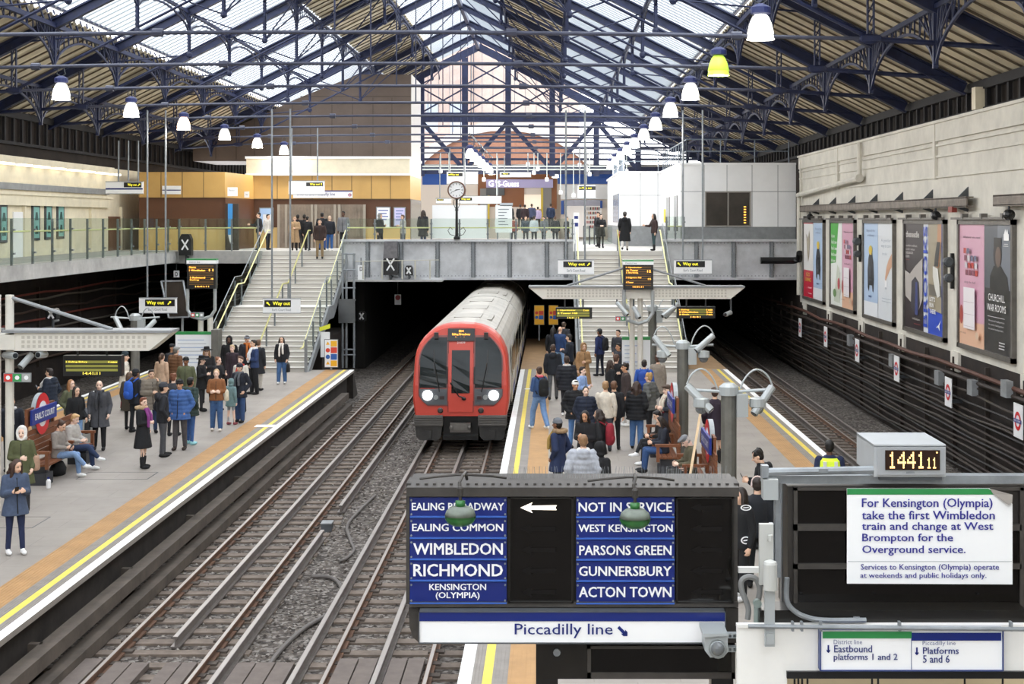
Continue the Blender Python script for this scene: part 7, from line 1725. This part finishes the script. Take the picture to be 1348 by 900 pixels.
person('fair haired person in a dark plum coat in front of the big black hood', hd(306,454,1.66), 1.66, -15, ('coat','#33262f'), ('slim','#26222a'), ('short','#c9b08c'), 'p', ('down','down'), female=True)
person('tall person under a big black hood standing at the foot of the left stairs', hd(302,443,1.8), 1.8, 0, ('long','#141417'), ('slim','#161619'), ('short','#120f0e'), 'd', ('down','down'), hood='up')
person('person in a grey beanie with an orange scarf by the stairs', hd(325,442,1.78), 1.78, 30, ('jacket','#2b2c33'), ('slim','#202126'), ('short','#3a2c24'), 'l', ('down','down'), hat=('beanie','#7a7e86'), scarf='#b5662c')
person('person in a navy and white jacket with long black trousers standing right of the group', ft(335,519), 1.82, -60, ('jacket','#2a3d66'), ('wide','#15161a'), ('short','#2a2019'), 'l', ('chest','pocket'), hem=.85, scarf='#e9e9ea')
person('person with brown hair and a charcoal coat at the right rear of the stair group', hd(340,447,1.74), 1.74, 160, ('coat','#26282d'), ('jeans','#c9c2b8'), ('short','#6b5240'), 'l', ('down','down'))
person('person walking alone in a black jacket, long white scarf and wide jeans', ft(371,505), 1.68, 0, ('jacket','#1d1e22'), ('wide','#4a6d9c'), ('long','#1d1715'), 'l', ('carry','carry'), scarf='#e6dfd6', female=True, shoe='#e8e8e6', tote=('#1b1b1e', -1, 'black bag carried by the lone walker with the white scarf'))
person('person in pale brown with long hair standing left of the silver display post', hd(170,490,1.6), 1.6, 175, ('coat','#4a4238'), ('slim','#2a2a2c'), ('long','#5f4938'), 'l', ('down','down'), female=True)
# ---- island platform
person('person in a black hoodie and grey trousers walking away along the island edge', ft(728,527), 1.8, 175, ('jacket','#20242c'), ('jeans','#56575a'), ('short','#4a3528'), 'l', ('down','down'), 'walk', hood='back')
person('person in a denim jacket with a pink collar and black backpack in wide jeans', ft(710,565), 1.74, -150, ('jacket','#3a5480'), ('wide','#6f90bd'), ('bun','#4a3529'), 'l', ('phone','down'), 'walk', female=True, shoe='#f2f2f0', hem=.9, scarf='#d9606a', pack=('#17181b','black backpack on the person in the denim jacket'))
person('bald person in a blue bomber jacket and light jeans at the far platform end', hd(737,430,1.78), 1.78, 150, ('jacket','#27406a'), ('jeans','#8fb0d8'), ('bald','#000000'), 'l', ('down','down'))
person('dark haired person in black at the very far end of the island', hd(728,431,1.74), 1.74, 170, ('jacket','#17181c'), ('slim','#15161a'), ('long','#1a1512'), 'l', ('down','down'))
person('person with brown hair furthest along the island near the safety boards', hd(742,424,1.72), 1.72, 170, ('jacket','#2c2d33'), ('slim','#1e1f24'), ('short','#4a3a2e'), 'l', ('down','down'))
person('person in a dark navy jacket reading a phone beside the right stairs', hd(750,440,1.8), 1.8, -110, ('jacket','#1d2430'), ('slim','#17181c'), ('short','#1c1613'), 'l', ('phone','phone'), phone='phone of the person in the navy jacket beside the right stairs')
person('person in a long camel coat with the hood up in the island crowd', hd(768,452,1.72), 1.72, 20, ('long','#a8835c'), ('slim','#3a3330'), ('short','#5a4030'), 'l', ('chest','down'), hood='up', female=True)
person('person seen from behind in a black puffer jacket with a white collar', hd(746,469,1.78), 1.78, 178, ('puffer','#1b1e26'), ('slim','#2a2b30'), ('short','#3a2a20'), 'l', ('down','down'), shoe='#e9e9e9', scarf='#c9c7c4')
person('person in a sky blue and white ski jacket behind the white beanie', hd(766,483,1.66), 1.66, 60, ('jacket','#8fa9d6'), ('slim','#1e2026'), ('short','#2a1d18'), 'p', ('phone','chest'), female=True)
person('person in a white beanie and black puffer jacket with blue jeans', hd(757,501,1.72), 1.72, 20, ('puffer','#15161a'), ('jeans','#5d86bd'), ('short','#201815'), 't', ('pocket','pocket'), hat=('beanie','#ece9e4'))
person('person with pulled back hair in a zipped navy puffer jacket facing the camera', hd(771,509,1.68), 1.68, 5, ('puffer','#1c2436'), ('slim','#1f232c'), ('bun','#1c1613'), 'p', ('pocket','pocket'), female=True)
person('fair haired person seen from behind in a cream jumper', hd(797,502,1.76), 1.76, 175, ('sweater','#d9cfbf'), ('jeans','#3a3d44'), ('short','#a4805a'), 'l', ('down','down'), hem=.82)
person('brown haired person in black just right of the cream jumper', hd(808,502,1.74), 1.74, 170, ('jacket','#18191d'), ('slim','#15161a'), ('short','#6a4a34'), 'l', ('down','down'))
person('person in a navy jacket, cap and black backpack starting up the right stairs', ft(790,495), 1.76, -130, ('jacket','#26325e'), ('slim','#1b2030'), ('short','#1d1714'), 'b', ('down','rail'), hat=('cap','#2f3338'), pack=('#141519','black backpack on the person in the navy cap near the stairs'))
person('dark haired person in a charcoal jacket standing before the right stairs', hd(814,434,1.8), 1.8, -30, ('jacket','#33353b'), ('slim','#202126'), ('short','#15110f'), 'l', ('down','pocket'))
person('person in dark clothes directly left of the island map board', hd(815,452,1.74), 1.74, -60, ('jacket','#2c2e36'), ('slim','#202126'), ('short','#1a1512'), 't', ('down','down'))
person('person in a long black coat with brown hair left of the map board', hd(811,467,1.76), 1.76, 150, ('long','#131317'), ('slim','#131317'), ('curly','#5b4030'), 'l', ('down','down'))
person('person pointing a white paper bag in the middle of the island', hd(803,474,1.68), 1.68, 120, ('coat','#17181c'), ('slim','#17181c'), ('long','#3a2b22'), 'p', ('out','down'), female=True)
person('curly haired person in a long brown overcoat with a black bag and white trousers', hd(824,478,1.78), 1.78, -80, ('long','#3d3230'), ('jeans','#e6e4e0'), ('curly','#2a1e18'), 't', ('down','down'), shoe='#e8e8e6', hem=.5, tote=('#17181a', 1, 'black shoulder bag on the person in the brown overcoat'))
person('person with very long brown hair in a black puffer jacket and straight jeans', hd(838,502,1.72), 1.72, 170, ('puffer','#17181c'), ('wide','#4c6f9e'), ('longcurly','#3c2a22'), 'l', ('down','pocket'), female=True)
person('blond person in a grey puffer jacket seen from the side beside the long brown hair', hd(855,491,1.74), 1.74, -120, ('puffer','#5f605e'), ('slim','#202126'), ('curly','#c29a62'), 'l', ('pocket','pocket'))
person('person in a flat cap and cream scarf reading a leaflet beside the bench', hd(879,507,1.72), 1.72, -60, ('coat','#3b3f4a'), ('slim','#23252c'), ('short','#6b6058'), 'p', ('phone','phone'), hat=('flat','#5c4c42'), scarf='#d8cdbd', stripe='#a33a45')
person('brown haired person in a beige patterned coat near the second camera post', hd(866,468,1.72), 1.72, 160, ('coat','#8a7f72'), ('slim','#2b2b2f'), ('curly','#4a2f22'), 'l', ('down','down'), female=True)
person('person in a bright blue jacket half hidden behind the map board', hd(848,474,1.74), 1.74, 170, ('jacket','#2c56a8'), ('slim','#202126'), ('short','#2a211c'), 'l', ('down','down'), pack=('#27489a','blue backpack with yellow trim behind the map board'))
person('dark haired person in black facing the camera beside the curly haired person', hd(771,540,1.68), 1.68, -15, ('jacket','#18181c'), ('slim','#17181c'), ('long','#1d1613'), 't', ('chest','phone'), female=True, head=(0,.3))
person('person with curly dark hair in a black coat wearing a red backpack', hd(789,539,1.68), 1.68, -110, ('coat','#16171b'), ('slim','#54779f'), ('longcurly','#2b1f19'), 'l', ('pocket','pocket'), female=True, shoe='#dcdcdc', hem=.72, pack=('#8e2230','red backpack on the curly haired person'))
person('person in a navy parka with a brown fur hood and grey beanie facing left', hd(735,551,1.74), 1.74, -120, ('coat','#1f2c4e'), ('slim','#1f2023'), ('short','#201815'), 'b', ('pocket','pocket'), hat=('beanie','#6b6f76'), fur='#8f7658', hem=.66, scarf='#a88a4a')
person('person seen from behind in a big silver grey puffer jacket with a hood', hd(768,573,1.8), 1.8, 178, ('puffer','#a9adb6'), ('jeans','#2c2f36'), ('short','#8c6a4a'), 'l', ('pocket','pocket'), hood='back', puffer=True, scarf='#e3e1de')
person('person under a black hood right of the silver puffer jacket', hd(789,583,1.66), 1.66, 140, ('coat','#131316'), ('slim','#131316'), ('short','#15110f'), 'l', ('down','down'), hood='up')
person('person seated nearest on the island bench in a navy coat and blue jeans', V3(2.62,33.0,.95), 1.66, -85, ('jacket','#232733'), ('jeans','#33507e'), ('long','#2a1f19'), 'l', ('lap','lap'), 'sit', (0,.4), female=True)
person('person seated further along the island bench in black holding a phone', V3(2.62,34.0,.95), 1.66, -85, ('jacket','#141417'), ('slim','#17181c'), ('short','#1d1613'), 'l', ('lap','lap'), 'sitx', (0,.4), female=True, shoe='#eeeeee', phone='phone held by the seated person in black on the island bench')
person('person in a dark plum coat carrying a brown paper bag near the camera post', ft(941,609), 1.8, 175, ('coat','#2d2230'), ('leggings','#3a2a2c'), ('short','#4a3a33'), 'l', ('carry','carry'), hem=.55, boots=True, hat=('flat','#5f5148'), tote=('#a5835a', -1, 'brown paper bag carried by the person in the plum coat'))
person('elderly person in a grey cap and olive jacket seated with head bent near the plank', V3(2.95,30.0,.95), 1.72, -80, ('jacket','#57523f'), ('slim','#3a3a38'), ('short','#c9c2b6'), 'p', ('lap','lap'), 'sit', (0,.7), hat=('flat','#77797c'))
person('dark haired person in a black hoodie reading a phone at the right of the gantry', hd(1003,591,1.76), 1.76, -95, ('jacket','#17181b'), ('slim','#17181b'), ('curly','#15100e'), 'l', ('phone','phone'), head=(0,.35), hood='back', phone='phone held by the person in the black hoodie beside the gantry')
person('person in a black jacket wearing pale headphones in front of the black hoodie', hd(997,629,1.74), 1.74, 170, ('jacket','#1d2026'), ('jeans','#15161a'), ('short','#2a1f1a'), 'l', ('down','down'), hat=('headphones','#e6cfc9'))
person('person with white crests on black clothes half hidden behind the describer edge', hd(976,642,1.72), 1.72, -60, ('jacket','#15161a'), ('jeans','#15161a'), ('long','#2a211c'), 'l', ('down','down'), shoe='#dddddd')
person('person in a high visibility yellow vest standing at the right platform edge', hd(1092,580,1.78), 1.78, 175, ('jacket','#1d2748'), ('jeans','#1c1f2c'), ('short','#120f0e'), 'd', ('down','down'))
# high visibility vest over the jacket
P_ = hd(1092,580,1.78); b = MB(); loft(b, [(0,0,z,rx,ry) for z, rx, ry in ((.86,.222,.18),(1.1,.212,.168),(1.3,.218,.172),(1.42,.21,.155),(1.47,.15,.12))]); b.m(1)
for x in (-.1,.1): b.box(x-.03,x+.03,-.186,.186,.88,1.42)
o = b.build('high_visibility_vest', [mat('hi_vis_yellow','#d6ee3a',.6,emit=.1), mat('reflective_tape','#d9dcd9',.4)]); vest = o
for q in bpy.data.objects:
    if q.get('label','').startswith('person in a high visibility'): o.parent = q; o.matrix_parent_inverse = Matrix.Identity(4)
# white crests printed on the dark sportswear by the describer edge
for q in list(bpy.data.objects):
    if q.get('label','').startswith('person with white crests'):
        M_ = Matrix.Translation(q.location) @ q.rotation_euler.to_matrix().to_4x4(); c0 = q.location
        for (px, py, off, rx_, rz_) in ((982,668,.27,.085,.045),(982,711,.2,.08,.06)):
            Yq = c0.y-off; p_ = P(px, py, Yq); b = MB(); n = 18
            for i in range(n):
                a0, a1 = 2*PI*i/n, 2*PI*(i+1)/n
                b.add([p_+EX*(rx_*k_*math.cos(a))+EZ*(rz_*k_*math.sin(a)) for a, k_ in ((a0,.7),(a1,.7),(a1,1),(a0,1))], [(0,1,2,3)])
            b.add([p_+EX*(-rx_*.5)+EZ*(-rz_*.25), p_+EX*(rx_*.5)+EZ*(-rz_*.1), p_+EX*(rx_*.5)+EZ*(rz_*.25), p_+EX*(-rx_*.5)+EZ*(rz_*.1)], [(0,1,2,3)])
            o = b.build('crest', M_white); o.parent = q; o.matrix_parent_inverse = M_.inverted()
# leaning plank and goods near the near bench
t = P(915,590,29); b = MB(); b.bar(P(923,537,29.3), P(906,640,28.4), .09, .05, (1,0,0)); tag(b.build('leaning_plank', mat('pale_wood','#d8bd98',.6,0,.15,5)), 'long pale wooden plank leaning beside the near island bench', 'plank')
c = P(888,640,29.0); b = MB().ell(P(888,637,29.0), (.2,.16,.16), 14); tag(b.build('blue_bag', fabric('#2b4bb8'), None, True), 'small bright blue bag on the lap of the elderly person', 'bag')
c = V3(-10.95,31.0,.95); t = thing('water_bottle', 'small white bottle on the paving by the left bench', 'bottle', c); MB().lathe([(.045,0),(.05,.02),(.05,.16),(.025,.2)], c, 14).build('bottle_body', M_white, t); MB().lathe([(.026,.2),(.026,.24)], c, 12).build('cap', M_signblue, t)
c = V3(-11.3,32.6,.95); b = MB(); loft(b, [(c.x,c.y,.96,.16,.25),(c.x,c.y,1.1,.18,.28),(c.x,c.y,1.25,.1,.2)]); tag(b.build('floor_bag', fabric('#17171a'), None, True), 'black bag on the ground under the left bench', 'bag')
# ---- on the stairs and the bridge
def stz(y):
    n = 26; run = (YS1-YS0-1.3)/n; i = (y-YS0)/run
    if i > 13: i = max(13, i-1.3/run)
    return .95+(ZD-.95)/n*(math.floor(i)+1)
person('person in a long camel coat standing at the head of the left stairs', deckpos(388,66.8), 1.6, 10, ('long','#a98b68'), ('slim','#2a2320'), ('short','#b09070'), 'l', ('chest','down'), detail=0, hem=.4)
person('person in a brown leather jacket and tan trousers coming down the left stairs', deckpos(421,64.9,stz(64.9)), 1.8, 5, ('jacket','#3a2a26'), ('jeans','#8a7556'), ('short','#2a1f19'), 'l', ('carry','down'), detail=0)
person('person in blue jeans and white trainers at the head of the left stairs', deckpos(434,66.7), 1.62, 180, ('jacket','#20222a'), ('jeans','#2f5a94'), ('short','#d9b9a0'), 'l', ('down','down'), detail=0, shoe='#eeeeee')
person('dark haired person just behind the brown leather jacket', deckpos(424,67.6), 1.78, 180, ('jacket','#1b1c21'), ('jeans','#2c4d8a'), ('short','#15110f'), 'b', ('down','down'), detail=0)
person('person in black leaning on the centre rail at the head of the left stairs', deckpos(404.5,67.4), 1.6, 175, ('jacket','#17181c'), ('slim','#17181c'), ('short','#17120f'), 'l', ('down','down'), detail=0)
person('person in a black and white plaid shirt beside the right balustrade of the left stairs', deckpos(452,67.5), 1.84, -10, ('jacket','#77787b'), ('slim','#17181c'), ('short','#15110f'), 'd', ('down','down'), detail=0)
person('dark silhouette of a person by the grey shutters, left one', deckpos(392,71.2), 1.7, 180, ('jacket','#18181b'), ('slim','#18181b'), ('short','#15110f'), 'd', ('down','down'), detail=0)
person('dark silhouette of a person by the grey shutters, right one', deckpos(400.5,71.4), 1.7, 180, ('jacket','#1d1b1b'), ('slim','#18181b'), ('short','#15110f'), 'd', ('down','down'), detail=0)
person('person in dark clothes leaning at the top left corner of the left stairs', deckpos(341,67.8), 1.78, -60, ('jacket','#26282f'), ('slim','#18181b'), ('short','#1a1512'), 'l', ('down','rail'), detail=0)
person('person in a pale jacket next to the tall blue poster at the stair head', deckpos(352.5,68.2), 1.7, 60, ('jacket','#c9c4bd'), ('slim','#26272b'), ('short','#3a2c24'), 'l', ('down','down'), detail=0)
person('person in a grey hood and dark coat walking behind the bridge glass', deckpos(500,67.5), 1.72, 60, ('jacket','#24272b'), ('jeans','#17181c'), ('short','#8c8c88'), 'l', ('phone','down'), detail=0, hood='up', fur='#8b8a84')
person('person in a white patterned jacket behind the bridge glass', deckpos(530.5,68.3), 1.68, -60, ('jacket','#b9b4ae'), ('jeans','#55585e'), ('short','#5a4638'), 'l', ('phone','phone'), detail=0)
person('tall person in black left of the white partition on the bridge', deckpos(557,68.5), 1.9, 150, ('coat','#1e2127'), ('slim','#2a3c5c'), ('long','#3a2e28'), 'l', ('down','down'), detail=0)
person('person in a long black coat walking away at the head of the right stairs', deckpos(822.5,66.4), 1.8, 172, ('long','#15161a'), ('jeans','#d9d4cf'), ('short','#2b2320'), 'l', ('carry','down'), 'walk', detail=0, hood='back', hem=.42, hat=('beanie','#4a4644'), tote=('#c4622a', -1, 'orange bag carried by the person in the long black coat'))
person('person in a dark brown jacket and teal trousers at the right rail of the stairs', deckpos(861,66.5), 1.72, -70, ('jacket','#3a2a28'), ('slim','#2d4548'), ('long','#1d1613'), 'l', ('down','rail'), detail=0, boots=True)
for i, (x, Y, hgt, c, lab) in enumerate(((671,97,1.74,'#17171c','dark coated person at the left of the shop queue'),(685,97.5,1.72,'#1c1a1e','person in black in the middle of the shop queue'),(691,95.5,1.7,'#2a1c20','person in a dark plum coat in the shop queue'),(700,98.5,1.8,'#3f4660','person in a slate jacket facing the lit shop counter'),(708,99.5,1.6,'#b9a9c9','person in a lilac jacket inside the lit shop opening'),(725,96.5,1.78,'#1d2a44','person in a navy jacket right of the lit shop opening'))):
    person(lab, deckpos(x, Y, ZD+.75), hgt, 175, ('jacket',c), ('slim','#2a2a2e'), ('short',('#1a1512','#3a2c22')[i % 2]), 'l', ('down','down'), detail=0)
struct(MB().box(hx2(655,95), hx2(735,95), 93.5, 105.9, ZD, ZD+.75).build('floor_shop_step', M_deckf))
for i, (x, Y, hgt, c, lab) in enumerate(((676,84,1.62,'#8a4a42','person in a faded red top behind the bridge glass'),(692,82,1.64,'#3f4a55','person in a slate coat behind the bridge glass near the poster stand'),(703,80,1.66,'#b9c2c9','person in a pale jacket behind the bridge glass'),(716,83,1.62,'#6b7076','person in mid grey behind the bridge glass'),(731,80.5,1.64,'#2a2d33','person in charcoal behind the right end of the bridge glass'),(746,79,1.6,'#20242a','person in black at the right end of the bridge glass'))):
    person(lab, deckpos(x, Y), hgt, (170,20,150,-30,175,60)[i], ('jacket',c), ('slim','#2a2d36'), ('short',('#1a1512','#5a4030','#2a1f19')[i % 3]), 'l', ('down','down'), detail=0)
person('person in black with a pale face standing in the doorway to the right stairs', deckpos(791,73), 1.72, 10, ('coat','#16171b'), ('slim','#15161a'), ('short','#1a1512'), 'p', ('chest','chest'), detail=0)
person('person in dark clothes behind the one in the doorway to the right stairs', deckpos(788,76), 1.84, -40, ('coat','#1c2026'), ('slim','#15161a'), ('short','#3a2c22'), 'l', ('down','down'), detail=0)
t = thing('ticket_gate', 'row of low grey glass gates at the head of the right stairs', 'gate', deckpos(787,72)); b = MB()
for x in (768, 775.5, 782): bpx(b,x,297,x+1.5,322,72,.8)
b.build('gate_post', M_dgrey, t); bpx(MB(),770,298,806,321,72.3,.03).build('glass_panel', M_glass, t)
bake_all()
